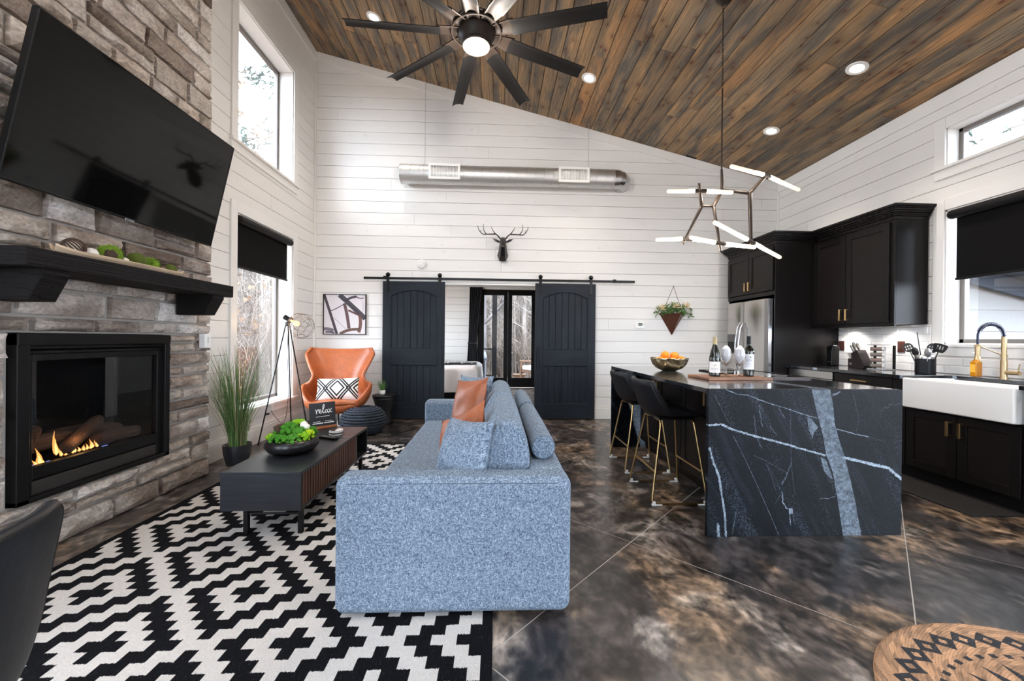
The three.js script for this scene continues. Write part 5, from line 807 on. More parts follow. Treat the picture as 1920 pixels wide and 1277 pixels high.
// ---- ceiling fan
{
  const c = [-0.187, 3.765, -3.36], t = thing('ceiling_fan', 'large black nine-bladed ceiling fan with a round glowing light', 'ceiling fan', c), m = phy({ color: rgb(46, 38, 33), roughness: 0.5, specularIntensity: 0.6 }), bl = phy({ color: rgb(20, 19, 19), roughness: 0.5, specularIntensity: 0.6 });
  const top = ceilY(c[0]) - c[1];
  add(t, 'downrod', cyl(0.014, 0.014, top - 0.06, 16, 0, top / 2 + 0.04, 0), m); const cn = lathe([[0.001, 0.03], [0.075, 0.03], [0.07, -0.01], [0.05, -0.06], [0.02, -0.075]], 32); rz(cn, -Math.atan(SLOPE)); add(t, 'canopy', mv(cn, 0, top - 0.01, 0), m);
  add(t, 'motor_housing', lathe([[0.001, 0.16], [0.05, 0.155], [0.12, 0.12], [0.15, 0.08], [0.15, -0.03], [0.125, -0.05], [0.125, -0.095], [0.118, -0.1], [0.001, -0.1]], 40), m);
  add(t, 'outer_ring', [rx(new THREE.TorusGeometry(0.205, 0.009, 8, 60), PI / 2).translate(0, -0.005, 0), rx(new THREE.TorusGeometry(0.2, 0.005, 8, 60), PI / 2).translate(0, 0.04, 0)], m);
  add(t, 'light_rim', lathe([[0.118, -0.1], [0.118, -0.12], [0.106, -0.122], [0.104, -0.105]], 36), m);
  add(t, 'lens', lathe([[0.104, -0.112], [0.1, -0.126], [0.06, -0.134], [0.001, -0.136]], 36), std({ color: 0xffffff, emissive: new THREE.Color().setRGB(1, 0.95, 0.86), emissiveIntensity: 5 }));
  const one = () => { const prof = (u, v) => { const r0 = mixf(0.3, 1.065, v), w = mixf(0.062, 0.058, v), a = u * 2 - 1; return [r0, 0.018 * (1 - a * a) - 0.012 + a * 0.016, a * w]; }; return shell(prof, 8, 10, 0.006); };
  const bg = one(), arm = shell((u, v) => { const r0 = mixf(0.15, 0.325, v), w = mixf(0.05, 0.065, v), a = u * 2 - 1; return [r0, 0.018 * (1 - a * a) - 0.004 + a * 0.017 * v, a * w]; }, 6, 6, 0.012);
  for (let i = 0; i < 9; i++) { const b = add(t, 'blade', bg, bl); b.rotation.y = -((176.2 + 40 * i) * PI / 180); add(b, 'blade_bracket', arm, m); }
  const l = new THREE.PointLight(WARM, LAMP.fan); l.shadow.radius = 5; lamp(t, l, [0, -0.22, 0]);
}
// ---- branching chandelier over the island
{
  const O = [2.0, 2.556, -3.5], t = thing('chandelier', 'branching bronze chandelier with frosted glass tubes over the island', 'chandelier', O), m = std({ color: rgb(48, 38, 31), roughness: 0.4, metalness: 0.5 });
  const L = (p) => [p[0] - O[0], p[1] - O[1], p[2] - O[2]];
  const A = [1.998, 2.74, -3.5], B = [2.008, 2.556, -3.5], C = [2.259, 2.535, -3.5], D = [2.41, 2.7, -3.5], E = [1.93, 2.413, -3.5], F = [1.823, 2.411, -3.5], Gt = [1.753, 2.581, -3.42], G = [1.784, 2.524, -3.45], Hh = [1.743, 2.14, -3.6], Ht = [1.708, 2.093, -3.62], I = [1.936, 2.057, -3.4], It = [1.93, 1.98, -3.38], J = [2.243, 2.114, -3.45], Jt = [2.244, 2.052, -3.45];
  const top = ceilY(O[0]) - 0.004;
  const arm = (a, b, r1 = 0.0115, r2 = 0.0145) => add(t, 'arm', [rod(L(a), L(b), r1, 8, r2)], m);
  arm(A, B, 0.011, 0.016); arm(B, C, 0.013, 0.016); arm(C, D, 0.016, 0.013); arm(B, E, 0.014, 0.016); arm(E, F, 0.012, 0.012); arm(F, Gt, 0.016, 0.012); arm(F, Ht, 0.015, 0.011); arm(E, It, 0.015, 0.011); arm(C, Jt, 0.018, 0.014);
  add(t, 'joint', [B, C, E, F].map((p) => mv(new THREE.SphereGeometry(0.0185, 14, 10), ...L(p))), m);
  add(t, 'stem', rod(L([1.998, 2.74, -3.5]), L([1.998, 3.46, -3.5]), 0.0065, 8), m);
  const links = [], n = Math.round((top - 0.03 - 3.46) / 0.03); for (let k = 0; k < n; k++) { const g = new THREE.TorusGeometry(0.0115, 0.0026, 5, 12); g.scale(0.62, 1.5, 1); if (k % 2) ry(g, PI / 2); links.push(mv(g, -0.002, 3.46 - O[1] + (k + 0.5) * (top - 0.03 - 3.46) / n, 0)); } add(t, 'chain', links, m);
  const cn = lathe([[0.001, 0], [0.065, 0], [0.06, -0.012], [0.02, -0.028], [0.001, -0.03]], 30); rz(cn, -Math.atan(SLOPE)); add(t, 'canopy', mv(cn, 0, top - O[1], 0), m);
  const pair = (a, b, c, g = 0.05) => { const va = V3(...a), vb = V3(...b), vc = V3(...c), d = vb.clone().sub(va).normalize(), p1 = vc.clone().addScaledVector(d, -g), p2 = vc.clone().addScaledVector(d, g), arr = (v) => [v.x, v.y, v.z];
    add(t, 'socket', rod(L(arr(p1)), L(arr(p2)), 0.0165, 12), m);
    for (const [s, e] of [[p1, va], [p2, vb]]) { const l = e.clone().sub(s).length(); const w = s.clone().lerp(e, 0.28); add(t, 'glass_tube', [rod(L(arr(w)), L(arr(e)), 0.0175, 14), mv(new THREE.SphereGeometry(0.0175, 12, 8), ...L(arr(e)))], M.tubeGlow); add(t, 'lit_end', rod(L(arr(s)), L(arr(w)), 0.0176, 14), M.tubeHot, null, null, 'brightly lit end of the glass tube');
      if (l > 0.05) { const pl = new THREE.PointLight(WARM, LAMP.tube); pl.shadow.radius = 1; const q = s.clone().lerp(e, 0.35); q.y -= 0.045; lamp(t, pl, L(arr(q))); } } };
  pair([1.972, 2.68, -3.3], [2.862, 2.655, -3.7], [2.41, 2.695, -3.5]); pair([1.52, 2.533, -3.5], [2.03, 2.5, -3.4], G); pair([1.47, 2.132, -3.62], [2.0, 2.124, -3.62], Hh); pair([1.66, 2.09, -3.36], [2.252, 2.033, -3.42], I); pair([1.833, 2.205, -3.3], [2.613, 1.988, -3.6], [2.243, 2.09, -3.452]);
}

// ================================================================ KITCHEN
// black granite with white veins: drawn on canvas, then speckled
function granite(w, h, draw, seed) {
  const c = document.createElement('canvas'); c.width = w; c.height = h; const g = c.getContext('2d'); g.fillStyle = '#000'; g.fillRect(0, 0, w, h); draw(g, w, h); const im = g.getImageData(0, 0, w, h).data;
  return tex(w, h, (u, v, x, y) => {
    const i = ((h - 1 - y) * w + x) * 4, n = hash2(Math.floor(x / 3), Math.floor(y / 3), seed), n2 = hash2(Math.floor((x + 1) / 4), Math.floor((y + 2) / 4), seed + 3), f = fbm(u, v, 7, 5, 5, seed + 7), ed = fbm(u, v, 60, 60, 3, seed + 9), band = fbm(u + v * 0.35, v * 0.25, 14, 3, 4, seed + 11);
    let k = im[i] / 255; k = clamp(k * (0.55 + 0.75 * ed)); k = k > 0.02 ? k * (0.7 + 0.5 * n) : 0; k = Math.max(k, 0.1 * sstep(0.58, 0.75, fbm(u * 1.0 + v * 0.4, v * 0.6, 26, 4, 4, seed + 21)) * (0.4 + n));
    let b = [7, 11, 17].map((q) => q * (0.4 + 1.2 * f)); const sp = 0.18 + 0.82 * sstep(0.42, 0.68, band); b = b.map((q, i) => q * (0.6 + 0.8 * n) + (n2 > 0.9 - sp * 0.2 ? 12 + 50 * sp : 0) * (0.3 + n) * [0.92, 1, 1.08][i]);
    return mix3(b, [158, 172, 186], k);
  });
}
const stroke = (g, pts, w, a, jit = 0, seed = 1) => { const r = rng(seed); g.strokeStyle = `rgba(255,255,255,${a})`; g.lineJoin = g.lineCap = 'round'; for (let i = 0; i < pts.length - 1; i++) { const [x0, y0] = pts[i], [x1, y1] = pts[i + 1], n = Math.max(2, Math.round(Math.hypot(x1 - x0, y1 - y0) / 7)); let p = [x0, y0]; for (let k = 1; k <= n; k++) { const t = k / n, q = [mixf(x0, x1, t) + (r() - 0.5) * jit, mixf(y0, y1, t) + (r() - 0.5) * jit]; g.lineWidth = w * mixf(0.6, 1.3, r()); g.beginPath(); g.moveTo(...p); g.lineTo(...q); g.stroke(); p = q; } } };
const poly = (g, pts, a) => { g.fillStyle = `rgba(255,255,255,${a})`; g.beginPath(); pts.forEach((p, i) => (i ? g.lineTo(...p) : g.moveTo(...p))); g.closePath(); g.fill(); };
const slabMap = granite(1328, 976, (g, w, h) => {    // the waterfall end towards the camera, as veined in the photograph
  const S = (pts, wd, a, j = 3, s = 1) => stroke(g, pts.map(([x, y]) => [(x - 95) / 1305 * w, (y - 250) / 976 * h]), wd, a, j, s), P = (pts, a) => poly(g, pts.map(([x, y]) => [(x - 95) / 1305 * w, (y - 250) / 976 * h]), a);
  P([[780, 250], [905, 250], [925, 340], [940, 480], [975, 600], [1010, 700], [1050, 850], [1085, 1000], [1130, 1228], [1005, 1228], [985, 1110], [960, 960], [930, 800], [885, 690], [862, 560], [825, 430], [800, 330]], 0.62);
  S([[95, 490], [180, 482], [250, 515], [400, 560], [560, 600], [700, 640], [880, 690]], 12, 0.9, 4, 2); S([[1005, 705], [1120, 730], [1220, 755], [1310, 775], [1400, 850]], 17, 0.9, 4, 3);
  S([[205, 252], [290, 285], [350, 288], [430, 320], [520, 350], [640, 385], [740, 420], [820, 440]], 5, 0.7, 3, 4); S([[945, 512], [1010, 528], [1080, 548], [1170, 565]], 6, 0.66, 3, 5); S([[1170, 565], [1290, 600]], 2, 0.3, 3, 6);
  S([[105, 640], [130, 730], [170, 830], [190, 960], [210, 1080], [218, 1228]], 13, 0.7, 5, 7); S([[165, 1140], [172, 1228]], 20, 0.55, 5, 8); S([[285, 1060], [262, 1200]], 6, 0.4, 4, 9);
  S([[260, 560], [330, 690], [420, 880], [520, 1100], [575, 1228]], 3.4, 0.55, 2, 10); S([[135, 290], [190, 400], [230, 475]], 3, 0.45, 3, 11);
  P([[752, 430], [775, 440], [828, 500], [800, 540], [790, 575], [765, 520]], 0.6); P([[845, 700], [880, 715], [915, 800], [930, 850], [900, 830], [870, 790]], 0.62);
  S([[590, 930], [595, 1000], [625, 1045]], 8, 0.6, 6, 12); S([[590, 930], [545, 1010]], 4, 0.4, 5, 13); P([[635, 1040], [662, 1040], [664, 1075], [640, 1080]], 0.75); S([[640, 1060], [650, 1150]], 6, 0.5, 5, 14); S([[660, 1060], [680, 1150]], 5, 0.4, 5, 15);
  S([[845, 975], [900, 978], [948, 962]], 4, 0.5, 2, 16); S([[400, 690], [470, 720], [560, 770], [630, 810]], 3, 0.4, 4, 17); S([[650, 740], [620, 820], [590, 880]], 9, 0.28, 8, 18); S([[640, 370], [645, 560], [650, 750], [675, 950]], 4, 0.25, 7, 19);
  S([[430, 350], [445, 470], [455, 500]], 7, 0.35, 8, 20); S([[395, 420], [415, 560], [450, 640]], 6, 0.28, 8, 21); S([[500, 490], [550, 555]], 4, 0.4, 4, 22); S([[925, 290], [975, 262]], 12, 0.4, 8, 23); S([[1060, 260], [1085, 380], [1105, 450], [1085, 540]], 3, 0.3, 6, 24); S([[1250, 390], [1320, 350], [1395, 345]], 6, 0.2, 14, 25); S([[480, 740], [520, 830], [545, 920]], 4, 0.3, 6, 26); S([[560, 370], [600, 440]], 6, 0.35, 8, 27);
}, 400);
const topMap = granite(1024, 1024, (g, w, h) => { const r = rng(3); stroke(g, [[600, 1023], [560, 700], [600, 400], [540, 0]], 60, 0.5, 12, 3); stroke(g, [[0, 300], [300, 380], [700, 500], [1023, 520]], 14, 0.6, 6, 4); stroke(g, [[0, 820], [400, 760], [1023, 900]], 8, 0.5, 5, 5); for (let i = 0; i < 14; i++) { const x = r() * w, y = r() * h; stroke(g, [[x, y], [x + 160 * (r() - 0.5), y + 260 * (r() - 0.3)]], 3, 0.35, 6, i + 6); } }, 440);
const farMap = granite(512, 512, (g) => { stroke(g, [[90, 0], [150, 200], [230, 512]], 70, 0.55, 14, 3); stroke(g, [[60, 60], [260, 260], [420, 512]], 80, 0.55, 18, 4); stroke(g, [[400, 0], [470, 512]], 20, 0.4, 8, 5); }, 470);
const gran = (m) => phy({ map: m, roughness: 0.25, clearcoat: 1, clearcoatRoughness: 0.1, specularIntensity: 1 });
const GR = { slab: gran(slabMap), top: gran(topMap), far: gran(farMap) };
GR.slab.roughness = 0.45; GR.slab.clearcoat = 0; GR.slab.specularIntensity = 0.35; GR.far.clearcoat = 0; GR.far.specularIntensity = 0.35;
const uvFit = (g, fn) => { const h = g.index ? g.toNonIndexed() : g, p = h.attributes.position, uv = new Float32Array(p.count * 2); for (let i = 0; i < p.count; i++) { const [a, b] = fn(p.getX(i), p.getY(i), p.getZ(i)); uv[i * 2] = a; uv[i * 2 + 1] = b; } h.setAttribute('uv', new THREE.BufferAttribute(uv, 2)); return h; };
// a frame-and-panel door lying in the (z, y) plane, its face towards -x at x = 0
function cabinetDoor(parent, z0, z1, y0, y1, x, handle, s = 0.065) {
  const d = add(parent, 'door', [rspan(x, x + 0.02, y0, y1, z0, z0 + s, 0.002), rspan(x, x + 0.02, y0, y1, z1 - s, z1, 0.002), rspan(x, x + 0.02, y1 - s, y1, z0 + s, z1 - s, 0.002), rspan(x, x + 0.02, y0, y0 + s, z0 + s, z1 - s, 0.002)], M.cabinet);
  add(d, 'panel', rspan(x + 0.009, x + 0.018, y0 + s - 0.004, y1 - s + 0.004, z0 + s - 0.004, z1 - s + 0.004, 0.001), M.cabinetPanel);
  if (handle) { const [hz, hy, l, dir] = handle; add(d, 'handle', dir === 'h' ? [rbox(0.012, 0.014, l, 0.002, 1, x - 0.03, hy, hz), rbox(0.03, 0.012, 0.012, 0.002, 1, x - 0.014, hy, hz - l / 2 + 0.01), rbox(0.03, 0.012, 0.012, 0.002, 1, x - 0.014, hy, hz + l / 2 - 0.01)] : [rbox(0.012, l, 0.02, 0.002, 1, x - 0.032, hy, hz), rbox(0.032, 0.012, 0.02, 0.002, 1, x - 0.016, hy - l / 2 + 0.006, hz), rbox(0.032, 0.012, 0.02, 0.002, 1, x - 0.016, hy + l / 2 - 0.006, hz)], M.gold, null, null, 'brushed gold bar handle'); }
  return d;
}
const crown = (t, x0, x1, z0, z1, y, oz0, oz1) => { const st = [[0.006, 0, 0.035], [0.016, 0.035, 0.05], [0.026, 0.05, 0.066], [0.04, 0.066, 0.084], [0.055, 0.084, 0.104], [0.066, 0.104, 0.118], [0.078, 0.118, 0.142]]; add(t, 'crown_moulding', st.map(([o, a, b]) => rspan(x0 - o, x1, y + a, y + b, z0 - o * oz0, z1 + o * oz1, 0.004)), M.cabinet); };
// ---- refrigerator and its surround
{
  const t = thing('fridge_cabinet', 'tall black cabinet surround with two small doors above the fridge', 'cabinet', [0, 0, 0]);
  add(t, 'side_panel', rspan(3.52, 4.353, 0, 2.45, -4.938, -4.92, 0.002), M.cabinet); add(t, 'side_panel', rspan(3.54, 4.353, 0, 2.45, -5.95, -5.932, 0.002), M.cabinet);
  add(t, 'box', [span(3.545, 4.353, 1.84, 2.45, -5.931, -4.939)], M.cabinet); add(t, 'face_frame', rspan(3.524, 3.544, 1.805, 1.86, -5.95, -4.939, 0.002), M.cabinet); add(t, 'face_frame', rspan(3.524, 3.544, 2.42, 2.45, -5.95, -4.939, 0.002), M.cabinet);
  cabinetDoor(t, -5.925, -5.44, 1.865, 2.415, 3.502, [-5.475, 1.965, 0.12]); cabinetDoor(t, -5.43, -4.95, 1.865, 2.415, 3.502, [-5.395, 1.965, 0.12]);
  crown(t, 3.52, 4.353, -5.95, -4.92, 2.45, 1, 1);
  const f = thing('refrigerator', 'stainless steel side by side refrigerator with curved handles and dispenser', 'refrigerator', [0, 0, 0]), st = phy({ color: rgb(188, 184, 180), roughness: 0.24, metalness: 1, anisotropy: 0.3, bumpMap: tex(64, 512, (u, v) => fbm(u, v, 2, 200, 2, 5), false), bumpScale: 0.0001 });
  add(f, 'body', rspan(3.55, 4.25, 0.03, 1.765, -5.845, -4.96, 0.004), std({ color: rgb(70, 70, 72), roughness: 0.5 }));
  const dr = (z0, z1) => { const s = new THREE.Shape(), n = 10, w = z1 - z0; s.moveTo(0, z0); for (let i = 0; i <= n; i++) { const q = i / n * 2 - 1; s.lineTo(-0.092 - 0.022 * (1 - q * q) + (Math.abs(q) > 0.99 ? 0.006 : 0), z0 + w * i / n); } s.lineTo(0, z1); s.closePath(); const g = extrude(s, 1.68, 0.003); rx(g, PI / 2); return mv(g, 3.545, 1.755, 0); };
  add(f, 'freezer_door', uvBox(dr(-5.845, -5.475), 1), st); add(f, 'fridge_door', uvBox(dr(-5.468, -4.955), 1), st);
  add(f, 'door_edge', rspan(3.47, 3.547, 0.08, 1.753, -4.9515, -4.951, 0.0001, 1), M.chrome);
  for (const [z, s] of [[-5.5, -1], [-5.43, 1]]) add(f, 'handle', [tube([[3.425, 1.47, z], [3.392, 1.38, z], [3.372, 1.25, z], [3.365, 1.12, z], [3.372, 0.98, z], [3.392, 0.85, z], [3.425, 0.76, z]], 0.012, 40, 8)], M.chrome);
  add(f, 'dispenser', [rspan(3.42, 3.445, 1.03, 1.31, -5.785, -5.575, 0.004)], std({ color: rgb(96, 94, 94), roughness: 0.3, metalness: 0.7 })); add(f, 'dispenser_recess', rspan(3.417, 3.4215, 1.045, 1.2, -5.77, -5.59, 0.002), M.black);
  add(f, 'grille', rspan(3.5, 3.549, 0.0, 0.07, -5.84, -4.96, 0.004), M.black);
}
// ---- upper cabinet with lights beneath it
{
  const t = thing('upper_cabinet', 'black wall cabinet with two shaker doors and crown moulding above counter', 'cabinet', [0, 0, 0]);
  add(t, 'box', [span(4.022, 4.353, 1.4, 2.45, -4.917, -3.872)], M.cabinet); add(t, 'face_frame', [rspan(4.004, 4.0215, 1.4, 2.45, -4.917, -3.872, 0.002)], M.cabinet);
  cabinetDoor(t, -4.86, -4.425, 1.415, 2.43, 3.983, [-4.46, 1.52, 0.13]); cabinetDoor(t, -4.415, -3.915, 1.415, 2.43, 3.983, [-4.38, 1.52, 0.13]);
  add(t, 'bottom_rail', rspan(4.004, 4.03, 1.375, 1.399, -4.917, -3.872, 0.002), M.cabinet);
  crown(t, 4.0, 4.353, -4.83, -3.872, 2.45, 0, 1);
  for (const z of [-4.68, -4.11]) { const l = thing('under_cabinet_light', z < -4.5 ? 'small bright light under the wall cabinet near the fridge side' : 'small bright light under the wall cabinet near the window', 'light', [4.22, 1.399, z]); add(l, 'housing', cyl(0.036, 0.036, 0.008, 24, 0, -0.004, 0), M.plasticWhite); add(l, 'lens', cyl(0.028, 0.028, 0.003, 24, 0, -0.0095, 0), M.led); const p = new THREE.SpotLight(new THREE.Color().setRGB(1, 0.93, 0.86), LAMP.under, 0, 1.35, 0.6); p.shadow.radius = 1.4; p.position.set(0, -0.016, 0); p.target.position.set(0.02, -1, 0); p.castShadow = true; l.add(p, p.target); }
}
// ---- tiled backsplash: bevelled subway tiles in running bond
{
  const w = structure('wall_backsplash'), r = rng(12), z1 = -1.95;
  add(w, 'grout', [span(4.356, 4.3685, 0.9, 1.4, -4.918, -3.832), span(4.356, 4.3685, 0.9, 1.083, -3.832, z1)], std({ color: rgb(196, 192, 188), roughness: 0.9 }));
  const tm = [1, 0.97, 0.985].map((k) => phy({ color: new THREE.Color().setRGB(0.84 * k, 0.83 * k, 0.82 * k), roughness: 0.14, clearcoat: 0.5, clearcoatRoughness: 0.05 })), TH = 0.0765, TW = 0.302;
  for (let j = 0; j < 7; j++) { const y0 = 0.916 + j * TH, yb = Math.min(y0 + TH, 1.399); for (let k = 0; k < 11; k++) { let a = -4.918 + (k - (j % 2) * 0.5) * TW, b = a + TW; a = Math.max(a, -4.917); const top = y0 > 1.06 ? -3.834 : z1; b = Math.min(b, top); let yt = yb; if (b - a < 0.02) continue; if (y0 < 1.083 && yt > 1.083 && b > -3.834) yt = yb; 
    const pieces = y0 <= 1.083 && yb > 1.083 ? [[a, Math.min(b, -3.834), yb], [Math.max(a, -3.834), b, 1.083]] : [[a, b, yb]];
    for (const [p, q, y] of pieces) { if (q - p < 0.02 || y - y0 < 0.01) continue; const g = board([[p + 0.0012, y0 + 0.0012], [q - 0.0012, y0 + 0.0012], [q - 0.0012, y - 0.0012], [p + 0.0012, y - 0.0012]], 0.009, 0.0045); ry(g, -PI / 2); add(w, 'tile', mv(g, 4.349, 0, 0), tm[Math.floor(r() * 3)]); } } }
}
// ---- base cabinets, dishwasher, sink, worktop
{
  const X = 3.7, t = thing('base_cabinet', 'black base cabinet with drawers between dishwasher and sink', 'cabinet', [0, 0, 0]);
  add(t, 'carcass', [span(X + 0.021, 4.353, 0.1, 0.882, -4.236, -3.47)], M.cabinet); add(t, 'toe_kick', span(3.77, 4.353, 0, 0.099, -4.236, -3.47), M.black);
  const drawer = (z0, z1, y0, y1, hl) => { const d = add(t, 'drawer', rspan(X, X + 0.02, y0, y1, z0, z1, 0.003), M.cabinet); add(d, 'handle', [rbox(0.012, 0.014, hl, 0.002, 1, X - 0.03, (y0 + y1) / 2 + 0.015, (z0 + z1) / 2), rbox(0.03, 0.012, 0.012, 0.002, 1, X - 0.014, (y0 + y1) / 2 + 0.015, (z0 + z1) / 2 - hl / 2 + 0.01), rbox(0.03, 0.012, 0.012, 0.002, 1, X - 0.014, (y0 + y1) / 2 + 0.015, (z0 + z1) / 2 + hl / 2 - 0.01)], M.gold, null, null, 'brushed gold bar handle'); };
  drawer(-4.23, -3.59, 0.735, 0.872, 0.18); drawer(-4.23, -3.59, 0.43, 0.725, 0.18); drawer(-4.23, -3.59, 0.115, 0.42, 0.18);
  add(t, 'filler', rspan(X, X + 0.02, 0.1, 0.88, -3.58, -3.47, 0.002), M.cabinet);
  const s = thing('sink_cabinet', 'black base cabinet with gold handled doors under the white sink', 'cabinet', [0, 0, 0]);
  add(s, 'carcass', [span(X + 0.021, 4.353, 0.1, 0.632, -3.469, -2.66)], M.cabinet); add(s, 'toe_kick', span(3.77, 4.353, 0, 0.099, -3.469, -2.66), M.black);
  cabinetDoor(s, -3.46, -3.068, 0.115, 0.62, X, [-3.108, 0.51, 0.12]); cabinetDoor(s, -3.06, -2.668, 0.115, 0.62, X, [-3.022, 0.51, 0.12]);
  const e = thing('end_cabinet', 'black base cabinet right of the sink at the picture edge', 'cabinet', [0, 0, 0]);
  add(e, 'carcass', [span(X + 0.021, 4.353, 0.1, 0.882, -2.659, -1.95)], M.cabinet); add(e, 'toe_kick', span(3.77, 4.353, 0, 0.099, -2.659, -1.95), M.black); cabinetDoor(e, -2.62, -1.96, 0.115, 0.872, X, [-2.58, 0.78, 0.12]);
  const d = thing('dishwasher', 'stainless steel dishwasher front beside the fridge panel', 'dishwasher', [0, 0, 0]);
  add(d, 'body', span(X + 0.03, 4.3, 0.1, 0.88, -4.9, -4.25), M.black); add(d, 'front', rspan(X - 0.01, X + 0.029, 0.11, 0.79, -4.895, -4.245, 0.004), M.steel); add(d, 'control_panel', rspan(X - 0.01, X + 0.029, 0.795, 0.878, -4.895, -4.245, 0.004), M.steel); add(d, 'handle', rod([X - 0.045, 0.77, -4.85], [X - 0.045, 0.77, -4.29], 0.01), M.chrome);
  const w = thing('worktop', 'polished black stone worktop along the kitchen wall', 'worktop', [0, 0, 0]);
  add(w, 'slab', [[3.668, 4.354, -4.917, -3.463], [4.135, 4.354, -3.463, -2.664], [3.668, 4.354, -2.664, -1.93]].map(([a, b, c, e2]) => uvBox(rspan(a, b, 0.884, 0.915, c, e2, 0.003), 1)), GR.top);
  const k = thing('farmhouse_sink', 'white porcelain farmhouse sink with deep apron front', 'sink', [3.652, 0.636, -3.0635]), wz = 0.392;
  add(k, 'apron', rspan(0, 0.035, 0, 0.262, -wz, wz, 0.014, 3), M.porcelain);
  add(k, 'basin', [rspan(0.02, 0.475, 0.0, 0.025, -wz + 0.004, wz - 0.004, 0.01, 2), rspan(0.455, 0.48, 0, 0.246, -wz + 0.004, wz - 0.004, 0.008, 2), rspan(0.02, 0.478, 0, 0.255, -wz, -wz + 0.025, 0.01, 2), rspan(0.02, 0.478, 0, 0.255, wz - 0.025, wz, 0.01, 2)], M.porcelain);
  add(k, 'drain', cyl(0.04, 0.04, 0.004, 24, 0.24, 0.0275, 0), M.chrome);
  // faucet
  const f = thing('faucet', 'tall gold spring neck kitchen faucet with dark blue coil', 'faucet', [4.215, 0.9155, -3.155]), bl = std({ color: rgb(28, 32, 62), roughness: 0.3, metalness: 0.3 });
  add(f, 'body', [cyl(0.026, 0.026, 0.012, 24, 0, 0.006, 0), cyl(0.021, 0.021, 0.15, 24, 0, 0.085, 0), cyl(0.0165, 0.0165, 0.19, 24, 0, 0.255, 0)], M.brass);
  const arc = []; for (let i = 0; i <= 20; i++) { const a = PI * i / 20; arc.push([-0.115 + 0.115 * Math.cos(a), 0.35 + 0.105 * Math.sin(a), 0]); } const path = [[0, 0.33, 0], ...arc, [-0.23, 0.3, 0], [-0.23, 0.27, 0]];
  add(f, 'hose', tube(path, 0.0075, 60, 8), bl); const cv = new THREE.CatmullRomCurve3(path.slice(0, 19).map((p) => V3(...p))), co = []; for (let i = 0; i <= 22 * 12; i++) { const u = i / (22 * 12), p = cv.getPointAt(u), tg = cv.getTangentAt(u), n = V3(0, 0, 1), b = tg.clone().cross(n), a = u * 22 * 2 * PI; co.push([p.x + 0.0135 * (b.x * Math.cos(a)), p.y + 0.0135 * b.y * Math.cos(a), 0.0135 * Math.sin(a)]); } add(f, 'coil', tube(co, 0.0024, 22 * 12, 5), bl);
  add(f, 'spray_head', [cyl(0.016, 0.016, 0.1, 20, -0.23, 0.235, 0), cyl(0.022, 0.016, 0.03, 20, -0.23, 0.175, 0)], M.brass); add(f, 'support_arm', [rod([0, 0.19, 0], [-0.22, 0.275, 0], 0.005, 8), mv(rx(new THREE.TorusGeometry(0.02, 0.005, 8, 24), PI / 2), -0.23, 0.275, 0), cyl(0.021, 0.021, 0.016, 20, 0, 0.19, 0)], M.brass);
  add(f, 'lever', [rx(cyl(0.017, 0.017, 0.085, 20), PI / 2).translate(0, 0.055, 0.06), rod([0, 0.06, 0.09], [0, 0.13, 0.102], 0.0045)], M.brass);
}
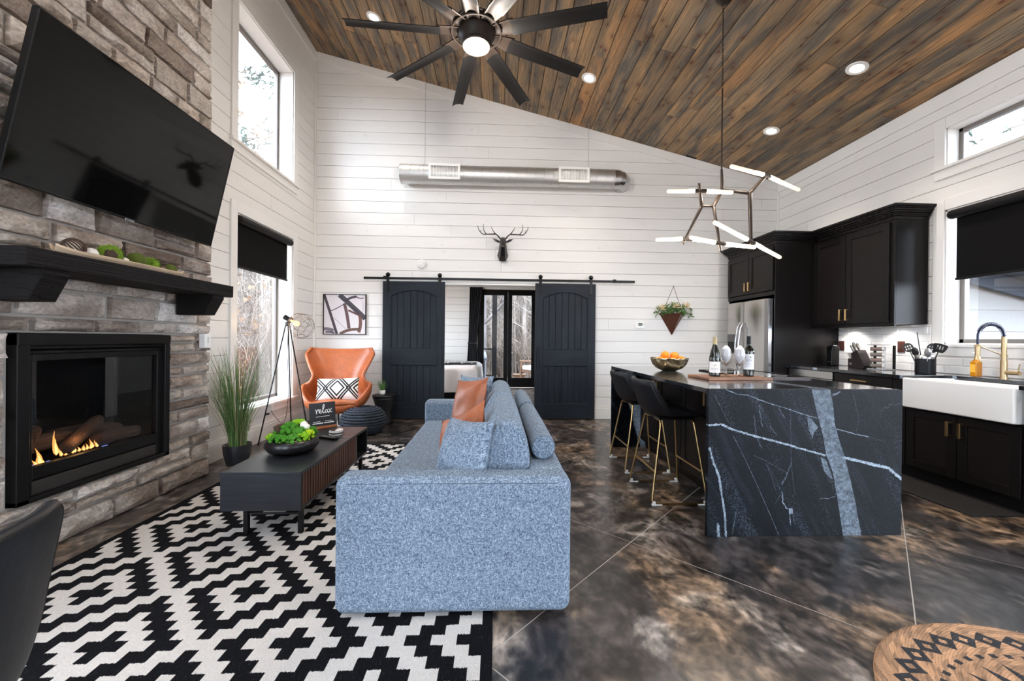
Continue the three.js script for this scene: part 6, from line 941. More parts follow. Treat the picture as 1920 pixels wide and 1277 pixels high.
// ---- on the worktop
{
  const Y = 0.9155, soap = thing('soap_bottle', 'amber yellow soap bottle with white pump beside the faucet', 'bottle', [4.2, Y, -3.335]);
  add(soap, 'bottle', [rbox(0.062, 0.135, 0.05, 0.01, 3, 0, 0.069, 0), lathe([[0.026, 0.132], [0.02, 0.15], [0.012, 0.158], [0.012, 0.17]], 20)], phy({ color: rgb(224, 150, 20), roughness: 0.15, transmission: 0.35, thickness: 0.05, attenuationColor: rgb(230, 150, 20), attenuationDistance: 0.08 }));
  add(soap, 'label', rspan(-0.0325, -0.031, 0.04, 0.11, -0.019, 0.019, 0.0005), std({ color: rgb(232, 176, 52), roughness: 0.5 })); add(soap, 'pump', [cyl(0.013, 0.013, 0.02, 16, 0, 0.178, 0), cyl(0.004, 0.004, 0.022, 10, 0, 0.198, 0), rbox(0.05, 0.01, 0.014, 0.004, 2, -0.015, 0.212, 0)], M.plasticWhite);
  const c = thing('utensil_crock', 'black utensil crock with a silver rim on the worktop', 'crock', [4.1, Y, -3.66]);
  add(c, 'crock', lathe([[0.001, 0], [0.07, 0], [0.073, 0.004], [0.073, 0.148], [0.068, 0.148], [0.067, 0.01], [0.001, 0.01]], 36), phy({ color: rgb(17, 18, 22), roughness: 0.4, specularIntensity: 0.5 })); add(c, 'rim', lathe([[0.0745, 0.143], [0.076, 0.16], [0.072, 0.178], [0.068, 0.178], [0.067, 0.15]], 36), M.steel);
  const nyl = std({ color: rgb(24, 24, 26), roughness: 0.45 }), G = 'cooking utensils standing in the crock';
  const ut = (name, label, dx, dz, lean, kind, mat = nyl, len = 0.27) => { const d = V3(lean[0], 1, lean[1]).normalize(), q = new THREE.Quaternion().setFromUnitVectors(V3(0, 1, 0), d), o = thing(name, label, 'utensil', [4.1 + dx, Y + 0.012, -3.66 + dz], 0, G); o.quaternion.copy(q);
    add(o, 'shaft', cyl(0.005, 0.004, len, 8, 0, len / 2, 0), mat);
    if (kind === 'slotted' || kind === 'turner') { const r0 = kind === 'turner', s = new THREE.Shape(); if (r0) { s.moveTo(-0.028, 0); s.lineTo(0.028, 0); s.quadraticCurveTo(0.05, 0.03, 0.046, 0.075); s.quadraticCurveTo(0, 0.09, -0.046, 0.075); s.quadraticCurveTo(-0.05, 0.03, -0.028, 0); } else s.absellipse(0, 0.045, 0.038, 0.046, 0, 2 * PI); for (let i = -1; i <= 1; i++) for (const y of r0 ? [0.046] : [0.032, 0.058]) { const h = new THREE.Path(); h.absellipse(i * 0.018, y, 0.0055, r0 ? 0.021 : 0.009, 0, 2 * PI); s.holes.push(h); } const g = extrude(s, 0.003, 0.001, 16); ry(g, PI / 2 + 0.5); add(o, 'head', mv(g, 0, len - 0.012, 0), mat); }
    if (kind === 'spoon' || kind === 'ladle') { const g = new THREE.SphereGeometry(0.034, 18, 10, 0, 2 * PI, 0, PI / 2); g.scale(1, kind === 'ladle' ? 0.9 : 0.35, 1.3); rz(g, PI / 2); rx(g, PI / 2); add(o, 'head', mv(g, 0.0, len + 0.03, 0), std({ color: mat === nyl ? rgb(24, 24, 26) : rgb(200, 200, 204), roughness: 0.3, metalness: mat === nyl ? 0 : 1, side: THREE.DoubleSide })); }
    if (kind === 'masher') add(o, 'head', [0.02, 0.032].map((q2) => mv(new THREE.TorusGeometry(q2, 0.003, 6, 24), 0, len + 0.025, 0)), mat);
    return o; };
  ut('slotted_spoon', 'black slotted spoon leaning left out of the crock', -0.02, -0.03, [-0.08, -0.4], 'slotted', nyl, 0.22); ut('spatula', 'wide black slotted turner leaning right out of the crock', 0.0, 0.035, [-0.05, 0.42], 'turner', nyl, 0.225); ut('skimmer', 'black round slotted spoon in the middle of the crock', 0.02, 0.01, [0.1, 0.05], 'slotted', nyl, 0.2); ut('cooking_spoon', 'solid black spoon low in the crock', -0.03, -0.012, [-0.15, -0.14], 'spoon', nyl, 0.17); ut('ladle', 'silver ladle between the black utensils in the crock', -0.03, 0.03, [-0.12, 0.22], 'spoon', M.chrome, 0.165); ut('whisk_handle', 'thin black handle standing highest out of the crock', 0.02, -0.035, [0.0, -0.16], 'none', nyl, 0.39);
  const k = thing('knife_block', 'dark slanted wooden knife block full of silver handled knives', 'knife block', [4.13, Y, -4.4]), kb = std({ color: rgb(38, 28, 26), roughness: 0.45 });
  const s = shapeOf([[-0.075, 0], [0.115, 0], [0.13, 0.03], [0.035, 0.2], [-0.035, 0.165], [-0.03, 0.1], [-0.075, 0.1]]), g = extrude(s, 0.1, 0.003); ry(g, -PI / 2); add(k, 'block', mv(g, 0.05, 0.0035, 0), kb);
  const steel = M.steel; const hd = (x, y, z, l, w) => { const q = rbox(0.018, l, w, 0.006, 2, 0, l / 2, 0); rx(q, -0.52); return mv(q, x, y, z); };
  [[-0.03, 0.0, 0.11], [0.0, 0.0, 0.12], [0.03, 0.0, 0.105], [-0.02, 0.025, 0.13], [0.015, 0.03, 0.12]].forEach(([x, z, l], i) => add(k, 'knife_handle', hd(x, 0.165 + z * 0.55, -0.005 + z + 0.015 - 0.02, l, 0.026), steel)); for (let i = 0; i < 6; i++) add(k, 'steak_knife_handle', hd(-0.038 + i * 0.0155, 0.095, -0.055, 0.09, 0.014), steel);
  add(k, 'badge', rspan(-0.055, -0.0535, 0.035, 0.06, -0.055, -0.025, 0.0005), M.steel);
  const sp = thing('spice_rack', 'black and chrome spice rack with stacked jars lying in rows', 'spice rack', [4.17, Y, -4.17]);
  add(sp, 'stand', [rbox(0.15, 0.012, 0.19, 0.003, 1, 0, 0.006, 0), rbox(0.15, 0.008, 0.19, 0.003, 1, 0, 0.268, 0)], M.chrome); add(sp, 'post', [rbox(0.02, 0.25, 0.02, 0.003, 1, 0, 0.137, -0.07)], M.black); add(sp, 'post', [rbox(0.02, 0.25, 0.02, 0.003, 1, 0.06, 0.137, 0.085)], M.black);
  for (let j = 0; j < 4; j++) { const y = 0.043 + j * 0.06, jar = thing('spice_jar', ['spice jar lying in the bottom row of the chrome rack', 'spice jar in the second row up of the chrome rack', 'spice jar in the third row up of the chrome rack', 'spice jar in the top row of the chrome rack'][j], 'jar', [4.12, Y + y, -4.17], 0.5, 'spice jars in the rack'); add(jar, 'glass', rx(cyl(0.021, 0.021, 0.1, 18), PI / 2).translate(0, 0, 0.0), std({ color: rgb(120 + 14 * (j % 2), 112, 104), roughness: 0.2 })); add(jar, 'lid', rx(cyl(0.027, 0.027, 0.018, 20), PI / 2).translate(0, 0, 0.06), std({ color: rgb(226, 228, 230), roughness: 0.3, metalness: 0.4 })); }
  const o = thing('can_opener', 'small black electric can opener by the fridge side panel', 'can opener', [4.18, Y, -4.8]);
  add(o, 'body', [rbox(0.1, 0.2, 0.085, 0.014, 3, 0, 0.101, 0), rbox(0.1, 0.055, 0.1, 0.016, 3, 0, 0.215, 0)], phy({ color: rgb(14, 14, 15), roughness: 0.25, specularIntensity: 0.6 })); add(o, 'lever', rbox(0.05, 0.012, 0.08, 0.005, 2, -0.03, 0.25, 0.03), M.chrome); add(o, 'badge', rbox(0.002, 0.01, 0.04, 0.0005, 1, -0.051, 0.05, 0), M.steel);
  for (const [z, label] of [[-4.862, 'bronze outlet plate on the tiles beside the fridge panel'], [-4.12, 'bronze outlet plate on the tiles above the spice rack']]) { const w = thing('outlet_plate', label, 'outlet', [4.343, 1.165, z]); add(w, 'plate', rbox(0.006, 0.118, 0.078, 0.002, 1, 0, 0, 0), std({ color: rgb(82, 48, 40), roughness: 0.4, metalness: 0.4 })); for (const y of [0.026, -0.026]) add(w, 'socket', rbox(0.004, 0.034, 0.03, 0.002, 1, -0.0035, y, 0), std({ color: rgb(52, 32, 28), roughness: 0.4 })); }
}
// ---- island
{
  const x0 = 1.31, x1 = 2.552, zn = -2.408, zf = -4.49, T = 0.03, t = thing('kitchen_island', 'kitchen island of black white-veined stone with waterfall ends', 'island', [0, 0, 0]);
  add(t, 'countertop', uvFit(rspan(x0, x1, 0.912 - T, 0.912, zf, zn - T - 0.0004, 0.0015), (x, y, z) => [(x - x0) / 1.3, (z - zf) / 1.3]), GR.top);
  add(t, 'waterfall_end', uvFit(rspan(x0, x1, 0.0, 0.912, zn - T, zn, 0.0015), (x, y) => [(x - x0) / (x1 - x0), y / 0.912]), GR.slab);
  add(t, 'waterfall_end', uvFit(rspan(x0, x1, 0.0, 0.912 - T, zf, zf + T, 0.0015), (x, y) => [(x - x0) / 0.9, y / 0.9]), GR.far);
  add(t, 'cabinet', [span(1.65, 2.535, 0.09, 0.881, zf + T + 0.001, zn - T - 0.001), span(1.7, 2.48, 0, 0.0895, zf + T + 0.001, zn - T - 0.001)], M.cabinet);
  const n = 4, w = (zn - zf - 2 * T - 0.04) / n; for (let i = 0; i < n; i++) { const z = zf + T + 0.02 + i * w; cabinetDoor(t, z + 0.008, z + w - 0.008, 0.11, 0.86, 1.629, [z + (i % 2 ? 0.05 : w - 0.05), 0.76, 0.1]); }
  const Y = 0.9125;
  // induction cooktop
  const ck = thing('cooktop', 'flat black glass cooktop with a thin steel rim in the island', 'cooktop', [2.27, Y, -3.5]);
  add(ck, 'glass_top', rbox(0.48, 0.007, 0.78, 0.002, 1, 0, 0.0045, 0), phy({ color: rgb(10, 10, 11), roughness: 0.06, clearcoat: 0.5 })); add(ck, 'rim', [rbox(0.012, 0.012, 0.8, 0.002, 1, -0.248, 0.006, 0), rbox(0.012, 0.012, 0.8, 0.002, 1, 0.248, 0.006, 0), rbox(0.484, 0.012, 0.01, 0.002, 1, 0, 0.006, 0.395), rbox(0.484, 0.012, 0.01, 0.002, 1, 0, 0.006, -0.395)], std({ color: rgb(58, 52, 50), roughness: 0.3, metalness: 0.8 }));
  for (const [x, z, r] of [[-0.11, 0.2, 0.09], [0.11, 0.2, 0.075], [-0.11, -0.2, 0.075], [0.11, -0.2, 0.09]]) add(ck, 'burner_ring', rx(new THREE.TorusGeometry(r, 0.0012, 4, 40), PI / 2).translate(x, 0.0083, z), M.plasticGrey);
  // cutting board
  const bm = tex(512, 256, (u, v) => { const g = fbm(u, v, 3, 34, 4, 505), k = 0.62 + 0.7 * g; return [142 * k, 100 * k, 72 * k]; }), cb = thing('cutting_board', 'brown wooden cutting board on the island carrying wine and glasses', 'cutting board', [1.835, Y, -3.085], 0.02);
  add(cb, 'board', uvBox(rbox(0.5, 0.02, 0.32, 0.004, 2, 0, 0.0102, 0), 1.8), std({ map: bm, roughness: 0.5 })); const B = Y + 0.0207;
  const botProf = (r, sh) => (sh ? [[0.001, 0], [r - 0.004, 0], [r, 0.006], [r, 0.19], [r * 0.94, 0.205], [0.019, 0.235], [0.0145, 0.25], [0.0145, 0.312], [0.001, 0.312]] : [[0.001, 0], [r - 0.004, 0], [r, 0.006], [r, 0.13], [r * 0.97, 0.15], [r * 0.7, 0.2], [0.0165, 0.24], [0.0145, 0.255], [0.0145, 0.305], [0.001, 0.305]]);
  const dk = phy({ color: rgb(20, 24, 16), roughness: 0.08, clearcoat: 0.6, clearcoatRoughness: 0.03 });
  const label1 = canvasTex(512, 256, (c, w, h) => { c.fillStyle = '#ebe8e4'; c.fillRect(0, 0, w, h); c.fillStyle = '#3b3a40'; c.textAlign = 'center'; c.font = '56px serif'; c.fillText('DE LOACH', w / 2, 190); c.fillStyle = '#c9a24a'; c.beginPath(); c.arc(w / 2 - 26, 92, 13, 0, 7); c.fill(); c.fillStyle = '#b5533c'; c.beginPath(); c.arc(w / 2 + 40, 82, 15, 0, 7); c.fill(); c.fillStyle = '#7d8a50'; c.fillRect(w / 2 - 4, 60, 14, 54); c.fillStyle = '#8a8890'; c.fillRect(w / 2 - 90, 218, 180, 5); });
  const label2 = canvasTex(512, 320, (c, w, h) => { c.fillStyle = '#e6e6ea'; c.fillRect(0, 0, w, h); c.fillStyle = '#3d5686'; c.textAlign = 'center'; c.font = 'italic 66px serif'; c.fillText('La Prim', w / 2, 150); c.fillStyle = '#4b7a48'; c.beginPath(); c.ellipse(w / 2 + 60, 62, 34, 15, 0.3, 0, 7); c.fill(); c.fillStyle = '#9aa0ae'; for (let i = 0; i < 4; i++) c.fillRect(w / 2 - 90, 190 + i * 24, 180, 6); });
  const bottle = (label, x, z, r, sh, lm, l0, l1, cap, turn) => { const o = thing('wine_bottle', label, 'bottle', [x, B, z], turn); add(o, 'glass', lathe(botProf(r, sh), 36), dk); const g = new THREE.CylinderGeometry(r + 0.0006, r + 0.0006, l1 - l0, 30, 1, true, -1.15, 2.3); add(o, 'label', mv(g, 0, (l0 + l1) / 2, 0), std({ map: lm, roughness: 0.7, side: THREE.DoubleSide })); add(o, 'capsule', lathe([[0.0155, sh ? 0.25 : 0.245], [0.0153, sh ? 0.314 : 0.307], [0.001, sh ? 0.3145 : 0.3075]], 24), cap); };
  bottle('wine bottle with gold capsule and white label, left of the glasses', 1.71, -3.06, 0.041, false, label1, 0.03, 0.115, std({ color: rgb(166, 148, 108), roughness: 0.4, metalness: 0.3 }), -0.5);
  bottle('wine bottle with black capsule and white label, right of the glasses', 1.988, -3.07, 0.0385, true, label2, 0.055, 0.175, M.black, -0.5);
  for (const [i, x] of [[0, 1.797], [1, 1.893]]) {
    const z = i ? -3.035 : -3.055, o = thing('wine_glass', i ? 'stemmed wine glass with white napkin beside the black capped bottle' : 'stemmed wine glass with white napkin beside the gold capped bottle', 'wine glass', [x, B, z]);
    add(o, 'bowl', lathe([[0.004, 0.085], [0.014, 0.09], [0.034, 0.112], [0.042, 0.142], [0.041, 0.17], [0.034, 0.212], [0.033, 0.212], [0.0398, 0.17], [0.0407, 0.142], [0.033, 0.114], [0.014, 0.0925], [0.001, 0.089]], 36), M.glass); add(o, 'stem', lathe([[0.034, 0], [0.033, 0.0025], [0.01, 0.006], [0.0042, 0.018], [0.004, 0.07], [0.006, 0.086], [0.001, 0.087]], 28), M.glass);
    const nk = thing('napkin', i ? 'white folded napkin in the glass by the black capped bottle' : 'white folded napkin in the glass by the gold capped bottle', 'napkin', [x, B + 0.098, z], 0.3); add(nk, 'cloth', lathe([[0.001, 0], [0.03, 0.04], [0.0375, 0.065], [0.029, 0.118], [0.008, 0.143], [0.001, 0.143]], 7), phy({ color: rgb(236, 236, 240), roughness: 0.9, flatShading: true }));
  }
  // hammered bowl of oranges
  const hb = tex(256, 256, (u, v) => { let d = 1; const x = u * 22, y = v * 9; for (let a = -1; a <= 1; a++) for (let b = -1; b <= 1; b++) { const ix = Math.floor(x) + a, iy = Math.floor(y) + b, p = hash2((ix + 22) % 22, (iy + 9) % 9, 3), q = hash2((ix + 22) % 22, (iy + 9) % 9, 8); d = Math.min(d, Math.hypot(x - ix - p, y - iy - q)); } return d; }, false);
  const bo = thing('fruit_bowl', 'hammered gold metal bowl of oranges on the kitchen island', 'bowl', [1.7, Y, -3.86]);
  add(bo, 'bowl', lathe([[0.001, 0.003], [0.06, 0], [0.07, 0.003], [0.12, 0.025], [0.158, 0.065], [0.176, 0.118], [0.178, 0.128], [0.173, 0.128], [0.153, 0.07], [0.115, 0.032], [0.06, 0.012], [0.001, 0.011]], 64), std({ color: rgb(212, 190, 152), roughness: 0.24, metalness: 1, bumpMap: hb, bumpScale: 0.006 }));
  const om = std({ color: rgb(244, 140, 16), roughness: 0.45, bumpMap: rep(leatherBump, 2), bumpScale: 0.001 }), og = new THREE.SphereGeometry(0.042, 24, 16); og.scale(1, 0.95, 1);
  const ors = [['orange lying lowest at the left rim of the gold bowl', -0.095, 0.098, 0.02], ['orange at the front middle of the gold bowl', -0.005, 0.096, 0.085], ['orange resting at the right rim of the gold bowl', 0.1, 0.106, 0.03], ['orange at the back of the gold bowl', 0.0, 0.1, -0.09], ['topmost orange on the left of the gold bowl heap', -0.05, 0.152, 0.02], ['topmost orange on the right of the gold bowl heap', 0.045, 0.146, 0.015]];
  ors.forEach(([label, x, y, z]) => { const o = thing('orange', label, 'orange', [1.7 + x, Y + y, -3.86 + z], 0, 'oranges in the gold bowl'); o.rotation.set(0.4 * x * 20, 0, 3 * z); add(o, 'fruit', og, om); add(o, 'stem_end', mv(new THREE.SphereGeometry(0.004, 8, 6), 0, 0.039, 0), M.foliage); });
}
// ---- floor mats
{
  const m = std({ color: rgb(50, 34, 27), roughness: 0.75, map: tex(256, 256, (u, v) => { const g = fbm(u, v, 5, 60, 3, 515), k = 0.75 + 0.5 * g; return [74 * k, 54 * k, 44 * k]; }) });
  const t = thing('kitchen_mat', 'dark brown rectangular mat on the floor before the sink', 'mat', [3.53, 0, -3.08]); add(t, 'pad', uvBox(rbox(0.42, 0.01, 0.87, 0.005, 2, 0, 0.0055, 0), 1.5), m);
  // braided jute rug, turned in rings
  const R = 0.668, TS = 1024, jm = tex(TS, TS, (u, v) => {
    const x = (u - 0.5) * 2, y = (v - 0.5) * 2, r = Math.hypot(x, y), a = Math.atan2(y, x), ring = r * 30, tw = Math.floor(a / (2 * PI) * Math.max(8, Math.round(r * 150))), n = hash2(Math.floor(ring) + 5, tw + 500, 7), f = hash2(Math.floor(u * TS), Math.floor(v * TS), 3);
    let k = false; const saw = (n2, o = 0) => { const q = (a / (2 * PI) * n2 + o); return q - Math.floor(q); };
    if (r > 0.79 && r < 0.925) { const q = Math.abs(saw(38) - 0.5) * 2, h = (r - 0.8575) / 0.0675, d = q + Math.abs(h); k = d < 1.02 && !(d < 0.36); }
    else if (r > 0.715 && r < 0.745) k = saw(54) < 0.42; 
    else if (r > 0.47 && r < 0.68) { const q = Math.abs(saw(32, 0.5) - 0.5) * 2, h = (r - 0.47) / 0.21; k = q < 0.85 * (1 - h); }
    else if (r > 0.37 && r < 0.41) { const q = Math.abs(saw(40) - 0.5) * 2; k = q < (r - 0.37) / 0.04 + 0.1; }
    else if (r > 0.1 && r < 0.3) { const q = Math.abs(saw(12) - 0.5) * 2, h = Math.abs(r - 0.2) / 0.1; k = q + h < 0.8; }
    const s = (0.78 + 0.4 * n) * (0.88 + 0.24 * f), g = 1 - 0.25 * Math.pow(Math.abs((ring - Math.floor(ring)) - 0.5) * 2, 4) * 0;
    return (k ? [34, 33, 37] : [156, 120, 90]).map((q) => q * s * g);
  });
  const j = thing('jute_rug', 'round braided jute rug with black zigzag rings on concrete floor', 'rug', [1.898, 0, -0.966]), prof = []; for (let i = 0; i <= 120; i++) { const r = R * i / 120; prof.push([Math.max(0.0005, r), 0.009 + 0.0006 * Math.abs(Math.sin(i / 4 * PI))]); }
  const g = lathe([...prof, [R + 0.003, 0.005], [R, 0.0005]], 128), h = uvFit(g, (x, y, z) => [x / (2 * R) + 0.5, -z / (2 * R) + 0.5]); h.computeVertexNormals(); add(j, 'braid', toCreasedNormals(h, 1.2), std({ map: jm, roughness: 1, bumpMap: tex(512, 512, (u, v) => { const x = u - 0.5, y = v - 0.5, r = Math.hypot(x, y), a = Math.atan2(y, x); return 0.5 + 0.5 * Math.sin(a * Math.max(8, Math.round(r * 300)) + r * 380); }, false), bumpScale: 0.0012 }));
  const q = rng(14), fz = []; for (let i = 0; i < 70; i++) { const a = q() * 2 * PI, l = mixf(0.006, 0.02, q()), b = a + (q() - 0.5) * 0.05; fz.push(rod([R * Math.cos(a), 0.006, R * Math.sin(a)], [(R + l) * Math.cos(b), 0.002 + 0.008 * q(), (R + l) * Math.sin(b)], 0.0006, 3)); } add(j, 'loose_fibre', fz, std({ color: rgb(196, 158, 116), roughness: 1 })).userData.kind = 'stuff';
}

// ================================================================ BEDROOM
{ const t = thing('bedroom_light', 'flush ceiling light in the bedroom behind the barn doors', 'ceiling light', [-1.7, BH2 - 0.001, -7.2]); add(t, 'base', cyl(0.17, 0.17, 0.02, 32, 0, -0.01, 0), M.plasticWhite); add(t, 'lens', lathe([[0.001, -0.07], [0.1, -0.06], [0.15, -0.035], [0.158, -0.02]], 32), M.can); const l = new THREE.PointLight(WARM, LAMP.bed); l.shadow.radius = 6; lamp(t, l, [0, -0.2, 0]); }
{
  const t = thing('bed', 'bed with white duvet seen through the barn doors', 'bed', [-1.25, 0, -8.35]), w = 1.65, l = 2.0, white = std({ color: rgb(236, 232, 232), roughness: 0.9, bumpMap: tex(256, 256, (u, v) => fbm(u, v, 4, 4, 4, 601), false), bumpScale: 0.03 });
  add(t, 'frame', [rspan(-w / 2, w / 2, 0.08, 0.32, -l / 2, l / 2, 0.01)], M.black); for (const x of [-0.75, 0.75]) for (const z of [-0.9, 0.9]) add(t, 'leg', rspan(x - 0.04, x + 0.04, 0, 0.08, z - 0.04, z + 0.04, 0.004), M.black);
  add(t, 'mattress', uvBox(rspan(-w / 2, w / 2, 0.325, 0.6, -l / 2, l / 2, 0.05, 4), 1), white);
  const duv = shell((u, v) => { const a = u * 2 - 1, W = w / 2 + 0.06, s = Math.abs(a), flat = 0.82, x = s < flat ? a / flat * W : Math.sign(a) * (W + 0.03 + 0.05 * Math.sin(v * 31 + 2) * (s - flat) / (1 - flat)), y = s < flat ? 0.645 + 0.03 * fbm(u, v, 5, 6, 3, 611) : 0.645 - (s - flat) / (1 - flat) * (0.42 + 0.05 * Math.sin(v * 9)); const e = Math.max(0, (v - 0.84) / 0.16), bulge = 0.03 * Math.sin(u * 40) * e; return [x, y - 0.42 * e * e * (s < flat ? 1 : 0.3), -l / 2 + 0.02 + Math.min(v, 0.86) / 0.86 * (l + 0.06) + 0.05 * e + bulge]; }, 48, 60, 0.03); add(t, 'duvet', duv, white);
  const th = solo('throw_blanket', 'black and white patterned throw lying across the white bed', 'blanket', shell((u, v) => { const a = u * 2 - 1; return [a * 0.86, 0.7 + 0.02 * fbm(u, v, 4, 4, 3, 21), -0.42 + v * 0.55]; }, 24, 20, 0.02), std({ roughness: 1, map: tex(512, 256, (u, v) => { const q = Math.abs(((u * 26) % 1) - 0.5) + Math.abs(((v * 9) % 1) - 0.5), k = fbm(u, v, 60, 40, 2, 5) > 0.62; return (v < 0.12 || v > 0.9 || q < 0.33) !== k ? [36, 36, 40] : [206, 204, 204]; }) }), [-1.25, 0.005, -8.2]);
  const c = thing('curtain', 'charcoal curtain tied back beside the french doors', 'curtain', [-0.53, 0, ZF + 0.13]);
  const cf = (u, v) => { const y = mixf(0.03, 2.52, v), tie = 1.1, k = y > tie ? Math.pow(clamp((y - tie) / (2.52 - tie)), 0.85) : Math.pow(clamp((tie - y) / tie), 0.9), xl = y > tie ? mixf(-0.14, -0.115, k) : mixf(-0.14, -0.2, k), xr = y > tie ? mixf(0.05, 0.205, k) : mixf(0.05, 0.24, k), a = mixf(xl, xr, u); return [a, y, 0.028 * Math.sin(u * 2 * PI * 7) * (0.55 + 0.45 * k)]; };
  add(c, 'drape', shell(cf, 84, 40, 0.006), std({ color: rgb(30, 30, 36), roughness: 0.95 })); add(c, 'tieback', rx(new THREE.TorusGeometry(0.1, 0.018, 8, 30), PI / 2).scale(1, 1, 0.5).translate(-0.045, 1.1, 0), std({ color: rgb(36, 36, 42), roughness: 0.9 }));
  add(c, 'rod', rod([-0.3, 2.545, 0], [1.9, 2.545, 0], 0.012), M.black);
}

// ================================================================ OUTSIDE
{
  const leafMap = tex(1024, 1024, (u, v) => { const n = hash2(Math.floor(u * 160), Math.floor(v * 160), 5), n2 = fbm(u, v, 40, 40, 3, 701), b = fbm(u, v, 4, 4, 4, 711), k = 0.6 + 0.8 * n2; return mix3([104, 82, 66], n > 0.75 ? [142, 124, 108] : [72, 58, 48], n * 0.8).map((x) => x * k * (0.8 + 0.4 * b)); });
  const g = structure('ground'), gg = box(90, 0.2, 90, -6, -0.5, -20), gu = uvBox(gg, 1 / 3); add(g, 'soil', gu, std({ map: leafMap, roughness: 1 }));
  // porch beyond the french doors
  const d = structure('porch_deck'), dm = std({ color: rgb(128, 126, 124), roughness: 0.75, map: paintMap }); for (let i = 0; i < 22; i++) add(d, 'plank', uvBox(rspan(-2.6, 4.2, -0.07, -0.03, ZF - 0.25 - (i + 1) * 0.125 + 0.006, ZF - 0.25 - i * 0.125, 0.004), 0.5, false, i * 0.3, i * 0.7), dm);
  add(d, 'joist', span(-2.6, 4.2, -0.25, -0.075, ZF - 3.0, ZF - 2.9), M.black);
  const p = thing('porch_post', 'dark square porch post outside the french doors', 'post', [-0.05, -0.029, ZF - 2.6]); add(p, 'shaft', rspan(-0.075, 0.075, 0.02, 3.0, -0.075, 0.075, 0.004), M.black); add(p, 'base', rspan(-0.095, 0.095, 0, 0.06, -0.095, 0.095, 0.004), M.black);
  const r = thing('porch_railing', 'black porch railing with thin balusters left of the post', 'railing', [-1.4, -0.029, ZF - 2.62]); add(r, 'top_rail', rspan(-1.2, 1.27, 0.9, 0.95, -0.04, 0.04, 0.004), M.black); add(r, 'bottom_rail', rspan(-1.2, 1.27, 0.08, 0.12, -0.02, 0.02, 0.003), M.black); for (let i = 0; i < 20; i++) add(r, 'baluster', rod([-1.17 + i * 0.127, 0.121, 0], [-1.17 + i * 0.127, 0.899, 0], 0.008, 6), M.black);
  const gr = thing('grill', 'grey covered grill standing on the porch by the railing', 'grill', [-0.52, -0.029, ZF - 1.9]), gm = std({ color: rgb(92, 96, 104), roughness: 0.5 }); add(gr, 'cart', [rspan(-0.22, 0.22, 0.06, 0.62, -0.2, 0.2, 0.02)], std({ color: rgb(58, 62, 70), roughness: 0.6 })); add(gr, 'lid', lathe([[0.001, 0.92], [0.16, 0.9], [0.24, 0.82], [0.26, 0.7], [0.26, 0.63], [0.001, 0.62]], 30), gm); add(gr, 'handle', rod([-0.12, 0.78, 0.26], [0.12, 0.78, 0.26], 0.01), M.chrome); for (const x of [-0.2, 0.2]) for (const z of [-0.17, 0.17]) add(gr, 'caster', cyl(0.03, 0.03, 0.058, 12, x, 0.029, z), M.rubber);
  const ch = thing('patio_chair', 'wooden patio chair with white cushion outside the french doors', 'chair', [1.15, -0.029, ZF - 1.7], -1.1), wd = std({ color: rgb(122, 92, 70), roughness: 0.7 }); for (const [x, z, h] of [[-0.3, 0.3, 0.58], [0.3, 0.3, 0.58], [-0.3, -0.3, 0.82], [0.3, -0.3, 0.82]]) add(ch, 'leg', rspan(x - 0.025, x + 0.025, 0, h, z - 0.025, z + 0.025, 0.004), wd); for (const x of [-0.3, 0.3]) add(ch, 'arm', rspan(x - 0.04, x + 0.04, 0.581, 0.61, -0.33, 0.34, 0.004), wd); add(ch, 'seat_frame', rspan(-0.274, 0.274, 0.28, 0.34, -0.3, 0.3, 0.004), wd); add(ch, 'cushion', [rbox(0.53, 0.13, 0.58, 0.04, 3, 0, 0.41, 0.01), rx(rbox(0.53, 0.46, 0.13, 0.05, 3), -0.2).translate(0, 0.7, -0.26)], M.plasticWhite); for (let i = 0; i < 4; i++) add(ch, 'slat', rspan(-0.274, 0.274, 0.45 + i * 0.09, 0.5 + i * 0.09, -0.315, -0.29, 0.003), wd);
  const bk = thing('planter_box', 'low brown box on the porch deck outside the doors', 'box', [0.72, -0.029, ZF - 2.2]); add(bk, 'box', [rspan(-0.17, 0.17, 0, 0.16, -0.1, 0.1, 0.008)], wd); add(bk, 'lid', rspan(-0.19, 0.19, 0.16, 0.185, -0.12, 0.12, 0.005), wd);

  // the neighbouring wing seen through the kitchen window
  const nb = thing('neighbour_house', 'pale house gable with wide siding and dark eave outside kitchen window', 'building', [0, 0, 0]), sm = std({ color: rgb(158, 161, 164), roughness: 0.8, map: paintMap }), zn = -4.85;
  add(nb, 'wall', span(4.72, 9.6, -0.4, 3.3, zn - 0.2, zn - 0.03), M.plaster); for (let i = 0; i < 12; i++) { const y = -0.4 + i * 0.2725 + 0.13, q = uvBox(rx(rspan(4.72, 9.6, 0, 0.285, -0.012, 0.012, 0.003), -0.05), 0.5, false, i * 0.4, i * 0.23); add(nb, 'siding_board', mv(q, 0, y, zn - 0.005), sm); }
  const ea = std({ color: rgb(46, 56, 70), roughness: 0.6 }); const slopeG = (y, h, dz, z) => { const g2 = extrude(shapeOf([[5.0, y + 0.42], [10, y - 0.75], [10, y - 0.75 + h], [5.0, y + 0.42 + h]]), dz); return mv(g2, 0, 0, z); }; add(nb, 'rake_board', slopeG(1.75, 0.2, 0.05, zn + 0.05), ea); add(nb, 'soffit', slopeG(1.95, 0.05, 0.7, zn + 0.02), ea); add(nb, 'roof', slopeG(2.02, 0.08, 0.8, zn), std({ color: rgb(70, 76, 84), roughness: 0.8 }));

  // trees, each a thing of its own
  const barkMap = tex(256, 512, (u, v) => { const n = fbm(u, v, 9, 6, 4, 801), m = fbm(u, v, 22, 12, 3, 805), k = 0.6 + 0.8 * n * (0.6 + 0.6 * m); return [138 * k, 130 * k, 124 * k]; });
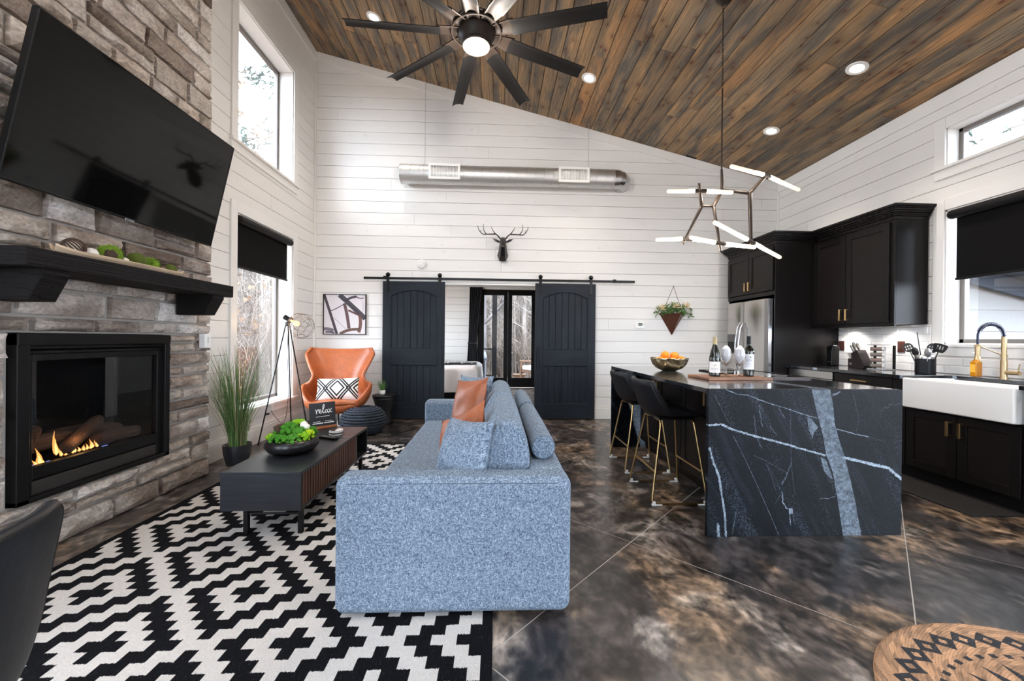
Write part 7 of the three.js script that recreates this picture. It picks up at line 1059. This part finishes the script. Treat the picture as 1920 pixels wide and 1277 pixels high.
  const barks = [[1, 1, 1], [0.62, 0.66, 0.72], [0.85, 0.78, 0.7]].map((c) => std({ map: barkMap, color: new THREE.Color().setRGB(...c), roughness: 1, bumpMap: rep(barkMap, 1), bumpScale: 0.02 })), needle = std({ color: rgb(64, 84, 76), roughness: 0.8, side: THREE.DoubleSide }), dry = std({ color: rgb(128, 106, 86), roughness: 0.9, side: THREE.DoubleSide });
  const tree = (label, x, z, h, r0, seed, kind) => {
    const q = rng(seed), t = thing(kind === 'pine' ? 'pine_tree' : 'bare_tree', label, 'tree', [x, -0.4, z]), lean = (q() - 0.5) * 0.06 * h, trunk = [[0, -0.05, 0], [lean * 0.3, h * 0.35, lean * 0.2], [lean * 0.7, h * 0.7, -lean * 0.2], [lean, h, 0]], bm = barks[kind === 'pine' ? 2 : Math.floor(q() * 2)];
    add(t, 'trunk', taper(trunk, r0, r0 * 0.22, 18, 9), bm); const cv = new THREE.CatmullRomCurve3(trunk.map((p) => V3(...p))), br = [], tips = [];
    const grow = (o, d, l, r, depth) => { const m = o.clone().addScaledVector(d, l * 0.5).add(V3((q() - 0.5), (q() - 0.3), (q() - 0.5)).multiplyScalar(l * 0.16)), e = o.clone().addScaledVector(d, l).add(V3(0, l * 0.1 * (kind === 'pine' ? -0.6 : 1), 0)); br.push(taper([[o.x, o.y, o.z], [m.x, m.y, m.z], [e.x, e.y, e.z]], r, r * 0.35, 5, 4)); tips.push([m, d], [e, d]); if (depth > 0) for (let i = 0; i < 3; i++) { const k = mixf(0.35, 0.95, q()), s = o.clone().lerp(e, k), dd = d.clone().add(V3(q() - 0.5, (q() - 0.35) * 0.9, q() - 0.5).multiplyScalar(1.3)).normalize(); grow(s, dd, l * mixf(0.4, 0.62, q()), r * 0.5, depth - 1); } };
    const n = kind === 'pine' ? 26 : 17; for (let i = 0; i < n; i++) { const k = kind === 'pine' ? mixf(0.28, 0.98, i / n) : mixf(0.16, 0.98, i / n), o = cv.getPointAt(k), a = i * 2.4 + q(), up = kind === 'pine' ? 0.12 : mixf(0.3, 0.9, q()); grow(o, V3(Math.cos(a), up, Math.sin(a)).normalize(), h * (kind === 'pine' ? 0.26 : 0.24) * (1.15 - k) * mixf(0.8, 1.3, q()), r0 * 0.24 * (1.1 - k), 2); }
    add(t, 'branches', br, bm);
    const big = kind === 'pine', per = big ? 9 : 2, gl = big ? new THREE.ConeGeometry(0.012, 0.3, 3, 1) : new THREE.PlaneGeometry(0.05, 0.07), im = new THREE.InstancedMesh(gl, big ? needle : dry, tips.length * per), mt = new THREE.Matrix4(), qq = new THREE.Quaternion(); let c = 0;
    for (const [p, dd] of tips) for (let i = 0; i < per; i++) { if (!big && q() > 0.55) continue; const off = V3(q() - 0.5, q() - 0.4, q() - 0.5), dir = dd.clone().add(off.clone().multiplyScalar(2)).normalize(); qq.setFromUnitVectors(V3(0, 1, 0), dir); const s = mixf(0.7, 1.4, q()); mt.compose(p.clone().addScaledVector(dir, big ? 0.13 : 0.03), qq, V3(s, s, s)); im.setMatrixAt(c++, mt); }
    im.count = c; im.name = big ? 'needles' : 'dry_leaves'; im.userData.kind = 'stuff'; im.castShadow = true; t.add(im); return t; };
  [['thin bare tree close outside the tall left window', -7.2, -10.6, 9, 0.1, 1, 0], ['bare grey tree deeper in the woods behind left window', -10.5, -18.5, 11, 0.14, 2, 0], ['slender bare tree left of the window view', -9.2, -13.4, 10, 0.1, 3, 0], ['bare tree far back in the woods', -15.5, -25, 13, 0.18, 4, 0], ['pale bare tree at the right of the window view', -8.2, -15.6, 10, 0.11, 5, 0], ['bare sapling near the house wall outside left window', -5.6, -8.2, 6, 0.06, 6, 0], ['bare tree behind the chimney side of the woods', -13, -20, 12, 0.16, 7, 0],
    ['tall pine whose boughs fill the upper left window', -9.2, -13.0, 15, 0.2, 8, 'pine'], ['pine deep in the woods behind the tall window', -17, -23, 17, 0.24, 9, 'pine'],
    ['thick pale tree trunk just beyond the porch railing', -0.62, -15.2, 13, 0.3, 10, 0], ['bare tree behind the porch post', 0.3, -18.5, 11, 0.15, 11, 0], ['bare tree filling the right french door', 1.2, -16.5, 10, 0.12, 12, 0], ['bare tree far beyond the right french door', 1.9, -21, 12, 0.15, 13, 0], ['bare tree between the two french doors', 0.65, -22, 12, 0.13, 14, 0], ['pine far behind the porch', -0.9, -24, 15, 0.2, 15, 'pine'], ['bare tree far left beyond the porch', -1.9, -19, 11, 0.14, 16, 0],
    ['pine crown showing in the high kitchen window', 9.8, -6.9, 8.4, 0.16, 17, 'pine'], ['pine crown farther off beyond the kitchen roof', 14.5, -7.6, 10.5, 0.2, 18, 'pine']].forEach((a) => tree(...a));
  // a thicket of saplings that fills the woods behind the single trees
  {
    const q = rng(123), gs = []; for (let s = 0; s < 3; s++) { const ox = (s - 1) * 0.5 + (q() - 0.5) * 0.3, oz = (q() - 0.5) * 0.8, h = mixf(4.5, 7, q()); gs.push(taper([[ox, 0, oz], [ox + 0.1 * q(), h * 0.5, oz], [ox + 0.4 * (q() - 0.5), h, oz + 0.3 * (q() - 0.5)]], 0.03, 0.006, 6, 4)); for (let i = 0; i < 16; i++) { const y = h * mixf(0.12, 0.95, q()), a = q() * 2 * PI, l = mixf(0.5, 1.5, q()); gs.push(taper([[ox, y, oz], [ox + l * 0.5 * Math.cos(a), y + l * 0.35, oz + l * 0.5 * Math.sin(a)], [ox + l * Math.cos(a + 0.3), y + l * 0.55, oz + l * Math.sin(a + 0.3)]], 0.011, 0.003, 4, 3)); } }
    const N = 1100, im = new THREE.InstancedMesh(merge(gs), std({ color: rgb(148, 140, 132), roughness: 1 }), N), mt = new THREE.Matrix4(), qq = new THREE.Quaternion(), e = new THREE.Euler(); let n = 0;
    for (let i = 0; i < N; i++) { let x, z; if (i < N * 0.6) { const d = mixf(10, 36, Math.pow(q(), 0.7)), k = mixf(0.4, 0.75, q()); z = -d; x = -d * k - 0.4; } else { z = mixf(-16.5, -36, q()); x = mixf(-3.5, 5.5, q()) * (-z / 20); } const s = mixf(0.7, 1.5, q()); qq.setFromEuler(e.set(0, q() * 6.3, 0)); mt.compose(V3(x, -0.45, z), qq, V3(s, s, s)); im.setMatrixAt(n++, mt); }
    im.count = n; im.name = 'thicket'; im.userData.kind = 'stuff'; im.userData.label = 'dense thicket of bare grey saplings in the woods outside'; im.userData.category = 'thicket'; scene.add(im);
  }
  // brush and fallen leaves
  const q = rng(99), tw = []; for (let i = 0; i < 9; i++) { const a = q() * 2 * PI, l = mixf(0.6, 1.5, q()), e = [l * 0.45 * Math.cos(a), l, l * 0.45 * Math.sin(a)]; tw.push(taper([[0, 0, 0], [e[0] * 0.35, l * 0.55, e[2] * 0.4], e], 0.012, 0.003, 5, 3)); for (let k = 0; k < 4; k++) { const f = mixf(0.35, 0.95, q()), o = [e[0] * f * 0.9, l * f, e[2] * f * 0.9]; tw.push(taper([o, [o[0] + (q() - 0.5) * 0.3, o[1] + 0.15, o[2] + (q() - 0.5) * 0.3], [o[0] + (q() - 0.5) * 0.6, o[1] + 0.3, o[2] + (q() - 0.5) * 0.6]], 0.006, 0.002, 3, 3)); } }
  const brush = new THREE.InstancedMesh(merge(tw), std({ color: rgb(126, 114, 104), roughness: 1 }), 1500), mt = new THREE.Matrix4(), e = new THREE.Euler(), qq = new THREE.Quaternion(); let n = 0;
  for (let i = 0; i < 1500; i++) { const side = q(); let x, z; if (side < 0.6) { const k = Math.pow(q(), 0.8), d = mixf(7, 26, k); z = -d * mixf(0.9, 1.1, q()); x = -d * mixf(0.42, 0.72, q()); if (x > -4.2) continue; } else { z = mixf(-15.5, -28, q()); x = mixf(-3, 5, q()); } const s = mixf(0.7, 1.7, q()); qq.setFromEuler(e.set((q() - 0.5) * 0.3, q() * 6.3, (q() - 0.5) * 0.3)); mt.compose(V3(x, -0.42, z), qq, V3(s, s * mixf(0.8, 1.3, q()), s)); brush.setMatrixAt(n++, mt); }
  brush.count = n; brush.name = 'undergrowth'; brush.userData.kind = 'stuff'; brush.userData.label = 'tangled bare winter undergrowth in the woods outside'; brush.userData.category = 'undergrowth'; scene.add(brush);
  const lf = new THREE.InstancedMesh(new THREE.PlaneGeometry(0.045, 0.07), std({ color: rgb(150, 126, 106), roughness: 1, side: THREE.DoubleSide }), 26000); n = 0; for (let i = 0; i < 26000; i++) { const left = q() < 0.6, x = left ? mixf(-18, -3.4, q()) : mixf(-2.5, 4.5, q()), z = left ? mixf(-28, -3.5, q()) : mixf(-26, -13.3, q()), hang = q() < 0.55; qq.setFromEuler(e.set(-PI / 2 + (q() - 0.5) * 1.6, q() * 6.3, (q() - 0.5) * 1.2, 'YXZ')); mt.compose(V3(x, hang && (left ? z < -9 && x < -6.5 : z < -15.5) ? mixf(-0.3, 4.2, q() * q()) : -0.385 + 0.02 * q(), z), qq, V3(1, 1, 1)); lf.setMatrixAt(n++, mt); }
  lf.name = 'fallen_leaves'; lf.userData.kind = 'stuff'; lf.userData.label = 'dry brown leaves on the ground and brush outside'; lf.userData.category = 'leaves'; scene.add(lf);
}

renderer.render(scene, camera);
